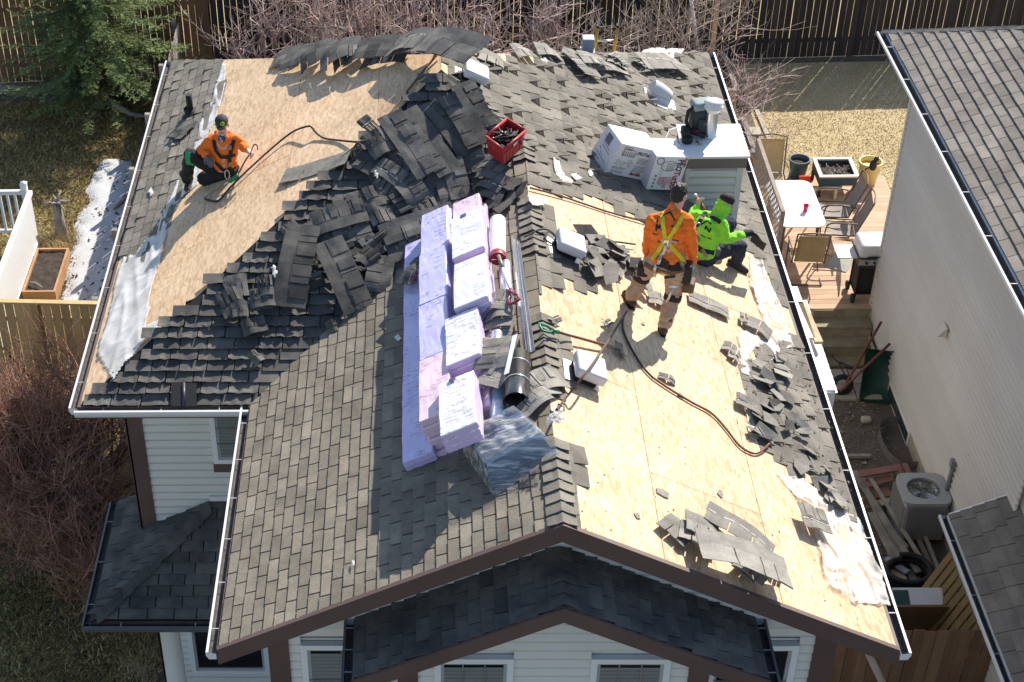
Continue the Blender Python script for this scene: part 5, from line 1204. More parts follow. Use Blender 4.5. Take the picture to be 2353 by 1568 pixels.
dshovel('roofing_shovel', 'long shovel with a green D handle lying on the right sheathing', (1243, 752), (1420, 802), PE, .10, .05, (m_rust, m_green, m_blade_st), (.2, .12))
dshovel('roofing_shovel', 'red handled shovel lying on the bundles', (1182, 694), (1147, 592), PGW, .40, .46, (m_trimw, M('red_grip', (.25, .02, .06), .4), m_blade_st), (.16, .05))
t = thing('scraper', 'scraper tool with a green handle at the kneeling worker s knee', 'tool', PWM.w(545, 408, .05))
mb = MB(); a, b, c = PWM.w(548, 403, .08), PWM.w(528, 418, .06), PWM.w(468, 455, .05); mb.tube([a, b], .026, 8); mb.build('handle', m_green, t); mb = MB(); mb.tube([b, c], .012, 8); mb.build('shaft', m_wood_gr, t)
# shingles dumped on the stack
for i, (a, b, w, h, lb) in enumerate((((1110, 745), (1182, 728), .30, .30, 'grey cap pieces heaped below the red handled shovel'), ((1118, 722), (1180, 705), .30, .34, None), ((1120, 700), (1176, 690), .28, .37, None), ((1108, 770), (1180, 756), .26, .26, None), ((1090, 815), (1120, 775), .3, .36, 'small grey sheet at the left of the loose grey sheets'), ((1130, 850), (1160, 778), .40, .40, 'broad grey sheet with a white stripe lying on the bundles'), ((1100, 862), (1165, 872), .28, .36, 'torn lower sheet beneath the striped grey sheet'), ((1196, 955), (1262, 905), .22, .22, 'long dark flap over the ridge above the clear bag'), ((1225, 880), (1295, 870), .25, .05, 'flat dark scrap on the ridge right of the shiny roll'), ((1215, 895), (1268, 882), .3, .03, None))):
    strip(a, b, w, PGW if i < 8 else PE, h, mat=m_torn_s, bend=.04, tabs=3, side=1, label=lb or auto_label(a, b, w, 'bent shingle'), group='loose grey shingles dumped on the stack', seed=840 + i)
mb = MB(); a, b = PGW.w(1158, 862, .435), PGW.w(1178, 772, .455); mb.obox(a, b - a, PGW.v * .05, PGW.n * .002); o = mb.build('release_tape', m_trimw); tag(o, 'white release tape on the broad grey sheet', 'tape')
# ================================================================= ROOF EQUIPMENT
def rb(mb, c, d, r, M0=None, mi=0, seg=3, sm=True):
    vs, fs = rbox(d, r, seg); c = V3(c); vs = [v + c for v in vs]
    if M0 is not None: vs = [M0 @ v for v in vs]
    return mb.add(vs, fs, mi, sm)
m_vent = M('vent_plastic', (.60, .61, .63), .35, (.66, .67, .68), 4)
def box_vent(q, pl, label, ang=0.0, s=1.0):
    u, v = pl.q(*q, .08); M0 = pl.mat(u, v, .014, ang)
    t = thing('roof_vent', label, 'roof vent', group='white box vents on the roof', M=M0)
    mb = MB(); mb.box((.0, .02, .004), (.33 * s, .38 * s, .006)); mb.build('flange', m_alum, t, world=False)
    mb = MB(); mb.box((0, 0, .05), (.27 * s, .24 * s, .09)); mb.build('throat', m_dark, t, world=False)
    mb = MB(); rb(mb, (0, -.02, .12 * s), (.35 * s, .32 * s, .115 * s), .032); 
    mb.build('hood', m_vent, t, world=False); return t
PEa = math.pi
box_vent((1303, 566), PE, 'white box vent right of the ridge caps above the heap of shingles')
box_vent((1346, 853), PE, 'white box vent under the rope near the anchor on the lower ridge')
box_vent((1086, 172), PE, 'white box vent just right of the roof peak')
p = aty(1351, 108, YB - .75); pz = -(p.x) * 0 
t = thing('roof_vent', 'white box vent standing up behind the rear ridge by the ladder', 'roof vent', aty(1351, 108, YB - .9), group='white box vents on the roof')
c = aty(1351, 100, YB - .9); mb = MB(); rb(mb, c, (.17, .18, .2), .02); mb.build('hood', m_vent, t); mb = MB(); mb.obox(c + V3((-.1, -.1, -.6)), (.2, 0, 0), (0, .2, 0), (0, 0, .5)); mb.build('throat', m_vent, t)
# curved exhaust hood
u, v = PE.q(1512, 225, .02); M0 = PE.mat(u, v, .016, 0)
t = thing('exhaust_hood', 'white rounded exhaust hood in the middle of the back right slope', 'roof vent', M=M0)
mb = MB(); mb.box((-.06, -.03, .003), (.40, .48, .006)); mb.build('flange', m_vent, t, world=False)
mb = MB()
def hood(uu, vv):
    a = math.pi * vv; r = .13; x = .16 - .30 * uu; rr = r * (1 - .15 * uu ** 2)
    return V3((rr * math.cos(a), x, (.07 if uu < .999 else .06) + rr * 1.15 * math.sin(a) * (1 - .25 * uu * uu))), V3(((rr - .008) * math.cos(a), x, .06 + (rr - .008) * 1.15 * math.sin(a) * (1 - .25 * uu * uu)))
mb.slab(hood, 8, 16); mb.prism([(.13 * math.cos(math.pi * k / 12), .158, .07 + .15 * math.sin(math.pi * k / 12)) for k in range(13)], (0, -.006, 0)); mb.obox((-.13, -.14, 0), (.26, 0, 0), (0, .30, 0), (0, 0, .072)); mb.build('hood', m_vent, t, world=False)
# plumbing stack, dark mat
a = PWM.w(438, 262, 0); t = thing('vent_pipe', 'black plumbing vent pipe on the left eave shingles', 'pipe', a)
mb = MB(); mb.tube([a, a + V3((0, 0, .30))], .045, 14); mb.build('pipe', m_black, t); mb = MB(); mb.lathe([(.14, 0), (.07, .02), (.05, .10)], 16, PWM.mat(*PWM.q(438, 262), .014)); mb.build('boot', m_black, t)
t = thing('rubber_mat', 'black square mat with a raised rib low on the front hip by the gutter', 'mat', PSO.w(422, 910))
qa = [PSO.q(x, y, .03) for x, y in ((394, 935), (452, 935), (452, 882), (394, 882))]
mb = MB(); mb.prism([PSO.pt(*p, .034) for p in qa], PSO.n * .012); mb.build('mat', m_black, t)
mb = MB(); a = PSO.pt((qa[0][0] + qa[1][0]) / 2, qa[0][1], .046); b = PSO.pt((qa[2][0] + qa[3][0]) / 2, qa[2][1], .046); mb.tube([a, b], .018, 8); mb.build('rib', M('grey_rib', (.06, .06, .08), .4), t)

# ---- chimney chase
cx0, cx1, cy0, cy1, cz = -1.06, -.385, 3.40, 4.10, 1.16
chase = thing('chimney_chase', 'boxed cream sided chimney chase with a white metal top on the right slope', 'chimney', ((cx0 + cx1) / 2, (cy0 + cy1) / 2, .3))
mb = MB(); mb.obox((cx0 + .01, cy0 + .01, .05), (cx1 - cx0 - .02, 0, 0), (0, cy1 - cy0 - .02, 0), (0, 0, cz - .1)); mb.build('core', m_siding, chase)
m_sage = M('sage_siding', (.55, .58, .52), .6, (.60, .63, .57), 1)
lap_wall((cx0 + .03, cy0, 0), (cx1 - .06, cy0, 0), .1, cz - .2, F_, m_sage, chase, lap=.105)
lap_wall((cx0, cy1, 0), (cx0, cy0, 0), .3, cz - .2, (-1, 0, 0), m_sage, chase, lap=.105)
mb = MB(); mb.obox((cx1 - .07, cy0 - .018, .05), (.075, 0, 0), (0, .03, 0), (0, 0, cz - .2)); mb.obox((cx0 - .015, cy0 - .018, .05), (.05, 0, 0), (0, .03, 0), (0, 0, cz - .2)); mb.build('corner_trim', m_sage, chase)
m_taupe = M('taupe_band', (.16, .135, .115), .6, (.19, .165, .14), 2)
mb = MB(); mb.obox((cx0 - .035, cy0 - .035, cz - .18), (cx1 - cx0 + .07, 0, 0), (0, cy1 - cy0 + .07, 0), (0, 0, .15)); mb.build('band', m_taupe, chase)
mb = MB(); mb.obox((cx0 - .06, cy0 - .06, cz - .032), (cx1 - cx0 + .12, 0, 0), (0, cy1 - cy0 + .12, 0), (0, 0, .03)); mb.build('cap', m_white_metal, chase)
def top(x, y): return gnd(x, y, cz)
# flue pipe with cap
a = top(1632, 312); t = thing('flue_pipe', 'bright metal flue pipe with a round rain cap on the chase', 'pipe', a)
mb = MB(); mb.lathe([(.085, 0), (.085, .01), (.072, .02), (.072, .40)], 28, Matrix.Translation(a)); mb.build('pipe', m_steel, t)
mb = MB(); mb.lathe([(.074, .33), (.10, .38), (.12, .40), (.10, .415), (.075, .43), (.075, .455), (.075, .43)], 28, Matrix.Translation(a)); mb.build('collar', m_white_metal, t)
mb = MB(); mb.lathe([(.001, .445), (.118, .455), (.122, .462), (.06, .49), (.001, .50)], 28, Matrix.Translation(a)); mb.build('rain_cap', m_white_metal, t)
# backpack cooler
a = top(1608, 302); m_pack = M('pack_dark', (.03, .036, .038), .8, (.05, .055, .055), 8, bump=.3, bscale=60); m_packt = M('pack_teal_grey', (.20, .26, .26), .7, (.26, .31, .31), 6)
t = thing('backpack', 'dark backpack with a grey green top standing on the chase beside the flue', 'backpack', a)
M0 = Matrix.Translation(a) @ Matrix.Rotation(R(12), 4, 'Z')
mb = MB(); rb(mb, (0, 0, .17), (.26, .2, .34), .05, M0); rb(mb, (.01, -.10, .13), (.20, .07, .20), .03, M0); mb.build('body', m_pack, t)
mb = MB(); rb(mb, (0, .01, .37), (.27, .21, .11), .045, M0); mb.build('top', m_packt, t)
mb = MB(); mb.tube([M0 @ V3(p) for p in ((-.10, -.02, .38), (-.20, -.05, .33), (-.22, -.07, .2), (-.16, -.06, .07), (-.11, -.03, .03))], .024, 6); mb.build('strap', m_black, t)
mb = MB(); mb.lathe([(.001, 0), (.028, 0), (.028, .004), (.001, .004)], 8, M0 @ Matrix.Translation((.01, -.137, .17)) @ Matrix.Rotation(R(90), 4, 'X')); mb.build('badge', M('badge', (.13, .12, .10), .7), t)
a = top(1578, 325); t = thing('nail_gun', 'black tool with a round drum and a hose lying on the chase', 'tool', a)
mb = MB(); mb.lathe([(.001, 0), (.06, 0), (.065, .01), (.065, .07), (.04, .08), (.001, .08)], 20, Matrix.Translation(a + V3((.0, -.03, .005)))); mb.build('drum', m_black, t)
mb = MB(); rb(mb, a + V3((-.02, .05, .10)), (.10, .17, .12), .03); mb.tube([a + V3((.03, .05, .1)), a + V3((.16, .06, .06)), a + V3((.22, .05, .03))], .028, 8); mb.build('body', m_black, t)
mb = MB(); mb.box(a + V3((.10, .07, .10)), (.09, .035, .02)); mb.build('red_lever', m_red, t)
mb = MB(); b = top(1606, 332); mb.tube([b + V3((-.03, .05, .02)), b + V3((0, 0, .02)), b + V3((.02, -.03, .02))], .014, 6); mb.build('fitting', M('brass', (.4, .3, .1), .35, metal=.8), t)
# cartons
m_carton = M('white_carton', (.78, .78, .80), .55, (.82, .82, .83), 2)
m_inkg = M('carton_ink_grey', (.20, .20, .23), .6); m_inkr = M('carton_ink_red', (.38, .02, .06), .5); m_inkb = M('carton_ink_dark', (.06, .06, .10), .5)
def text(s, size, M0, mat, parent, name='lettering', squash=1.0, bold=0.0):
    cu = bpy.data.curves.new('lettering', 'FONT'); cu.body = s; cu.size = size; cu.extrude = .0006; cu.offset = bold; cu.align_x = 'LEFT'; cu.resolution_u = 2
    tmp = bpy.data.objects.new('lettering', cu); COL.objects.link(tmp); dg = bpy.context.evaluated_depsgraph_get(); dg.update()
    me = bpy.data.meshes.new_from_object(tmp.evaluated_get(dg)); bpy.data.objects.remove(tmp); bpy.data.curves.remove(cu)
    for v in me.vertices: v.co = V3((v.co.x * squash, v.co.y, v.co.z))
    me.materials.clear(); me.materials.append(mat)
    o = bpy.data.objects.new(name, me); COL.objects.link(o); o.parent = parent; o.matrix_parent_inverse = Matrix.Identity(4); o.matrix_local = M0; return o
def FR(x, z, y): # frame on the carton front: X right, Y up, Z outwards (-y)
    m = Matrix.Identity(4); m[0] = (1, 0, 0, x); m[1] = (0, 0, -1, y); m[2] = (0, 1, 0, z); return m
def carton(qa, qb, h, depth, label, kind, upr=0.0, wfix=None):
    """front bottom corners at pixels qa (left) qb (right) on the slope"""
    n = (PE.n * (1 - upr) + V3((0, 0, 1)) * upr).normalized(); a = PE.w(*qa, .015); b = hit(*qb, n, a.dot(n)); x = (b - a); w = x.length; x.normalize(); y = n.cross(x).normalized()
    w = wfix or w
    m = Matrix.Identity(4)
    for j in range(3): m[j][0] = x[j]; m[j][1] = y[j]; m[j][2] = n[j]
    m.translation = a
    t = thing('carton', label, 'cardboard box', M=m)
    mb = MB(); vs, fs = rbox((w, depth, h), .006, 1); mb.add([v + V3((w / 2, depth / 2, h / 2)) for v in vs], fs); mb.build('box', m_carton, t, world=False)
    mb = MB(); mb.box((w / 2, depth / 2, h + .0012), (w * .98, .05, .002)); mb.build('packing_tape', M('tape_clear', (.7, .7, .68), .2), t, world=False)
    rr = random.Random(int(qa[0])); pr = MB(); f = -.002
    def ln(x0, z0, x1, z1, th=.004): pr.tube([(x0, f, z0), (x1, f, z1)], th, 4)
    def para(x, z, w_, n_, g=.018, th=.0035):
        for k in range(n_): ln(x, z - k * g, x + w_ * rr.uniform(.7, 1), z - k * g, th)
    if kind == 1:
        # turbine sketch: dome, ring of fins, small diagrams
        for k in range(10):
            A0, A1 = math.pi * k / 10, math.pi * (k + 1) / 10; ln(w * .30 + .10 * math.cos(A0), h * .80 + .03 * math.sin(A0), w * .30 + .10 * math.cos(A1), h * .80 + .03 * math.sin(A1))
        for k in range(6): ln(w * .30 - .085 + k * .034, h * .80, w * .30 - .07 + k * .03, h * .66, .006)
        ln(w * .12, h * .78, w * .17, h * .66); ln(w * .5, h * .80, w * .45, h * .66); ln(w * .14, h * .655, w * .47, h * .655)
        for cx_, cz_ in ((.16, .45), (.30, .42), (.44, .50), (.50, .42)):
            for k in range(8): A0 = k * .785; ln(w * cx_ + .03 * math.cos(A0), h * cz_ + .02 * math.sin(A0), w * cx_ + .03 * math.cos(A0 + .785), h * cz_ + .02 * math.sin(A0 + .785), .0025)
            ln(w * cx_ - .05, h * cz_ - .03, w * cx_ + .02, h * cz_ - .05, .0025)
        para(w * .12, h * .93, w * .22, 3); para(w * .60, h * .66, w * .32, 5); para(w * .60, h * .42, w * .32, 6); para(w * .10, h * .26, w * .38, 2); para(w * .12, h * .14, w * .34, 2)
        pr.build('printed_drawing', m_inkg, t, world=False)
        text('PROTurbo', .062, FR(w * .50, h * .76, -.002), m_inkb, t, squash=.9, bold=.002); text('duraflo', .062, FR(w * .60, h * .10, -.002), m_inkr, t, squash=1.0, bold=.003)
        sp = MB()
        for k in range(9): sp.tube([(-.002, depth * (.15 + .7 * rr.random()), h * (.1 + k * .09)), (-.002, depth * (.3 + .6 * rr.random()), h * (.14 + k * .09))], .004, 4)
        sp.obox((-.003, depth * .45, h * .62), (0, depth * .3, 0), (.002, 0, 0), (0, 0, h * .28)); sp.build('side_print', m_inkg, t, world=False)
    else:
        for k in range(12): A0 = k * .5236; ln(w * .17 + .045 * math.cos(A0), h * .86 + .045 * math.sin(A0), w * .17 + .045 * math.cos(A0 + .5236), h * .86 + .045 * math.sin(A0 + .5236), .006)
        for k in range(14):
            A0 = k * .4488; ln(w * .48 + .11 * math.cos(A0), h * .72 + .07 * math.sin(A0), w * .48 + .11 * math.cos(A0 + .4488), h * .72 + .07 * math.sin(A0 + .4488))
        for k in range(5): ln(w * .42 + k * .02, h * .58, w * .42 + k * .024, h * .82, .004)
        for k in range(4): ln(w * .22, h * (.5 + .08 * k), w * .34, h * (.44 + .09 * k), .003)
        for k in range(4): pr.lathe([(.001, 0), (.015, 0), (.015, .001)], 10, FR(w * .16, h * .42 - k * .05, -.002))
        pr.build('printed_drawing', m_inkg, t, world=False)
        pr = MB(); f = -.002
        for gx, n_, l_ in ((.28, 4, .30), (.45, 3, .38), (.60, 3, .30)):
            for k in range(n_): pr.tube([(w * gx + k * .02, f, h * .40), (w * gx + k * .02, f, h * (.40 - l_ * rr.uniform(.7, 1)))], .004, 4)
        pr.build('printed_text', m_inkr, t, world=False)
        rot = Matrix.Rotation(R(-90), 4, 'Z')
        text('PRO', .115, FR(w * .70, h * .93, -.002) @ rot, m_inkb, t, squash=.75, bold=.004); text('Turbo', .115, FR(w * .70, h * .58, -.002) @ rot, m_inkr, t, squash=.85, bold=.004); text('duraflo', .05, FR(w * .90, h * .97, -.002) @ rot, m_inkr, t, squash=.9, bold=.002)
    return t
carton((1387, 397), (1475, 415), .44, .40, 'white carton with a turbine drawing and upright red lettering, left of the pair', 1)
carton((1484, 436), (1558, 438), .47, .44, 'white carton with big sideways lettering, standing against the chase', 2, upr=.55)
# hook and carabiner, cable on the carton
a = gnd(1553, 338, 1.12); t = thing('carabiner', 'blue carabiner lying at the edge of the white carton', 'carabiner', a)
mb = MB(); mb.tube([a + V3((.045 * math.cos(k * .628), .03 * math.sin(k * .628), 0)) for k in range(11)], .009, 6); mb.build('ring', M('blue_anodised', (.02, .04, .16), .3, metal=.5), t)
mb = MB(); mb.tube([gnd(1530, 320, 1.16), gnd(1524, 330, 1.15), gnd(1538, 300, 1.25), gnd(1565, 290, 1.2), gnd(1578, 305, 1.2)], .008, 6); o = mb.build('electric_cord', m_trimw); tag(o, 'thin white cord looping from the carton to the chase', 'cord')
# ---- red crate
cc = gnd(1163, 350, 1.70); m_redp = M('red_crate_plastic', (.33, .018, .022), .42, (.42, .03, .03), 5)
rim = [gnd(x, y, 1.93) for x, y in ((1117, 313), (1157, 343), (1207, 300), (1165, 274))]
ctr = sum(rim, V3()) / 4
t = thing('tool_crate', 'red plastic crate full of black straps on the hip below the peak', 'crate', V3((ctr.x, ctr.y, 1.72)))
bot = [V3((ctr.x + (p.x - ctr.x) * .86, ctr.y + (p.y - ctr.y) * .86, 1.70)) for p in rim]
for k in range(4):
    a, b, c, d = rim[k], rim[(k + 1) % 4], bot[(k + 1) % 4], bot[k]; nrm = ((b - a).cross(d - a)).normalized()
    if nrm.dot(V3((ctr.x, ctr.y, 1.8)) - (a + c) / 2) > 0: nrm = -nrm
    mb = MB(); mb.prism([a, b, c, d], -nrm * .012)
    for j in range(1, 6): p, q = a.lerp(b, j / 6), d.lerp(c, j / 6); mb.tube([p.lerp(q, .12), p.lerp(q, .95)], .009, 5)
    mb.tube([a + nrm * .006, b + nrm * .006], .016, 6); mb.tube([a.lerp(d, .3) + nrm * .004, b.lerp(c, .3) + nrm * .004], .008, 6); mb.build('side_panel', m_redp, t)
    if k in (1, 3): mb = MB(); m1 = a.lerp(b, .5); e = (b - a).normalized(); mb.obox(m1 - e * .05 - V3((0, 0, .06)) + nrm * .014, e * .10, nrm * .004, V3((0, 0, .03))); mb.build('handle_slot', M('crate_slot', (.75, .6, .58), .5), t)
mb = MB(); mb.prism(bot, (0, 0, .012)); mb.build('base', m_redp, t)
rr = random.Random(3); t2 = thing('harness_straps', 'tangle of black straps and silver clips inside the red crate', 'straps', (ctr.x, ctr.y, 1.75))
mb = MB(); ms = MB()
for k in range(26):
    p = [V3((ctr.x + rr.gauss(0, .08), ctr.y + rr.gauss(0, .07), 1.82 + rr.uniform(0, .12))) for _ in range(4)]; mb.tube(p, .012, 5)
    if k < 9: q = p[1] + V3((0, 0, .03)); ms.tube([q, q + V3((rr.uniform(-.04, .04), rr.uniform(-.03, .03), .02)), q + V3((.02, .03, 0))], .007, 5)
mb.build('straps', m_black, t2); ms.build('clips', m_steel, t2); mb = MB(); mb.grid(lambda u, v: bot[0].lerp(bot[1], u).lerp(bot[3].lerp(bot[2], u), v) + V3((0, 0, .05 + .04 * noise.noise(V3((u * 5, v * 5, 0))))), 10, 10); mb.build('base_tangle', m_black, t2)
# ---- ladder
m_yel = M('yellow_fibreglass', (.62, .36, .01), .45, (.70, .42, .02), 6)
la, lb_ = aty(1373, 62, YB + .14), aty(1419, 61, YB + .14); t = thing('extension_ladder', 'yellow ladder with silver rungs rising above the rear eave', 'ladder', V3((la.x, YB + 1.2, GZ)))
dn = V3((0, .30, -1)).normalized(); dn.normalize(); L = (la.z - GZ) / abs(dn.z)
for p in (la, lb_):
    mb = MB(); s = V3((.026, 0, 0)); o2 = dn.cross(s).normalized() * .07; mb.obox(p - s / 2 - o2 / 2, s, o2, dn * L); mb.build('rail', m_yel, t)
    mb = MB(); mb.box(p + V3((0, 0, .01)), (.034, .08, .04)); mb.build('rail_cap', m_black, t)
k = .28
while k < L - .1: mb = MB(); mb.tube([la + dn * k, lb_ + dn * k], .017, 8); mb.build('rung', m_steel, t); k += .305
t['label'] = 'yellow ladder with silver rungs rising above the rear eave'
# ---- bag of flashing in clear plastic
def polyball(pts, faces): pass
B_ = [PGW.w(1082, 1046, .12), PGW.w(1133, 1128, .05), PGW.w(1276, 1034, .10), PGW.w(1225, 968, .22)]
m_darkbag = M('dark_slate_pack', (.04, .065, .11), .5, (.06, .09, .14), 5)
t = thing('clear_bag', 'clear plastic bag around a dark pack on the gable roof below the anchor', 'bag', B_[1])
base = [PGW.w(x, y, .015) for x, y in ((1090, 1048), (1134, 1126), (1270, 1036), (1222, 975))]; tops_ = [b_ + PGW.n * hh for b_, hh in zip([PGW.w(x, y, .0) for x, y in ((1102, 1050), (1140, 1108), (1262, 1030), (1215, 985))], (.28, .22, .18, .26))]
mb = MB(); mb.add(base + tops_, [(3, 2, 1, 0), (4, 5, 6, 7), (0, 1, 5, 4), (1, 2, 6, 5), (2, 3, 7, 6), (3, 0, 4, 7)]); pk = mb.build('dark_pack', m_darkbag, t)
def film2():
    m = bpy.data.materials.new('clear_plastic'); m.use_nodes = True; N = m.node_tree.nodes; L = m.node_tree.links; b = N['Principled BSDF']
    b.inputs['Base Color'].default_value = (.92, .94, .95, 1); b.inputs['Roughness'].default_value = .14; b.inputs['Specular IOR Level'].default_value = .5
    tc = N.new('ShaderNodeTexCoord'); mp = N.new('ShaderNodeMapping'); mp.inputs['Rotation'].default_value = (.3, .2, .9); mp.inputs['Scale'].default_value = (3, 34, 10); L.new(tc.outputs['Object'], mp.inputs[0])
    nz = N.new('ShaderNodeTexNoise'); nz.inputs['Scale'].default_value = 1; nz.inputs['Detail'].default_value = 5; nz.inputs['Distortion'].default_value = .8; L.new(mp.outputs[0], nz.inputs['Vector'])
    cr = N.new('ShaderNodeValToRGB'); cr.color_ramp.elements[0].position = .47; cr.color_ramp.elements[0].color = (.09, .09, .09, 1); cr.color_ramp.elements[1].position = .66; cr.color_ramp.elements[1].color = (.5, .5, .5, 1)
    L.new(nz.outputs[0], cr.inputs[0])
    sz = N.new('ShaderNodeSeparateXYZ'); L.new(tc.outputs['Object'], sz.inputs[0]); mz = N.new('ShaderNodeMapRange'); mz.inputs['From Min'].default_value = .22; mz.inputs['From Max'].default_value = .62; mz.inputs['To Min'].default_value = 0; mz.inputs['To Max'].default_value = .34; L.new(sz.outputs[2], mz.inputs['Value'])
    aa = N.new('ShaderNodeMath'); aa.operation = 'ADD'; aa.use_clamp = True; L.new(cr.outputs[0], aa.inputs[0]); L.new(mz.outputs[0], aa.inputs[1]); L.new(aa.outputs[0], b.inputs['Alpha'])
    bp = N.new('ShaderNodeBump'); bp.inputs['Strength'].default_value = .4; bp.inputs['Distance'].default_value = .01; L.new(nz.outputs[0], bp.inputs['Height']); L.new(bp.outputs[0], b.inputs['Normal']); return m
m_clear = film2()
ob = [PGW.w(x, y, .018) for x, y in ((1066, 1044), (1136, 1142), (1288, 1042), (1222, 962))]; ot = [PGW.w(x, y, 0) + PGW.n * hh for x, y, hh in ((1095, 1050, .33), (1145, 1100, .26), (1270, 1032, .24), (1215, 990, .33))]
mb = MB()
def bilerp(c, u, v): return c[0].lerp(c[1], u).lerp(c[3].lerp(c[2], u), v)
def wr(p, k): return p + PGW.n * (.035 * noise.noise(p * 7 + V3((k, 0, 0))) + .02 * noise.noise(p * 17))
mb.grid(lambda u, v: wr(bilerp(ot, u, v), 1), 16, 22)
for i in range(4):
    a, b, c, d = ot[i], ot[(i + 1) % 4], ob[(i + 1) % 4], ob[i]
    mb.grid(lambda u, v, a=a, b=b, c=c, d=d: (lambda p: p + ((noise.noise(p * 6) * .03) * min(1, (1 - v) * 4) * V3((.5, -.6, .4)) + PGW.n * .035 * noise.noise(p * 7 + V3((1, 0, 0))) * (1 - v)))(bilerp((a, b, c, d), u, v)), 18, 8)
mb.build('plastic', m_clear, t)
mb = MB(); g0 = PGW.w(1262, 975, .22)
mb.grid(lambda u, v: g0 + V3((.16 * (u - .3), .12 * (v - .5), 0)) * (.4 + 1.2 * u) + PGW.n * (.12 * u + .06 * noise.noise(V3((u * 9, v * 9, 7)))), 12, 12); mb.build('gathered_neck', m_clear, t)

# ================================================================= ROPES
m_rope = M('rope_brown', (.085, .05, .035), .85, (.16, .11, .085), 60, tone=.2); m_ropeb = M('rope_black', (.018, .017, .017), .8, (.06, .055, .05), 60); m_ropeo = M('rope_russet', (.17, .06, .03), .8, (.24, .10, .05), 60)
def smooth(pts, k=5):
    out = []; n = len(pts)
    for i in range(n - 1):
        p0, p1, p2, p3 = pts[max(i - 1, 0)], pts[i], pts[i + 1], pts[min(i + 2, n - 1)]
        for j in range(k):
            t_ = j / k; out.append(.5 * ((2 * p1) + (p2 - p0) * t_ + (2 * p0 - 5 * p1 + 4 * p2 - p3) * t_ * t_ + (3 * p1 - p0 - 3 * p2 + p3) * t_ ** 3))
    return out + [pts[-1]]
def rope(name, label, pts, r, mat, cat='rope'):
    P = smooth([V3(p) for p in pts]); mb = MB(); mb.tube(P, r, 6); o = mb.build(name, mat); tag(o, label, cat); return o
W_, E_, S_, Gp = PWM.w, PE.w, PSO.w, PGW.w
rope('lifeline_rope', 'dark lifeline arching over the left sheathing from the kneeling worker to the heap', [W_(470, 457, .02), W_(500, 462, .02), W_(530, 430, .03), W_(560, 400, .05), W_(620, 345, .05), W_(670, 305, .06), W_(705, 291, .10), W_(716, 293, .10), W_(726, 305, .05), W_(745, 318, .02), W_(780, 323, .02), W_(822, 327, .06)], .013, m_ropeb)
rope('lifeline_rope', 'brown rope running up the hip from the heap to the anchor at the peak', [S_(822, 327, .16), S_(850, 318, .16), S_(880, 283, .14), W_(905, 250, .05), W_(940, 205, .03), W_(980, 155, .03), W_(1003, 128, .05)], .014, m_rope)
rope('rope_tangle', 'black knotted rope ends hanging at the left of the hip heap', [S_(822, 327, .2), S_(812, 345, .18), S_(818, 362, .17), S_(830, 340, .2), S_(822, 330, .2), S_(808, 352, .17), S_(812, 372, .15)], .014, m_ropeb)
rope('lifeline_rope', 'twisted rope from the ridge anchor over the box vent to the standing man', [Gp(1278, 942, .12), E_(1300, 915, .05), E_(1340, 865, .25), E_(1365, 832, .24), E_(1400, 780, .18), E_(1440, 716, .15)], .013, m_rope)
rope('lifeline_rope', 'black rope loop hanging from the standing man to the lower slope', [E_(1440, 716, .15), E_(1431, 735, .04), E_(1432, 760, .02), E_(1450, 800, .02), E_(1476, 842, .02), E_(1500, 868, .02)], .012, m_ropeb)
rope('lifeline_rope', 'russet rope lying in a long bend on the lower right sheathing', [E_(1500, 868, .02), E_(1540, 895, .02), E_(1590, 925, .02), E_(1635, 950, .02), E_(1668, 985, .02), E_(1700, 1025, .02), E_(1730, 1042, .02), E_(1748, 1038, .03), E_(1768, 1020, .05)], .012, m_ropeo)
rope('lifeline_rope', 'thin rope along the seam of the upper right sheathing strip', [E_(1218, 432, .03), E_(1280, 448, .03), E_(1340, 468, .02), E_(1400, 488, .02), E_(1490, 512, .03)], .011, m_rope)
rope('rope_coil', 'small black rope coil on the ridge beside the box vent', [Gp(1205, 545, .08), E_(1240, 528, .07), E_(1262, 530, .06), E_(1278, 545, .05), E_(1270, 560, .04), E_(1252, 548, .05), E_(1262, 532, .06), E_(1282, 548, .05), E_(1300, 552, .04), E_(1380, 552, .05), E_(1460, 562, .05)], .010, m_ropeb)
a = PWM.w(1003, 126, .06); t = thing('roof_anchor', 'orange red roof anchor with a hook at the peak', 'anchor', a)
mb = MB(); mb.tube([a + V3((-.04, -.05, -.03)), a + V3((0, 0, .05)), a + V3((.05, .03, .0))], .018, 6); mb.tube([a + V3((0, 0, .04)), a + V3((.02, .02, .12)), a + V3((.05, 0, .1))], .012, 6); mb.build('bracket', M('anchor_red', (.35, .10, .07), .5), t)
a = PE.w(1282, 942, .04); t = thing('roof_anchor', 'steel roof anchor with a hook on the lower ridge above the clear bag', 'anchor', a)
mb = MB(); mb.box(a, (.12, .05, .02)); mb.tube([a, a + V3((.0, -.02, .08)), a + V3((.05, -.02, .06)), a + V3((.06, 0, .0))], .012, 6); mb.build('bracket', m_steel, t)
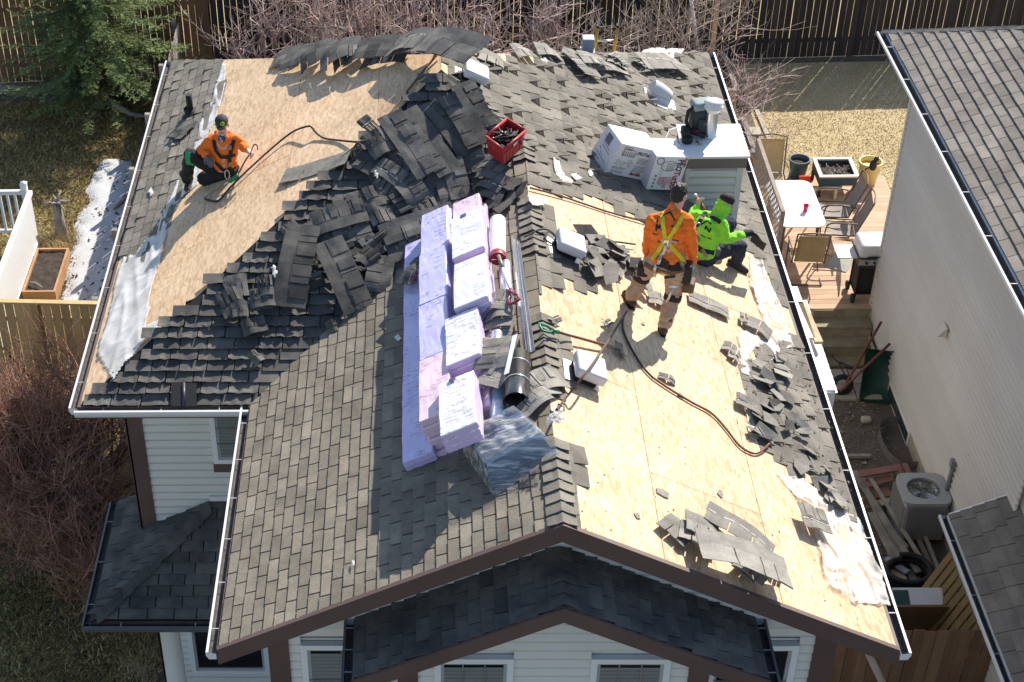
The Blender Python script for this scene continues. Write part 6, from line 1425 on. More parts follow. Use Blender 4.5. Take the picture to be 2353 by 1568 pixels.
# ================================================================= DECK, ALLEY AND YARD
DZ = -4.6
m_deck = M('deck_boards', (.40, .25, .155), .75, (.52, .355, .235), 3, stretch=(.5, 4, 4), tone=.14, bump=.3, bscale=30)
m_tread = M('shade_toned_tread', (.22, .18, .11), .85, (.30, .26, .18), 4, bump=.3, bscale=30)  # stairs lie in shade; that darkening is put into the wood colour
deck = thing('deck', 'reddish wooden deck between the houses with stairs toward the alley', 'deck', (2.3, 10.5, GZ))
y = 8.37; rr = random.Random(2)
while y < 12.72:
    mb = MB(); xr = 4.32 if y > 8.6 else NX - .02
    mb.obox((.15, y, DZ - .03), (xr - .15, 0, 0), (0, .136, 0), (0, 0, .03 + rr.uniform(-.002, .002)), 0, rr.random()); mb.build('deck_board', m_deck, deck); y += .142
mb = MB(); mb.obox((.15, 8.34, DZ - .22), (NX - .17, 0, 0), (0, .028, 0), (0, 0, .19)); mb.obox((4.322, 8.62, DZ - .2), (.03, 0, 0), (0, 4.1, 0), (0, 0, .2)); mb.build('rim_board', m_wood_lt, deck)
for k in range(3):
    z = DZ - .20 * (k + 1) + .04; yy = 8.34 - .27 * (k + 1)
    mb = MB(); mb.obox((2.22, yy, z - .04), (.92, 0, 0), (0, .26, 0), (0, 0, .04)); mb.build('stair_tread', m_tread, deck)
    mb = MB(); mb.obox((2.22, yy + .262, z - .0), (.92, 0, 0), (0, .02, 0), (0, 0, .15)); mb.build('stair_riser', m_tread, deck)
mb = MB(); mb.obox((2.20, 7.5, GZ), (.04, 0, 0), (0, .84, 0), (0, 0, .25)); mb.build('stringer', m_wood_lt, deck); mb = MB(); mb.obox((3.10, 7.5, GZ), (.04, 0, 0), (0, .84, 0), (0, 0, .25)); mb.build('stringer', m_wood_lt, deck)
for (x, yy) in ((2.26, 7.05), (2.67, 7.05), (2.26, 6.64), (2.67, 6.64)):
    mb = MB(); mb.obox((x, yy, GZ - .008), (.39, 0, 0), (0, .39, 0), (0, 0, .04)); o = mb.build('paving_slab', m_conc); tag(o, ('left slab touching the deck stairs', 'right slab touching the deck stairs', 'left slab of the row away from the stairs', 'right slab of the row away from the stairs')[len([k for k in bpy.data.objects if k.name.startswith('paving_slab')]) - 1], 'paving slab', 'paving slabs below the stairs')
STN = ('stepping stone second from the back fence', 'stepping stone third from the back fence', 'stepping stone nearest the deck', 'stepping stone nearest the back fence')
for i, (x, yy) in enumerate(((2.42, 15.6), (2.40, 14.5), (2.38, 13.6), (2.5, 16.9))):
    mb = MB(); mb.obox((x - .16, yy - .16, GZ - .008), (.34, 0, 0), (.02, .32, 0), (0, 0, .035)); o = mb.build('stepping_stone', m_conc); tag(o, STN[i], 'stepping stone', 'stepping stones beside the lawn')
mb = MB(); mb.obox((2.75, 13.0, GZ - .01), (.09, 0, 0), (-.12, 3.6, 0), (0, 0, .05)); o = mb.build('lawn_edging', m_conc); tag(o, 'narrow concrete edging along the left side of the straw lawn', 'edging')
# lattice screen
lat = thing('lattice_screen', 'grey lattice privacy screen beside the white table', 'lattice', (1.35, 9, DZ)); m_lat = M('lattice_grey', (.25, .20, .17), .85, (.34, .28, .24), 5)
Y0, Y1, Z0, Z1 = 7.95, 10.2, DZ - .1, -2.46
mb = MB()
for sg in (1, -1):
    k = -3.0
    while k < 3.2:
        # line z = Z0 + sg*(y-yc) + k
        pts = []
        for yy in np.linspace(Y0, Y1, 60):
            z = (Z0 + Z1) / 2 + sg * (yy - (Y0 + Y1) / 2) + k
            if Z0 < z < Z1: pts.append((yy, z))
        if len(pts) > 1:
            a, b = V3((1.35 + .006 * sg, pts[0][0], pts[0][1])), V3((1.35 + .006 * sg, pts[-1][0], pts[-1][1])); d = (b - a).normalized(); w = V3((0, -d.z, d.y)) * .03
            mb.obox(a - w / 2 - V3((.004, 0, 0)), b - a, w, V3((.008, 0, 0)))
        k += .135
mb.build('lattice', m_lat, lat, kind='stuff')
for (o, a, b, c) in (((1.32, Y0 - .05, Z0), (.06, 0, 0), (0, .05, 0), (0, 0, Z1 - Z0 + .05)), ((1.32, Y1, Z0), (.06, 0, 0), (0, .05, 0), (0, 0, Z1 - Z0 + .05)), ((1.32, Y0, Z1), (.06, 0, 0), (0, Y1 - Y0, 0), (0, 0, .05))): mb = MB(); mb.obox(o, a, b, c); mb.build('frame', m_lat, lat)
# table and chairs
m_frame = M('bronze_frame', (.10, .07, .05), .5); m_sling = M('tan_sling', (.40, .30, .15), .8, (.46, .35, .19), 8, bump=.2, bscale=200); m_sling2 = M('grey_sling', (.24, .20, .17), .8, (.29, .25, .21), 8)
TZ = DZ + .73; tx0, tx1, ty0, ty1 = 1.80, 2.62, 9.78, 11.35
tb = thing('patio_table', 'white rectangular patio table with rounded corners on the deck', 'table', ((tx0 + tx1) / 2, (ty0 + ty1) / 2, DZ))
pts = []
for (x, yy, a0) in ((tx1 - .18, ty1 - .18, 0), (tx0 + .18, ty1 - .18, 90), (tx0 + .18, ty0 + .18, 180), (tx1 - .18, ty0 + .18, 270)):
    for k in range(6): a = R(a0 + k * 18); pts.append((x + .18 * math.cos(a), yy + .18 * math.sin(a), TZ - .02))
mb = MB(); mb.prism(pts, (0, 0, .022)); mb.build('tabletop', M('table_white', (.74, .75, .77), .25), tb)
for x in (tx0 + .12, tx1 - .12):
    for yy in (ty0 + .12, ty1 - .12): mb = MB(); mb.tube([(x, yy, DZ), (x, yy, TZ - .02)], .022, 8); mb.build('leg', m_frame, tb)
a = gnd(1851, 482, TZ + .03); t = thing('cup', 'red plastic cup standing on the white table', 'cup', (a.x, a.y, TZ))
mb = MB(); mb.lathe([(.001, 0), (.035, 0), (.047, .10), (.05, .125), (.043, .12), (.03, .01), (.001, .01)], 20, Matrix.Translation((a.x, a.y, TZ + .004))); mb.build('cup_body', M('cup_red', (.62, .02, .10), .35), t)
def chair(x, y, ang, label, sling, back_tilt=.25, group='sling patio chairs round the table'):
    t = thing('patio_chair', label, 'chair', M=Matrix.Translation((x, y, DZ)) @ Matrix.Rotation(ang, 4, 'Z'), group=group)   # faces +Y local
    w = .27
    mb = MB(); mb.slab(lambda u, v: (V3((-w + .03 + 2 * (w - .03) * u, -.22 + .46 * v, .42 - .03 * math.sin(v * 3.1))), V3((-w + .03 + 2 * (w - .03) * u, -.22 + .46 * v, .412 - .03 * math.sin(v * 3.1)))), 6, 6); mb.build('seat', sling, t, world=False)
    mb = MB(); mb.slab(lambda u, v: (V3((-w + .03 + 2 * (w - .03) * u, -.22 - back_tilt * .62 * v - .02 * math.sin(v * 3.1), .44 + .60 * v)), V3((-w + .03 + 2 * (w - .03) * u, -.228 - back_tilt * .62 * v - .02 * math.sin(v * 3.1), .44 + .60 * v))), 6, 6); mb.build('backrest', sling, t, world=False)
    for s in (-1, 1):
        mb = MB(); mb.tube([(s * w, .26, .42), (s * w, -.22, .42), (s * w, -.22 - back_tilt * .66, 1.08)], .014, 8); mb.build('side_frame', m_frame, t, world=False)
        mb = MB(); mb.tube(smooth([V3((s * w, -.26, .66)), V3((s * (w + .03), .0, .68)), V3((s * (w + .03), .22, .66)), V3((s * w, .28, .5)), V3((s * w, .24, .02)), V3((s * w, -.30, .02))], 4), .013, 6); mb.build('arm_leg', m_frame, t, world=False)
    mb = MB(); mb.tube(smooth([V3((-w, -.22 - back_tilt * .66, 1.08)), V3((0, -.24 - back_tilt * .68, 1.12)), V3((w, -.22 - back_tilt * .66, 1.08))], 5), .013, 6); mb.build('top_rail', m_frame, t, world=False)
    mb = MB(); mb.tube([(-w, -.30, .02), (w, -.30, .02)], .013, 6); mb.build('foot_rail', m_frame, t, world=False)
    return t
chair(2.22, 9.35, R(-4), 'tan sling chair at the near end of the table seen from behind', m_sling)
chair(2.98, 10.25, R(82), 'grey sling chair at the right side of the table, nearer one', m_sling2, .35)
chair(2.98, 10.85, R(86), 'grey sling chair at the right side of the table, farther one', m_sling2, .35)
chair(2.05, 11.95, R(176), 'tan sling chair at the far end of the table beside the lattice', m_sling)
# pots and tray
def pot(q, r, h, label, m1, m2, zb=DZ, cat='pot'):
    a = gnd(*q, zb); t = thing('flower_pot', label, cat, a)
    mb = MB(); mb.lathe([(.001, 0), (r * .72, 0), (r * .95, h * .88), (r * 1.05, h * .9), (r * 1.05, h), (r * .92, h), (r * .88, h * .8)], 28, Matrix.Translation(a)); mb.build('pot_body', m1, t)
    mb = MB(); mb.lathe([(.001, h * .8), (r * .89, h * .8)], 28, Matrix.Translation(a)); mb.build('fill', m2, t); return t
pot((1831, 408), .19, .40, 'teal round pot full of dark soil behind the table', M('teal_pot', (.05, .11, .12), .5), m_soil)
pot((1992, 420), .21, .46, 'cream tub with yellow inside at the far corner of the deck', M('cream_pot', (.70, .58, .24), .5), M('yellow_fill', (.60, .36, .02), .5))
a = gnd(2008, 385, DZ + .5); t = thing('cat', 'small dark cat sitting on the rim of the cream tub', 'cat', a)
mb = MB(); 
prof = [(.001, -.02), (.05, -.01), (.07, .05), (.06, .12), (.04, .17), (.001, .18)]; mb.lathe(prof, 14, Matrix.Translation(a + V3((-.02, 0, -.03)))); mb.lathe([(.001, 0), (.04, .015), (.05, .05), (.035, .085), (.001, .095)], 14, Matrix.Translation(a + V3((.02, .0, .12))))
for s in (-1, 1): mb.lathe([(.018, 0), (.001, .035)], 6, Matrix.Translation(a + V3((.02 + .025 * s, 0, .205))))
mb.tube([a + V3((-.06, 0, 0)), a + V3((-.12, .02, -.03)), a + V3((-.15, .03, -.1))], .014, 6); mb.build('body', M('dark_fur', (.035, .025, .028), .9), t)
a = gnd(1922, 405, DZ + .28); t = thing('planter_table', 'square raised planter tray with a pale rim and dry plants on the deck', 'planter', (a.x, a.y, DZ))
w, d, zt = .36, .36, DZ + .42; cxp, cyp = a.x - .03, a.y + .05
for (o, ax, ay) in (((cxp - w, cyp - d, zt), (2 * w, 0, 0), (0, .07, 0)), ((cxp - w, cyp + d - .07, zt), (2 * w, 0, 0), (0, .07, 0)), ((cxp - w, cyp - d + .07, zt), (.07, 0, 0), (0, 2 * d - .14, 0)), ((cxp + w - .07, cyp - d + .07, zt), (.07, 0, 0), (0, 2 * d - .14, 0))): mb = MB(); mb.obox(o, ax, ay, (0, 0, .03)); mb.build('rim', m_wood_gr if False else M('pale_rim', (.55, .52, .47), .7), t)
mb = MB(); mb.obox((cxp - w + .02, cyp - d + .02, zt - .18), (2 * w - .04, 0, 0), (0, .02, 0), (0, 0, .179)); mb.obox((cxp - w + .02, cyp + d - .04, zt - .18), (2 * w - .04, 0, 0), (0, .02, 0), (0, 0, .179)); mb.obox((cxp - w + .02, cyp - d + .04, zt - .18), (.02, 0, 0), (0, 2 * d - .08, 0), (0, 0, .179)); mb.obox((cxp + w - .04, cyp - d + .04, zt - .18), (.02, 0, 0), (0, 2 * d - .08, 0), (0, 0, .179)); mb.build('tray', M('navy_tray', (.02, .05, .07), .5), t)
mb = MB(); mb.obox((cxp - w + .04, cyp - d + .04, zt - .1), (2 * w - .08, 0, 0), (0, 2 * d - .08, 0), (0, 0, .02)); mb.build('soil', m_soil, t)
for sx in (-1, 1):
    for sy in (-1, 1): mb = MB(); mb.obox((cxp + sx * (w - .05) - .025, cyp + sy * (d - .05) - .025, DZ), (.05, 0, 0), (0, .05, 0), (0, 0, .25)); mb.build('leg', m_fence_dk, t)
mb = MB(); rr = random.Random(8)
for k in range(60): p = V3((cxp + rr.uniform(-.26, .26), cyp + rr.uniform(-.26, .15), zt - .08)); mb.tube([p, p + V3((rr.gauss(0, .05), rr.gauss(0, .05), rr.uniform(.02, .10)))], .006, 4)
mb.build('dry_stems', M('dry_stem', (.35, .32, .28), .9), t)
a = gnd(1846, 420, DZ + .22); mb = MB(); mb.add([a + V3((-.10, -.05, .16)), a + V3((.10, -.08, .18)), a + V3((.12, .02, -.04)), a + V3((-.04, .0, -.06)), a + V3((-.08, .08, .1)), a + V3((.1, .1, .1))], [(0, 1, 2, 3), (0, 4, 5, 1), (1, 5, 2), (4, 0, 3)]); o = mb.build('toy_bucket', M('toy_red', (.70, .06, .03), .4)); tag(o, 'bright red toy bucket lying at the far end of the white table', 'bucket')
t = thing('deck_bench', 'low pale plank behind the table by the far chairs', 'bench', gnd(1895, 438, DZ)); a = gnd(1862, 438, DZ + .2); mb = MB(); mb.obox(a, (.55, 0, 0), (0, .08, 0), (0, 0, .03)); mb.build('plank', m_wood_lt, t); mb = MB(); mb.obox(a + V3((.05, .01, -.2)), (.05, 0, 0), (0, .06, 0), (0, 0, .198)); mb.obox(a + V3((.45, .01, -.2)), (.05, 0, 0), (0, .06, 0), (0, 0, .198)); mb.build('leg', m_wood_lt, t)
mt = [gnd(x, y, DZ + .004) for x, y in ((1895, 614), (1944, 627), (1962, 600), (1918, 582))]
mb = MB(); mb.prism(mt, (0, 0, .012)); o = mb.build('doormat', M('grey_mat', (.25, .25, .22), .95, (.32, .32, .28), 3, bump=.4, bscale=150)); tag(o, 'worn grey mat lying askew on the deck before the barbecue', 'mat')
# barbecue
m_bbq = M('bbq_lid', (.55, .55, .56), .4, (.62, .62, .62), 6)
bx, by = 3.08, 8.74; bq = thing('barbecue', 'silver lidded barbecue on a black wheeled cart by the corner of the beige house', 'barbecue', (bx, by, DZ))
mb = MB(); rb(mb, (bx + .09, by + .01, DZ + 1.01), (.62, .5, .24), .07); mb.build('lid', m_bbq, bq)
mb = MB(); mb.obox((bx - .2, by - .22, DZ + .70), (.6, 0, 0), (0, .46, 0), (0, 0, .2)); mb.build('firebox', M('bbq_dark', (.03, .03, .03), .4), bq)
mb = MB(); mb.obox((bx - .21, by - .26, DZ + .78), (.6, 0, 0), (0, .035, 0), (0, 0, .10)); mb.build('control_panel', m_alum, bq)
for k in range(4): mb = MB(); mb.lathe([(.022, 0), (.02, .03), (.001, .03)], 10, Matrix.Translation((bx - .10 + k * .13, by - .26, DZ + .83)) @ Matrix.Rotation(R(90), 4, 'X')); mb.build('knob', m_black, bq)
for k in range(5): mb = MB(); mb.obox((bx - .56 + .064 * k, by - .2, DZ + .88), (.06, 0, 0), (0, .4, 0), (0, 0, .02)); mb.build('side_shelf', m_bbq, bq)
mb = MB(); mb.tube([(bx - .1, by - .28, DZ + .95), (bx + .35, by - .28, DZ + .95)], .014, 8); mb.build('handle', m_black, bq)
for (x, yy) in ((-.17, -.19), (-.17, .2), (.36, -.19), (.36, .2)): mb = MB(); mb.tube([(bx + x, by + yy, DZ + .08), (bx + x, by + yy, DZ + .72)], .018, 8); mb.build('leg', m_black, bq)
mb = MB(); mb.obox((bx - .18, by - .2, DZ + .16), (.56, 0, 0), (0, .42, 0), (0, 0, .02)); mb.obox((bx - .165, by - .15, DZ + .185), (.50, 0, 0), (0, .33, 0), (0, 0, .5)); mb.build('cart_cabinet', m_black, bq)
for (x, yy) in ((-.2, -.19), (-.2, .2)): mb = MB(); mb.lathe([(.001, -.02), (.08, -.02), (.085, 0), (.08, .02), (.001, .02)], 18, Matrix.Translation((bx + x, by + yy, DZ + .085)) @ Matrix.Rotation(R(90), 4, 'Y')); mb.build('wheel', m_black, bq)
# raised cedar garden boxes behind the house
for k, (x0, x1, y0, y1, lb) in enumerate(((1.55, 2.2, 16.35, 18.0, 'cedar raised bed with a grey rim nearest the back fence'), (1.45, 2.14, 13.75, 15.1, 'cedar raised bed with a grey rim behind the chase'))):
    t = thing('raised_bed', lb, 'raised bed', ((x0 + x1) / 2, (y0 + y1) / 2, GZ), group='cedar raised beds along the house')
    zt = GZ + .55
    for q in range(4):
        for (o, a, b) in (((x0, y0, 0), (x1 - x0, 0, 0), (0, .035, 0)), ((x0, y1 - .035, 0), (x1 - x0, 0, 0), (0, .035, 0)), ((x1 - .035, y0 + .036, 0), (.035, 0, 0), (0, y1 - y0 - .072, 0)), ((x0, y0 + .036, 0), (.035, 0, 0), (0, y1 - y0 - .072, 0))):
            mb = MB(); mb.obox(V3(o) + V3((0, 0, GZ + q * .138)), a, b, (0, 0, .134), 0, random.random()); mb.build('board', m_cedar, t)
    for (o, a, b) in (((x0 - .03, y0 - .04, zt), (x1 - x0 + .06, 0, 0), (0, .10, 0)), ((x0 - .03, y1 - .06, zt), (x1 - x0 + .06, 0, 0), (0, .10, 0)), ((x1 - .07, y0 + .06, zt), (.1, 0, 0), (0, y1 - y0 - .12, 0)), ((x0 - .03, y0 + .06, zt), (.1, 0, 0), (0, y1 - y0 - .12, 0))): mb = MB(); mb.obox(o, a, b, (0, 0, .03)); mb.build('rim', m_wood_gr, t)
    mb = MB(); mb.obox((x0 + .04, y0 + .04, zt - .12), (x1 - x0 - .08, 0, 0), (0, y1 - y0 - .08, 0), (0, 0, .03)); mb.build('soil', m_soil, t)
mb = MB(); mb.box((1.25, 12.2, DZ + .3), (.3, .4, .06)); mb.box((1.25, 12.2, DZ + .15), (.25, .35, .28)); o = mb.build('storage_tub', m_vinyl); tag(o, 'white tub between the gutter and the lattice', 'tub')
# ---- bump-out with a white ribbed top beside the right eave
bo = thing('utility_shed', 'narrow bump out shed with a white ribbed top under the right eave', 'shed', (.1, 2.3, GZ))
sx1, sy0, sy1, sz = .62, 1.32, 3.2, -.86
mb = MB(); mb.obox((-.40, sy0 + .02, GZ), (sx1 + .38, 0, 0), (0, sy1 - sy0 - .04, 0), (0, 0, sz - GZ - .03)); mb.build('walls', m_siding, bo)
k = 0; yy = sy0
while yy < sy1 - .01:
    mb = MB(); mb.obox((-.40, yy, sz - .02), (sx1 + .40, 0, -.05), (0, .055, 0), (0, 0, .02 + .006 * (k % 2))); mb.build('roof_rib', m_white_metal, bo); yy += .0565; k += 1
for (qa, qb, lb, mt, wd) in (((1832, 700), (1872, 792), 'long raw plank with a thick end lying on the white shed top', m_wood_lt, .10), ((1808, 665), (1848, 782), 'long white board lying beside the plank next to the gutter', m_white_metal, .13)):
    a = gnd(*qa, sz + .06); b = gnd(*qb, sz + .06); d = b - a; s = V3((0, 0, 1)).cross(d).normalized() * wd
    mb = MB(); mb.obox(a, d, s, (0, 0, .04)); o = mb.build('plank', mt); tag(o, lb, 'plank')
# ---- wheelbarrow on its side against the wall
wb = thing('wheelbarrow', 'green wheelbarrow tipped up against the beige wall with red brown handles', 'wheelbarrow', (2.85, 6.9, GZ))
m_wbg = M('barrow_green', (.007, .042, .03), .45, (.01, .055, .04), 4); m_wbr = M('barrow_handle', (.16, .05, .035), .6)
M0 = Matrix.Translation((2.98, 6.55, GZ + .02)) @ Matrix.Rotation(R(-12), 4, 'Z') @ Matrix.Rotation(R(62), 4, 'X')
mb = MB()
def tray(u, v):
    x = (u - .5) * .62 * (.75 + .25 * abs(2 * v - 1) * 0 + .25); y = .85 * v; z = -.26 * (max(0, 1 - abs(2 * u - 1) ** 3)) * (1 - abs(2 * v - 1) ** 4); return V3((x, y, z)), V3((x, y, z - .006))
mb.slab(lambda u, v: tuple(M0 @ p for p in tray(u, v)), 14, 14); mb.build('tray', m_wbg, wb)
for (qa, qb) in (((2025, 740), (1945, 880)), ((2045, 790), (1930, 900))):
    a = gnd(*qa, GZ + .95); b = gnd(*qb, GZ + .35); mb = MB(); mb.tube([a, b], .022, 8); mb.build('handle', m_wbr, wb)
a = gnd(1945, 850, GZ + .25); mb = MB(); mb.tube(smooth([a + V3((-.15, .35, .05)), a + V3((-.2, .1, .15)), a + V3((0, -.1, .1)), a + V3((.1, .05, .0)), a + V3((-.08, .2, .0)), a + V3((.02, -.2, -.1))], 4), .012, 6); mb.build('leg_brace', m_black, wb)
a = gnd(1935, 885, GZ + .17); mb = MB(); mb.lathe([(.10, -.035), (.17, -.035), (.185, 0), (.17, .035), (.10, .035)], 22, Matrix.Translation(a) @ Matrix.Rotation(R(70), 4, 'X')); mb.build('wheel', m_black, wb)
a = gnd(1990, 965, GZ + .05); mb = MB(); vs, fs = rbox((.16, .12, .1), .04, 2); mb.add([v + a for v in vs], fs, 0, True); o = mb.build('stone', m_conc); tag(o, 'pale stone on the alley floor below the wheelbarrow', 'stone')
ww = thing('window_well', 'corrugated metal window well in front of the basement window', 'window well', (2.9, 5.6, GZ)); mb = MB()
mb.grid(lambda u, v: V3((NX - .02 - .42 * math.sin(math.pi * u) ** .5, 5.35 + .55 * -math.cos(math.pi * u) + .1, GZ + .02 + .16 * v)), 20, 4); mb.build('rim', m_alum, ww)
mb = MB(); mb.box((2.3, 5.2, GZ + .04), (.5, .06, .05)); o = mb.build('alley_timber', m_wood_gr); tag(o, 'grey timber lying across the alley dirt', 'timber')
# ---- air conditioner
ac = thing('air_conditioner', 'grey square outdoor air conditioner with a round top fan by the beige house', 'air conditioner', (2.86, 3.62, GZ))
ax, ay, aw, ah = 2.83, 3.60, .33, .78; m_ac = M('ac_grey', (.30, .29, .27), .5, (.34, .33, .31), 4)
mb = MB(); vs, fs = rbox((2 * aw - .03, 2 * aw - .03, ah - .1), .07, 3); mb.add([v + V3((ax, ay, GZ + ah / 2 - .02)) for v in vs], fs, 0, False); mb.build('cabinet', m_ac, ac)
for k in range(14):
    for (o, a, b) in (((ax - aw + .06 + k * .042, ay - aw + .006, GZ + .08), (.018, 0, 0), (0, -.012, 0)), ((ax - aw + .006, ay - aw + .06 + k * .042, GZ + .08), (-.012, 0, 0), (0, .018, 0))): mb = MB(); mb.obox(o, a, b, (0, 0, ah - .2)); mb.build('louvre', m_ac, ac)
mb = MB(); n = 40
ring = [(V3((.235 * math.cos(6.2832 * k / n), .235 * math.sin(6.2832 * k / n), 0))) for k in range(n)]
def sq(k): a = 6.2832 * k / n; c, s = math.cos(a), math.sin(a); m_ = (abs(c) ** 6 + abs(s) ** 6) ** (1 / 6); return V3((c / m_ * (aw + .01), s / m_ * (aw + .01), 0))
c0 = V3((ax, ay, GZ + ah)); vs = [c0 + p for p in ring] + [c0 + sq(k) for k in range(n)] + [c0 + sq(k) - V3((0, 0, .06)) for k in range(n)] + [c0 + p - V3((0, 0, .06)) for p in ring]
mb.add(vs, [(k, n + k, n + (k + 1) % n, (k + 1) % n) for k in range(n)] + [(n + k, 2 * n + k, 2 * n + (k + 1) % n, n + (k + 1) % n) for k in range(n)] + [(k, (k + 1) % n, 3 * n + (k + 1) % n, 3 * n + k) for k in range(n)]); mb.build('top_cover', M('ac_light', (.40, .40, .39), .5), ac)
mb = MB(); mb.lathe([(.001, 0), (.232, 0)], 30, Matrix.Translation(c0 - V3((0, 0, .09)))); mb.build('fan_well', m_dark, ac)
for k in range(4):
    mb = MB(); a = R(k * 90 + 20); mb.slab(lambda u, v: (c0 + V3(((.05 + .16 * u) * math.cos(a + (v - .5) * .9), (.05 + .16 * u) * math.sin(a + (v - .5) * .9), -.07 + .03 * v)), c0 + V3(((.05 + .16 * u) * math.cos(a + (v - .5) * .9), (.05 + .16 * u) * math.sin(a + (v - .5) * .9), -.074 + .03 * v))), 3, 3); mb.build('fan_blade', m_alum, ac)
gr = MB()
for k in range(1, 5): gr.tube([c0 + V3((.05 * k * math.cos(j * .3142), .05 * k * math.sin(j * .3142), -.01)) for j in range(21)], .003, 4, cap=False)
for k in range(4): a = k * .785; gr.tube([c0 + V3((.23 * math.cos(a), .23 * math.sin(a), -.006)), c0 - V3((.23 * math.cos(a), .23 * math.sin(a), .006))], .003, 4)
gr.build('fan_guard', m_black, ac)
# ---- lumber heap
GLU = 'old lumber lying in the alley'
rr = random.Random(12); m_redw = M('red_stained_board', (.22, .10, .075), .8, (.30, .15, .12), 4, bump=.3, bscale=30)
for i, (qa, qb, w, mt, lb, z) in enumerate((((1962, 1085), (2110, 1318), .09, m_wood_gr, 'longest weathered plank running along the eave in the alley', .22), ((1990, 1085), (2125, 1300), .05, m_wood_gr, 'thin weathered batten beside the longest plank', .26), ((1978, 1100), (2085, 1320), .10, m_wood_gr, 'grey plank lowest along the house wall', .12), ((1975, 1092), (2060, 1078), .13, m_redw, 'reddish board lying across the top of the lumber', .30), ((1978, 1120), (2050, 1100), .13, m_redw, 'second reddish board across the lumber', .22), ((2005, 1138), (2045, 1132), .2, m_redw, 'short red board offcut at the middle of the lumber', .15), ((2060, 1070), (2090, 1140), .1, m_redw, 'dark red board slanting to the house wall', .18), ((2078, 1068), (2100, 1120), .08, m_redw, None, .2), ((2020, 1160), (2070, 1135), .12, m_wood_lt, 'pale offcut beside the air conditioner', .12), ((2030, 1200), (2080, 1260), .10, m_wood_lt, 'pale plank under the weathered planks', .10), ((2000, 1180), (2060, 1300), .08, m_wood_gr, None, .08), ((2070, 1290), (2105, 1345), .10, m_wood_gr, None, .12), ((2035, 1285), (2085, 1318), .10, M('lilac_board', (.38, .36, .44), .6), 'lilac grey trim board at the lower end of the lumber', .2), ((2040, 1310), (2080, 1335), .09, m_wood_lt, 'short pale board below the lilac board', .15), ((2110, 1240), (2150, 1330), .07, m_wood_gr, None, .08), ((2125, 1235), (2160, 1320), .05, m_wood_gr, None, .12))):
    a = gnd(*qa, GZ + z); b = gnd(*qb, GZ + z); d = b - a; s = V3((0, 0, 1)).cross(d).normalized() * w
    mb = MB(); mb.obox(a - s / 2, d, s, (0, 0, .03), 0, rr.random()); o = mb.build('plank', mt); tag(o, lb or auto_label(qa, qb, 0, 'grey plank'), 'plank', GLU)
t = thing('hose_coil', 'thick black hose coiled at the lower end of the lumber', 'hose', gnd(2075, 1340, GZ)); c = gnd(2082, 1338, GZ + .1); mb = MB()
mb.tube([c + V3((.30 * math.cos(k * .35) * (1 + .03 * math.sin(k)), .26 * math.sin(k * .35), .012 * k * .4)) for k in range(60)], .045, 8); mb.build('coil', m_black, t)
m_slat = M('slat_yellow', (.22, .145, .06), .8, (.29, .20, .09), 3, tone=.2)
t = thing('slatted_fence_section', 'yellow stained slatted panel leaning against the small neighbour roof', 'fence panel', (2.6, 1.0, GZ))
for k in range(10):
    y = 2.0 - k * .165; a = V3((2.74, y, GZ + 1.05)); b = V3((2.36, y - .05, GZ + .12)); d = b - a; mb = MB(); mb.obox(a, d, (0, -.125, 0), (-.02, 0, -.01), 0, random.random()); mb.build('slat', m_slat, t)
for f in (.15, .85): a = V3((2.74, 2.05, GZ + 1.05)).lerp(V3((2.36, 2.0, GZ + .12)), f) + V3((.03, 0, 0)); mb = MB(); mb.obox(a, (0, -1.7, 0), (.04, 0, -.08), (-.02, 0, -.01)); mb.build('batten', m_slat, t)
a, b = gnd(2062, 1395, GZ + .75), gnd(2200, 1400, GZ + .75); t = thing('cardboard_sheet', 'large brown cardboard sheet standing upright in the gap at the lower right', 'cardboard', V3((a.x, a.y, GZ)))
mb = MB(); mb.obox(V3((a.x, a.y, GZ + .15)), V3((b.x - a.x, 0, 0)), (0, .04, 0), (0, 0, .6)); mb.build('sheet', M('cardboard', (.17, .10, .045), .9, (.23, .14, .07), 3), t)
mb = MB(); mb.obox(V3((a.x + .02, a.y + .05, GZ + .6)), V3((b.x - a.x - .12, 0, 0)), (0, .32, .12), (0, 0, .02)); o = mb.build('white_packaging', m_carton); tag(o, 'white printed packaging lying behind the cardboard sheet', 'packaging')
mb = MB(); mb.obox(V3((a.x + .02, a.y + .052, GZ + .625)), V3((.2, 0, 0)), (0, .28, .105), (0, 0, .003)); p = mb.build('green_print', M('pack_green', (.03, .10, .09), .5), o); 
mb = MB(); a = gnd(1985, 1490, -3.7); mb.tube([V3((1.0, -.15, GZ + 1.65)), V3((1.35, -1.2, GZ + 1.2))], .05, 6); o = mb.build('leaning_post', m_wood_gr); tag(o, 'weathered post leaning below the right end of the front fascia', 'post')
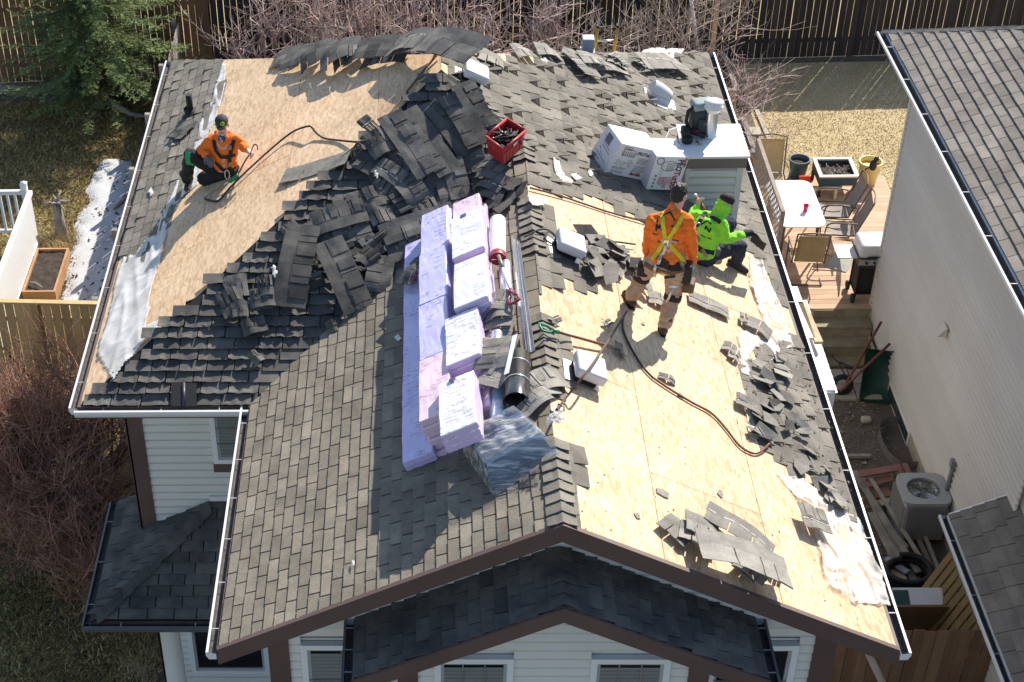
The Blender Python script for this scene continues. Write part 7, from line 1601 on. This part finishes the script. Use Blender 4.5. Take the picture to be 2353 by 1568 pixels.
# ================================================================= PEOPLE
from mathutils.bvhtree import BVHTree
def sphere_pts(c, r, n=12, m=8, Rm=None):
    vs = []; fs = []; c = V3(c); r = V3((r, r, r)) if not hasattr(r, '__len__') else V3(r)
    for i in range(m + 1):
        t = math.pi * i / m
        for j in range(n): a = 2 * math.pi * j / n; p = V3((r.x * math.sin(t) * math.cos(a), r.y * math.sin(t) * math.sin(a), r.z * math.cos(t))); vs.append(c + (Rm @ p if Rm else p))
    for i in range(m):
        for j in range(n): fs.append((i * n + j, (i + 1) * n + j, (i + 1) * n + (j + 1) % n, i * n + (j + 1) % n))
    return vs, fs
def organic(name, prims, mat, parent, voxel=.012, smooth_it=6, label=None, fold=0.0, fs_=9.0):
    mb = MB()
    for p in prims:
        if p[0] == 'e': vs, fs = sphere_pts(p[1], p[2], 16, 12, p[3] if len(p) > 3 else None); mb.add(vs, fs)
        else:
            pts, rs = p[1], p[2]; pts = [V3(q) for q in pts]
            for q, r in zip(pts, rs): vs, fs = sphere_pts(q, r); mb.add(vs, fs)
            for a, b, ra, rb_ in zip(pts[:-1], pts[1:], rs[:-1], rs[1:]): mb.tube([a, b], [ra, rb_], 14)
    tmp = mb.build('tmp', mat)
    r = tmp.modifiers.new('r', 'REMESH'); r.mode = 'VOXEL'; r.voxel_size = voxel; r.use_smooth_shade = True
    s = tmp.modifiers.new('s', 'SMOOTH'); s.factor = .5; s.iterations = smooth_it
    dg = bpy.context.evaluated_depsgraph_get(); dg.update()
    me = bpy.data.meshes.new_from_object(tmp.evaluated_get(dg)); om = tmp.data; bpy.data.objects.remove(tmp); bpy.data.meshes.remove(om)
    n = len(me.vertices); co = np.empty(n * 3); me.vertices.foreach_get('co', co); co = co.reshape(-1, 3); nr = np.empty(n * 3); me.vertices.foreach_get('normal', nr); nr = nr.reshape(-1, 3)
    if fold:
        d = np.array([abs(noise.noise(V3(c) * fs_ + V3((0, 0, c[2] * 6)))) + .5 * noise.noise(V3(c) * fs_ * 2.3) for c in co]); co += nr * (d[:, None] - .25) * fold
    inv = np.array(wmat(parent).inverted()); co = co @ inv[:3, :3].T + inv[:3, 3]
    me.vertices.foreach_set('co', co.ravel()); me.polygons.foreach_set('use_smooth', [True] * len(me.polygons)); me.materials.clear(); me.materials.append(mat); me.name = name; me.update()
    o = bpy.data.objects.new(name, me); COL.objects.link(o); o.parent = parent
    if label: o['label'] = label
    return o
def bvh(o):
    dg = bpy.context.evaluated_depsgraph_get(); m = wmat(o)
    return BVHTree.FromPolygons([m @ v.co for v in o.data.vertices], [tuple(p.vertices) for p in o.data.polygons])
def cast(trees, x, y, off=.006):
    d = ray(x, y).normalized(); best = None
    for t in trees:
        l, n, i, ds = t.ray_cast(CAM_P, d)
        if l and (best is None or ds < best[2]): best = (l, n, ds)
    if best is None: return None
    n = best[1] if best[1].dot(d) < 0 else -best[1]; return best[0] + n * off, n
def ribbon(name, trees, qpts, wd, mat, parent, off=.006, k=6, th=.003):
    qs = []
    for a, b in zip(qpts[:-1], qpts[1:]): qs += [(a[0] + (b[0] - a[0]) * i / k, a[1] + (b[1] - a[1]) * i / k) for i in range(k)]
    qs.append(qpts[-1]); P = [cast(trees, x, y, off) for x, y in qs]; P = [p for p in P if p]
    if len(P) < 2: return None
    pts = [p[0] for p in P]; nn = [p[1] for p in P]; mb = MB(); L = []
    for i, p in enumerate(pts):
        t_ = (pts[min(i + 1, len(pts) - 1)] - pts[max(i - 1, 0)]).normalized(); w = nn[i].cross(t_)
        if w.length < 1e-4: w = V3((1, 0, 0))
        w.normalize(); L.append((p - w * wd / 2, p + w * wd / 2, nn[i]))
    vs = []
    for a, b, n in L: vs += [a, b, b - n * th, a - n * th]
    fs = []
    for i in range(len(L) - 1):
        for j in range(4): fs.append((i * 4 + j, i * 4 + (j + 1) % 4, i * 4 + 4 + (j + 1) % 4, i * 4 + 4 + j))
    fs += [(3, 2, 1, 0), tuple(len(vs) - 4 + j for j in range(4))]
    mb.add(vs, fs); return mb.build(name, mat, parent)
m_skin = M('skin', (.56, .34, .26), .5, (.64, .41, .32), 6)
m_orange = M('hoodie_orange', (.80, .155, .012), .85, (.86, .19, .02), 6, bump=.25, bscale=40)
m_lime = M('hoodie_lime', (.23, .68, .035), .85, (.29, .75, .05), 6, bump=.25, bscale=40)
m_tan = M('canvas_trousers', (.40, .27, .17), .9, (.50, .35, .24), 6, bump=.4, bscale=40)
m_blk = M('black_trousers', (.012, .012, .014), .85, (.022, .022, .024), 6, bump=.3, bscale=40)
m_jean = M('navy_jeans', (.018, .022, .042), .9, (.035, .04, .065), 6, bump=.3, bscale=40)
m_boot = M('brown_boot', (.075, .04, .025), .7, (.11, .065, .045), 10)
m_boot2 = M('dark_boot', (.03, .027, .025), .7, (.05, .045, .04), 10)
m_hair = M('dark_hair', (.012, .010, .010), .45, (.028, .024, .022), 40, bump=1.0, bscale=90)
m_strap = M('yellow_webbing', (.62, .50, .01), .6, (.70, .58, .03), 20)
m_strapk = M('black_webbing', (.016, .016, .016), .7); m_strapt = M('tan_webbing', (.33, .25, .13), .7)
m_glove = M('grey_glove', (.09, .09, .11), .85, (.14, .14, .16), 15); m_glovek = M('black_glove', (.015, .015, .018), .8)
m_leather = M('tool_leather', (.11, .06, .03), .7, (.17, .10, .055), 10, bump=.3, bscale=40)
m_grn = M('knee_green', (.03, .30, .12), .6)
def hand(wr, dirn, palm_n, s=1.0, curl=.5, thumb=1):
    """palm and five bent fingers as capsules"""
    d = V3(dirn).normalized(); n = V3(palm_n); n = (n - d * n.dot(d)).normalized(); x = d.cross(n); P = []
    w = V3(wr); P.append(('c', [w, w + d * .045 * s, w + d * .085 * s], [.026 * s, .034 * s, .036 * s]))
    for off in (-.024, .024): P.append(('c', [w + d * .02 * s + x * off * .6 * s, w + d * .088 * s + x * off * s], [.018 * s, .017 * s]))
    for i, (o, l) in enumerate(((-.034, .062), (-.011, .074), (.012, .070), (.034, .055))):
        b = w + d * .088 * s + x * o * s; a1 = curl * .7; a2 = curl * 1.5
        p1 = b + (d * math.cos(a1) + n * math.sin(a1)) * l * .5 * s; p2 = p1 + (d * math.cos(a2) + n * math.sin(a2)) * l * .5 * s
        P.append(('c', [b, p1, p2], [.0115 * s, .0105 * s, .0085 * s]))
    b = w + d * .03 * s + x * .03 * thumb * s; p1 = b + (d * .7 + x * thumb * .7 + n * .3) * .04 * s; p2 = p1 + (d * .9 + n * .5) * .032 * s
    P.append(('c', [b, p1, p2], [.015 * s, .0125 * s, .010 * s])); return P
def frame3(f, up):
    f = V3(f).normalized(); up = V3(up); r = f.cross(up).normalized(); u = r.cross(f); return Matrix(((r.x, f.x, u.x), (r.y, f.y, u.y), (r.z, f.z, u.z)))
def head_prims(c, f, up):
    Rm = frame3(f, up); g = lambda x, y, z: V3(c) + Rm @ V3((x, y, z))
    return [('e', g(0, -.012, .02), (.074, .094, .098), Rm), ('e', g(0, .032, -.052), (.056, .060, .066), Rm), ('e', g(0, .075, -.095), (.026, .022, .02), Rm),
            ('c', [g(0, .086, .018), g(0, .108, -.018), g(0, .092, -.026)], [.009, .014, .012]), ('e', g(.036, .082, .024), (.022, .012, .008), Rm), ('e', g(-.036, .082, .024), (.022, .012, .008), Rm),
            ('e', g(.078, -.012, -.01), (.012, .024, .034), Rm), ('e', g(-.078, -.012, -.01), (.012, .024, .034), Rm), ('e', g(.046, .06, -.02), (.02, .02, .02), Rm), ('e', g(-.046, .06, -.02), (.02, .02, .02), Rm)], g, Rm
def face_bits(g, Rm, t):
    mb = MB()
    for s in (-1, 1): vs, fs = sphere_pts(g(.034 * s, .083, .005), (.013, .007, .007), 10, 6, Rm); mb.add(vs, fs, 0, True)
    mb.build('eyes', m_dark, t); mb = MB()
    mb.tube([g(-.024, .088, -.060), g(0, .095, -.058), g(.024, .088, -.060)], .006, 6); mb.build('mouth', M('lips', (.30, .11, .10), .5), t)
    mb = MB()
    for s in (-1, 1): mb.tube([g(.016 * s, .095, .028), g(.052 * s, .082, .030)], .005, 5)
    mb.build('brows', m_hair, t)
def boot(an, toe_dir, up, mat, t, L=.27):
    d = V3(toe_dir).normalized(); u = V3(up).normalized(); a = V3(an)
    organic('boot', [('c', [a + u * .10, a + u * .02], [.055, .055]), ('c', [a - d * .05 - u * .04, a + d * .06 - u * .045, a + d * (L - .11) - u * .055], [.048, .05, .040])], mat, t, .010, 4)
    mb = MB(); s = d.cross(u).normalized(); mb.slab(lambda p, q: (a + d * (-.10 + L * p) + s * (q - .5) * .10 * (1 - .3 * abs(2 * p - 1) ** 3) - u * .083, a + d * (-.10 + L * p) + s * (q - .5) * .10 * (1 - .3 * abs(2 * p - 1) ** 3) - u * .102), 8, 4); mb.build('sole', m_black, t)
# ---------------- standing man, seen from behind
A = aty
t = thing('person', 'standing worker in an orange hoodie and tan trousers seen from behind with a yellow harness', 'person', E_(1500, 735))
fR, fL = E_(1527, 768), E_(1452, 705)
aR, aL = fR + V3((0, .02, .10)), fL + V3((0, .03, .10))
hp = A(1530, 606, .22); hR, hL = hp + V3((.10, -.02, -.02)), hp + V3((-.11, .03, -.01))
kR, kL = (hR + aR) / 2 + V3((.045, .06, .0)), (hL + aL) / 2 + V3((.005, .09, .02))
ch = A(1536, 530, .31); nk = A(1549, 486, .36); sR = A(1578, 508, .30); sL = A(1502, 508, .38); hd = A(1560, 449, .42)
eR = A(1590, 572, .30); eL = A(1489, 568, .40); wR = A(1588, 606, .46); wL = A(1492, 598, .56)
hf, hu = V3((.45, .85, -.35)), V3((.12, .28, 1)); H_, g, Rm = head_prims(hd, hf, hu)
body = H_ + [('c', [hd - V3((.0, .03, .06)), nk], [.058, .062]), ('c', [nk, ch, hp], [.08, .14, .13]), ('c', [sR, eR, wR], [.05, .042, .03]), ('c', [sL, eL, wL], [.05, .042, .03]), ('c', [hR, kR, aR], [.08, .055, .042]), ('c', [hL, kL, aL], [.08, .055, .042])]
body += hand(wR, wR - eR, (-.7, .3, -.2), 1, .7, 1) + hand(wL, wL - eL, (.7, .3, -.2), 1, .7, -1)
organic('body', body, m_skin, t, .008, 3); face_bits(g, Rm, t)
Rt = frame3((.12, 1, 0), (0, .25, 1))
to = organic('hoodie', [('c', [sL + V3((.04, 0, .01)), nk + V3((0, -.02, -.03)), sR + V3((-.04, 0, .01))], [.075, .085, .075]), ('e', ch + V3((0, -.01, 0)), (.205, .135, .20), Rt), ('e', (ch + hp) / 2 + V3((0, .0, 0)), (.185, .13, .20), Rt), ('e', hp + V3((0, 0, .10)), (.185, .135, .10), Rt),
    ('c', [sR, (sR + eR) / 2, eR, wR - (wR - eR) * .12], [.082, .074, .066, .052]), ('c', [sL, (sL + eL) / 2, eL, wL - (wL - eL) * .12], [.082, .074, .066, .052]), ('c', [nk + V3((-.07, -.05, .0)), nk + V3((0, -.085, .0)), nk + V3((.07, -.05, .0))], [.042, .048, .042]), ('c', [nk, nk + V3((0, .01, .03))], [.075, .07])], m_orange, t, .010, 6, fold=.02)
tr = organic('trousers', [('e', hp + V3((0, 0, .0)), (.17, .13, .11), Rt), ('c', [hR, (hR + kR) / 2, kR, (kR + aR) / 2, aR + V3((0, 0, .03))], [.112, .105, .085, .082, .078]), ('c', [hL, (hL + kL) / 2, kL, (kL + aL) / 2, aL + V3((0, 0, .03))], [.112, .105, .085, .082, .078])], m_tan, t, .010, 6, fold=.022)
boot(aR, (.15, 1, -.0), PE.n * .6 + V3((0, 0, .4)), m_boot, t); boot(aL, (-.25, 1, 0), PE.n * .6 + V3((0, 0, .4)), m_boot, t)
organic('hair', [('e', g(0, -.026, .045), (.083, .098, .088), Rm), ('e', g(0, -.07, -.012), (.068, .046, .06), Rm), ('e', g(0, .03, .095), (.06, .05, .03), Rm)], m_hair, t, .008, 2, fold=.018, fs_=40)
tre = [bvh(to), bvh(tr)]
for nm, pts, w in (('harness_strap', [(1521, 484), (1524, 515), (1530, 552)], .045), ('harness_strap', [(1571, 490), (1556, 520), (1532, 552)], .045), ('harness_strap', [(1534, 556), (1552, 580), (1574, 604)], .045), ('harness_strap', [(1526, 556), (1512, 580), (1500, 596)], .045)): ribbon(nm, tre, pts, w, m_strap, t, .012)
ribbon('lanyard', tre, [(1530, 556), (1526, 580), (1512, 605), (1503, 632)], .03, m_alum, t, .03)
c_ = cast(tre, 1530, 556, .02); mb = MB(); mb.box(c_[0], (.05, .02, .07)); mb.build('dorsal_ring', m_steel, t)
for pts in ([(1510, 512), (1512, 500), (1540, 488), (1552, 508)], ): ribbon('shirt_logo', tre, pts, .016, m_strapk, t, .005)
for pts in ([(1508, 531), (1509, 516), (1514, 526), (1519, 515), (1521, 530)], [(1542, 521), (1548, 519)]): ribbon('shirt_logo', tre, pts, .018, m_strapk, t, .005)
for pts in ([(1500, 537), (1512, 540)], [(1542, 539), (1550, 540)], [(1545, 551), (1560, 554)], [(1511, 555), (1520, 557)]): ribbon('shirt_print', tre, pts, .014, m_boot, t, .005)
for pts, w in (([(1512, 600), (1540, 612), (1562, 612)], .10),): ribbon('back_pad', tre, pts, w, m_strapk, t, .02, th=.02)
ribbon('tool_belt', tre, [(1482, 606), (1500, 618), (1540, 628), (1575, 618)], .05, m_leather, t, .012, th=.01)
def pouch(c, d, mat, nm): mb = MB(); rb(mb, (0, 0, 0), d, .03, Matrix.Translation(c) @ Matrix.Rotation(R(-15), 4, 'Z')); return mb.build(nm, mat, t)
pouch(A(1575, 625, .20), (.14, .16, .22), m_strapk, 'tool_pouch'); pouch(A(1580, 655, .22), (.15, .17, .12), m_leather, 'tool_pouch'); pouch(A(1478, 618, .30), (.12, .14, .14), m_strapk, 'tool_pouch')
mb = MB(); p = A(1548, 660, .12); mb.tube([p, p + V3((-.06, -.03, -.17))], .014, 6); mb.tube([p + V3((-.05, 0, .02)), p + V3((.06, 0, 0))], .02, 6); mb.build('hammer', m_steel, t)
for k_, a_ in ((kR, aR), (kL, aL)):
    c = k_.lerp(a_, .12); dd = (a_ - k_).normalized(); ss = dd.orthogonal().normalized(); mb = MB(); mb.lathe([(.088, -.04), (.095, -.03), (.095, .03), (.088, .04)], 18, Matrix.Translation(c) @ dd.to_track_quat('Z', 'Y').to_matrix().to_4x4()); mb.build('knee_strap', m_strapk, t)
ribbon('leg_strap', tre, [(1506, 640), (1528, 638), (1552, 634)], .03, m_strapk, t, .01)
# ---------------- crouching man in lime
t = thing('person', 'crouching worker in a lime green hoodie and black cap by the right eave', 'person', E_(1660, 605))
hp = A(1612, 582, 2.02); ch = A(1624, 535, 2.10); nk = A(1648, 498, 2.20); hd = A(1667, 468, 2.26); sR = A(1658, 516, 2.05); sL = A(1606, 498, 2.32); eR = A(1668, 550, 1.98); wR = A(1708, 540, 2.06); eL = A(1588, 500, 2.48); wL = A(1600, 478, 2.58)
fR = E_(1694, 617); aR = fR + V3((-.02, 0, .10)); hR = hp + V3((.08, .02, -.01)); hL = hp + V3((0, .14, -.01)); kR = A(1700, 566, 2.15); fL = E_(1668, 600); aL = fL + V3((-.05, .22, .08)); kL = aL + V3((.10, .05, .28))
hf, hu = V3((.75, .5, -.6)), V3((.45, .25, .9)); H_, g, Rm = head_prims(hd, hf, hu)
body = H_ + [('c', [hd - hu.normalized() * .07, nk], [.056, .062]), ('c', [nk, ch, hp], [.08, .14, .13]), ('c', [sR, eR, wR], [.05, .042, .03]), ('c', [sL, eL, wL], [.05, .042, .03]), ('c', [hR, kR, aR], [.08, .055, .042]), ('c', [hL, kL, aL], [.08, .055, .042])]
organic('body', body + hand(wL, (.3, .5, .6), (.7, -.3, 0), 1, .8, 1), m_skin, t, .009, 3); face_bits(g, Rm, t)
Rt = frame3((.75, .6, 0), (.25, .2, 1))
to = organic('hoodie', [('c', [sL, nk + V3((-.02, -.01, -.03)), sR], [.075, .09, .078]), ('e', ch, (.20, .14, .20), Rt), ('e', (ch + hp) / 2, (.18, .14, .18), Rt), ('e', hp + V3((0, 0, .05)), (.18, .15, .10), Rt),
    ('c', [sR, (sR + eR) / 2, eR, wR - (wR - eR) * .1], [.08, .072, .064, .05]), ('c', [sL, eL, wL], [.08, .066, .05]), ('c', [nk, hd - hu.normalized() * .05], [.09, .088]), ('e', g(0, -.02, -.03), (.09, .10, .10), Rm), ('c', [g(-.07, .02, -.10), g(0, .05, -.12), g(.07, .02, -.10)], [.03, .035, .03])], m_lime, t, .010, 6, fold=.02)
tr = organic('jeans', [('e', hp + V3((.03, .03, -.05)), (.18, .16, .12), Rt), ('c', [hR, (hR + kR) / 2, kR, (kR + aR) / 2, aR], [.115, .108, .086, .078, .07]), ('c', [hL, (hL + kL) / 2, kL, aL], [.115, .105, .085, .072])], m_jean, t, .010, 6, fold=.02)
boot(aR, (.9, -.2, -.44), PE.n, m_boot2, t); boot(aL, (.8, .3, -.35), PE.n, m_boot2, t)
organic('cap', [('e', g(0, -.012, .055), (.086, .104, .072), Rm)], m_glovek, t, .008, 3); 
organic('glove', hand(wR, wR - eR, (.0, .3, -.8), 1.15, .8, 1), m_glovek, t, .008, 2)
q_ = aty(1725, 540, 2.08); mb = MB(); mb.slab(lambda u, v: (q_ + V3((.02 + .17 * u, -.02 + .10 * v, .04 - .14 * u - .16 * v + .02 * math.sin(6 * u))), q_ + V3((.02 + .17 * u, -.03 + .10 * v, .03 - .14 * u - .16 * v))), 6, 6); o = mb.build('black_flap', m_glovek); tag(o, 'black sheet of torn material held in the glove of the crouching man', 'sheet')
tre = [bvh(to), bvh(tr)]
for nm, pts, w, mt in (('harness_strap', [(1592, 560), (1596, 530), (1612, 505), (1622, 488)], .05, m_strapk), ('harness_strap', [(1618, 496), (1640, 502), (1656, 512)], .05, m_strapk), ('harness_strap', [(1594, 562), (1615, 578), (1640, 582)], .06, m_strapk), ('harness_strap', [(1608, 500), (1618, 506)], .03, m_strapt), ('harness_strap', [(1612, 575), (1624, 590)], .04, m_strapt), ('harness_strap', [(1600, 540), (1606, 556)], .04, m_strapt)): ribbon(nm, tre, pts, w, mt, t, .012 if mt is m_strapk else .018)
c_ = cast(tre, 1606, 520, .02)
if c_: mb = MB(); mb.tube([c_[0] + V3((.03 * math.cos(k), 0, .04 * math.sin(k))) for k in (0, .785, 1.57, 2.36, 3.14, 3.93, 4.71, 5.5, 6.28)], .008, 6); mb.build('dorsal_ring', m_steel, t)
for pts in ([(1620, 528), (1622, 520), (1630, 534), (1633, 525)], [(1612, 516), (1626, 508), (1634, 516)]): ribbon('shirt_logo', tre, pts, .018, m_strapk, t, .006)
ribbon('shirt_print', tre, [(1610, 540), (1622, 546)], .012, m_boot2, t, .006); ribbon('shirt_print', tre, [(1626, 546), (1634, 550)], .012, m_boot2, t, .006)
mb = MB(); rb(mb, A(1645, 578, 1.98), (.10, .10, .10), .03); mb.build('pouch', m_glove, t)
a = aty(1600, 452, 2.75); b = aty(1612, 470, 2.62); t3 = thing('wood_handle_tool', 'tool with a wooden handle raised in front of the chase wall', 'tool', b); mb = MB(); mb.tube([a, b, b + (b - a) * .8], .018, 8); mb.build('handle', M('tool_handle', (.30, .11, .05), .5), t3); mb = MB(); mb.tube([a + (a - b) * .25, a], .02, 8); mb.build('tip', m_vinyl, t3)
# ---------------- kneeling man on the left slope, facing the camera
t = thing('person', 'kneeling worker in orange hoodie, black trousers and dark cap facing the camera', 'person', W_(480, 425))
hp = A(516, 388, 3.90); ch = A(513, 348, 3.86); nk = A(512, 313, 3.83); hd = A(510, 287, 3.80); sR = A(485, 324, 3.86); sL = A(541, 322, 3.86); eR = A(462, 346, 3.88); wR = A(474, 356, 3.72); eL = A(560, 338, 3.80); wL = A(566, 343, 3.70)
fR = W_(431, 432); aR = fR + V3((.0, .04, .10)); kR = A(437, 356, 3.82); hR = hp + V3((-.09, -.01, .0)); hL = hp + V3((.08, -.02, -.01)); kL = W_(470, 424) + V3((0, 0, .085)); aL = W_(508, 398) + V3((0, .05, .07)); 
hf, hu = V3((.0, -1, -.15)), V3((-.03, -.12, 1)); H_, g, Rm = head_prims(hd, hf, hu)
body = H_ + [('c', [hd - V3((0, -.02, .07)), nk], [.056, .06]), ('c', [nk, ch, hp], [.08, .14, .13]), ('c', [sR, eR, wR], [.05, .042, .03]), ('c', [sL, eL, wL], [.05, .042, .03]), ('c', [hR, kR, aR], [.08, .055, .042]), ('c', [hL, kL, aL], [.08, .055, .042])]
organic('body', body + hand(wL, (.5, -.3, -.35), (-.4, -.4, -.5), 1, 1.0, -1), m_skin, t, .008, 3); face_bits(g, Rm, t)
Rt = frame3((0, -1, 0), (0, .05, 1))
to = organic('hoodie', [('c', [sR + V3((.03, 0, .01)), nk + V3((0, .02, -.04)), sL + V3((-.03, 0, .01))], [.075, .085, .075]), ('e', ch, (.195, .14, .19), Rt), ('e', (ch + hp) / 2, (.175, .135, .18), Rt), ('e', hp + V3((0, 0, .07)), (.18, .145, .10), Rt),
    ('c', [sR, (sR + eR) / 2, eR, wR - (wR - eR) * .1], [.08, .073, .066, .052]), ('c', [sL, (sL + eL) / 2, eL, wL - (wL - eL) * .15], [.08, .073, .066, .052]), ('c', [nk + V3((-.08, .03, .03)), nk + V3((-.05, -.05, -.02)), nk + V3((0, -.09, -.07)), nk + V3((.05, -.05, -.02)), nk + V3((.08, .03, .03))], [.035, .036, .036, .036, .035])], m_orange, t, .010, 6, fold=.02)
tr = organic('trousers', [('e', hp + V3((0, 0, -.02)), (.17, .15, .11), Rt), ('c', [hR, (hR + kR) / 2, kR, (kR + aR) / 2, aR + V3((0, 0, .02))], [.112, .102, .085, .08, .075]), ('c', [hL, (hL + kL) / 2, kL, (kL + aL) / 2 + V3((0, 0, .01)), aL], [.112, .105, .092, .082, .07])], m_blk, t, .010, 6, fold=.02)
boot(aR, (-.1, -1, -.0), PWM.n, m_boot2, t); boot(aL, (.3, .3, -.9), V3((.4, .6, .3)), m_boot2, t)
organic('cap', [('e', g(0, -.008, .055), (.086, .104, .075), Rm), ('c', [g(-.05, .10, .035), g(0, .15, .03), g(.05, .10, .035)], [.012, .012, .012]), ('c', [g(-.03, .10, .04), g(.03, .10, .04)], [.012, .012])], M('cap_dark', (.03, .03, .027), .8, (.05, .05, .045), 10), t, .008, 3)
mb = MB(); mb.tube([g(-.026 + .026 * math.cos(k * .7854), .098 + .003, .085 + .026 * math.sin(k * .7854)) for k in range(9)], .005, 5); mb.tube([g(-.036, .106, .092), g(-.022, .106, .08), g(-.03, .106, .082), g(-.018, .106, .072)], .005, 5); mb.build('cap_badge', M('badge_green', (.25, .62, .03), .5), t)
organic('glove', hand(wR, (.35, -.45, -.5), (.2, .4, -.8), 1.1, .5, -1), m_glove, t, .008, 2)
organic('neck_scarf', [('e', nk + V3((0, -.07, .0)), (.055, .035, .06))], M('scarf', (.45, .47, .52), .8, (.04, .04, .12), 14, lo=.48, hi=.52), t, .01, 3)
tre = [bvh(to), bvh(tr)]
for nm, pts, w, mt in (('harness_strap', [(492, 322), (496, 345), (508, 360), (528, 362)], .05, m_strapk), ('harness_strap', [(538, 322), (532, 340), (527, 360), (527, 392)], .05, m_strapk), ('harness_strap', [(528, 335), (527, 345)], .045, m_strapt), ('harness_strap', [(527, 372), (527, 382)], .045, m_strapt), ('harness_strap', [(495, 372), (512, 390), (530, 394), (548, 384)], .05, m_strapk), ('harness_strap', [(508, 362), (540, 356)], .04, m_strapk)): ribbon(nm, tre, pts, w, mt, t, .012 if mt is m_strapk else .018)
ribbon('knee_patch', tre, [(432, 350), (431, 362), (434, 376)], .07, m_grn, t, .008); ribbon('knee_patch', tre, [(428, 374), (446, 378)], .04, m_grn, t, .01)
mb = MB(); p = A(522, 402, 3.72); mb.tube([p + V3((.03 * math.cos(k * .7), 0, .07 * math.sin(k * .7))) for k in range(10)], .008, 6); mb.build('carabiner', m_steel, t)
rope('lanyard_rope', 'pale lanyard hanging from the hand of the kneeling man to the tool', [wL + V3((.03, -.06, -.06)), A(562, 372, 3.72), A(552, 392, 3.75), W_(542, 408, .05)], .010, m_rope); rope('hook', 'dark hook held in the right hand side glove of the kneeling man', [wL + V3((.05, -.07, -.04)), wL + V3((.10, -.06, .08)), wL + V3((.14, -.06, .09)), wL + V3((.15, -.06, .02))], .008, m_ropeb, 'hook')
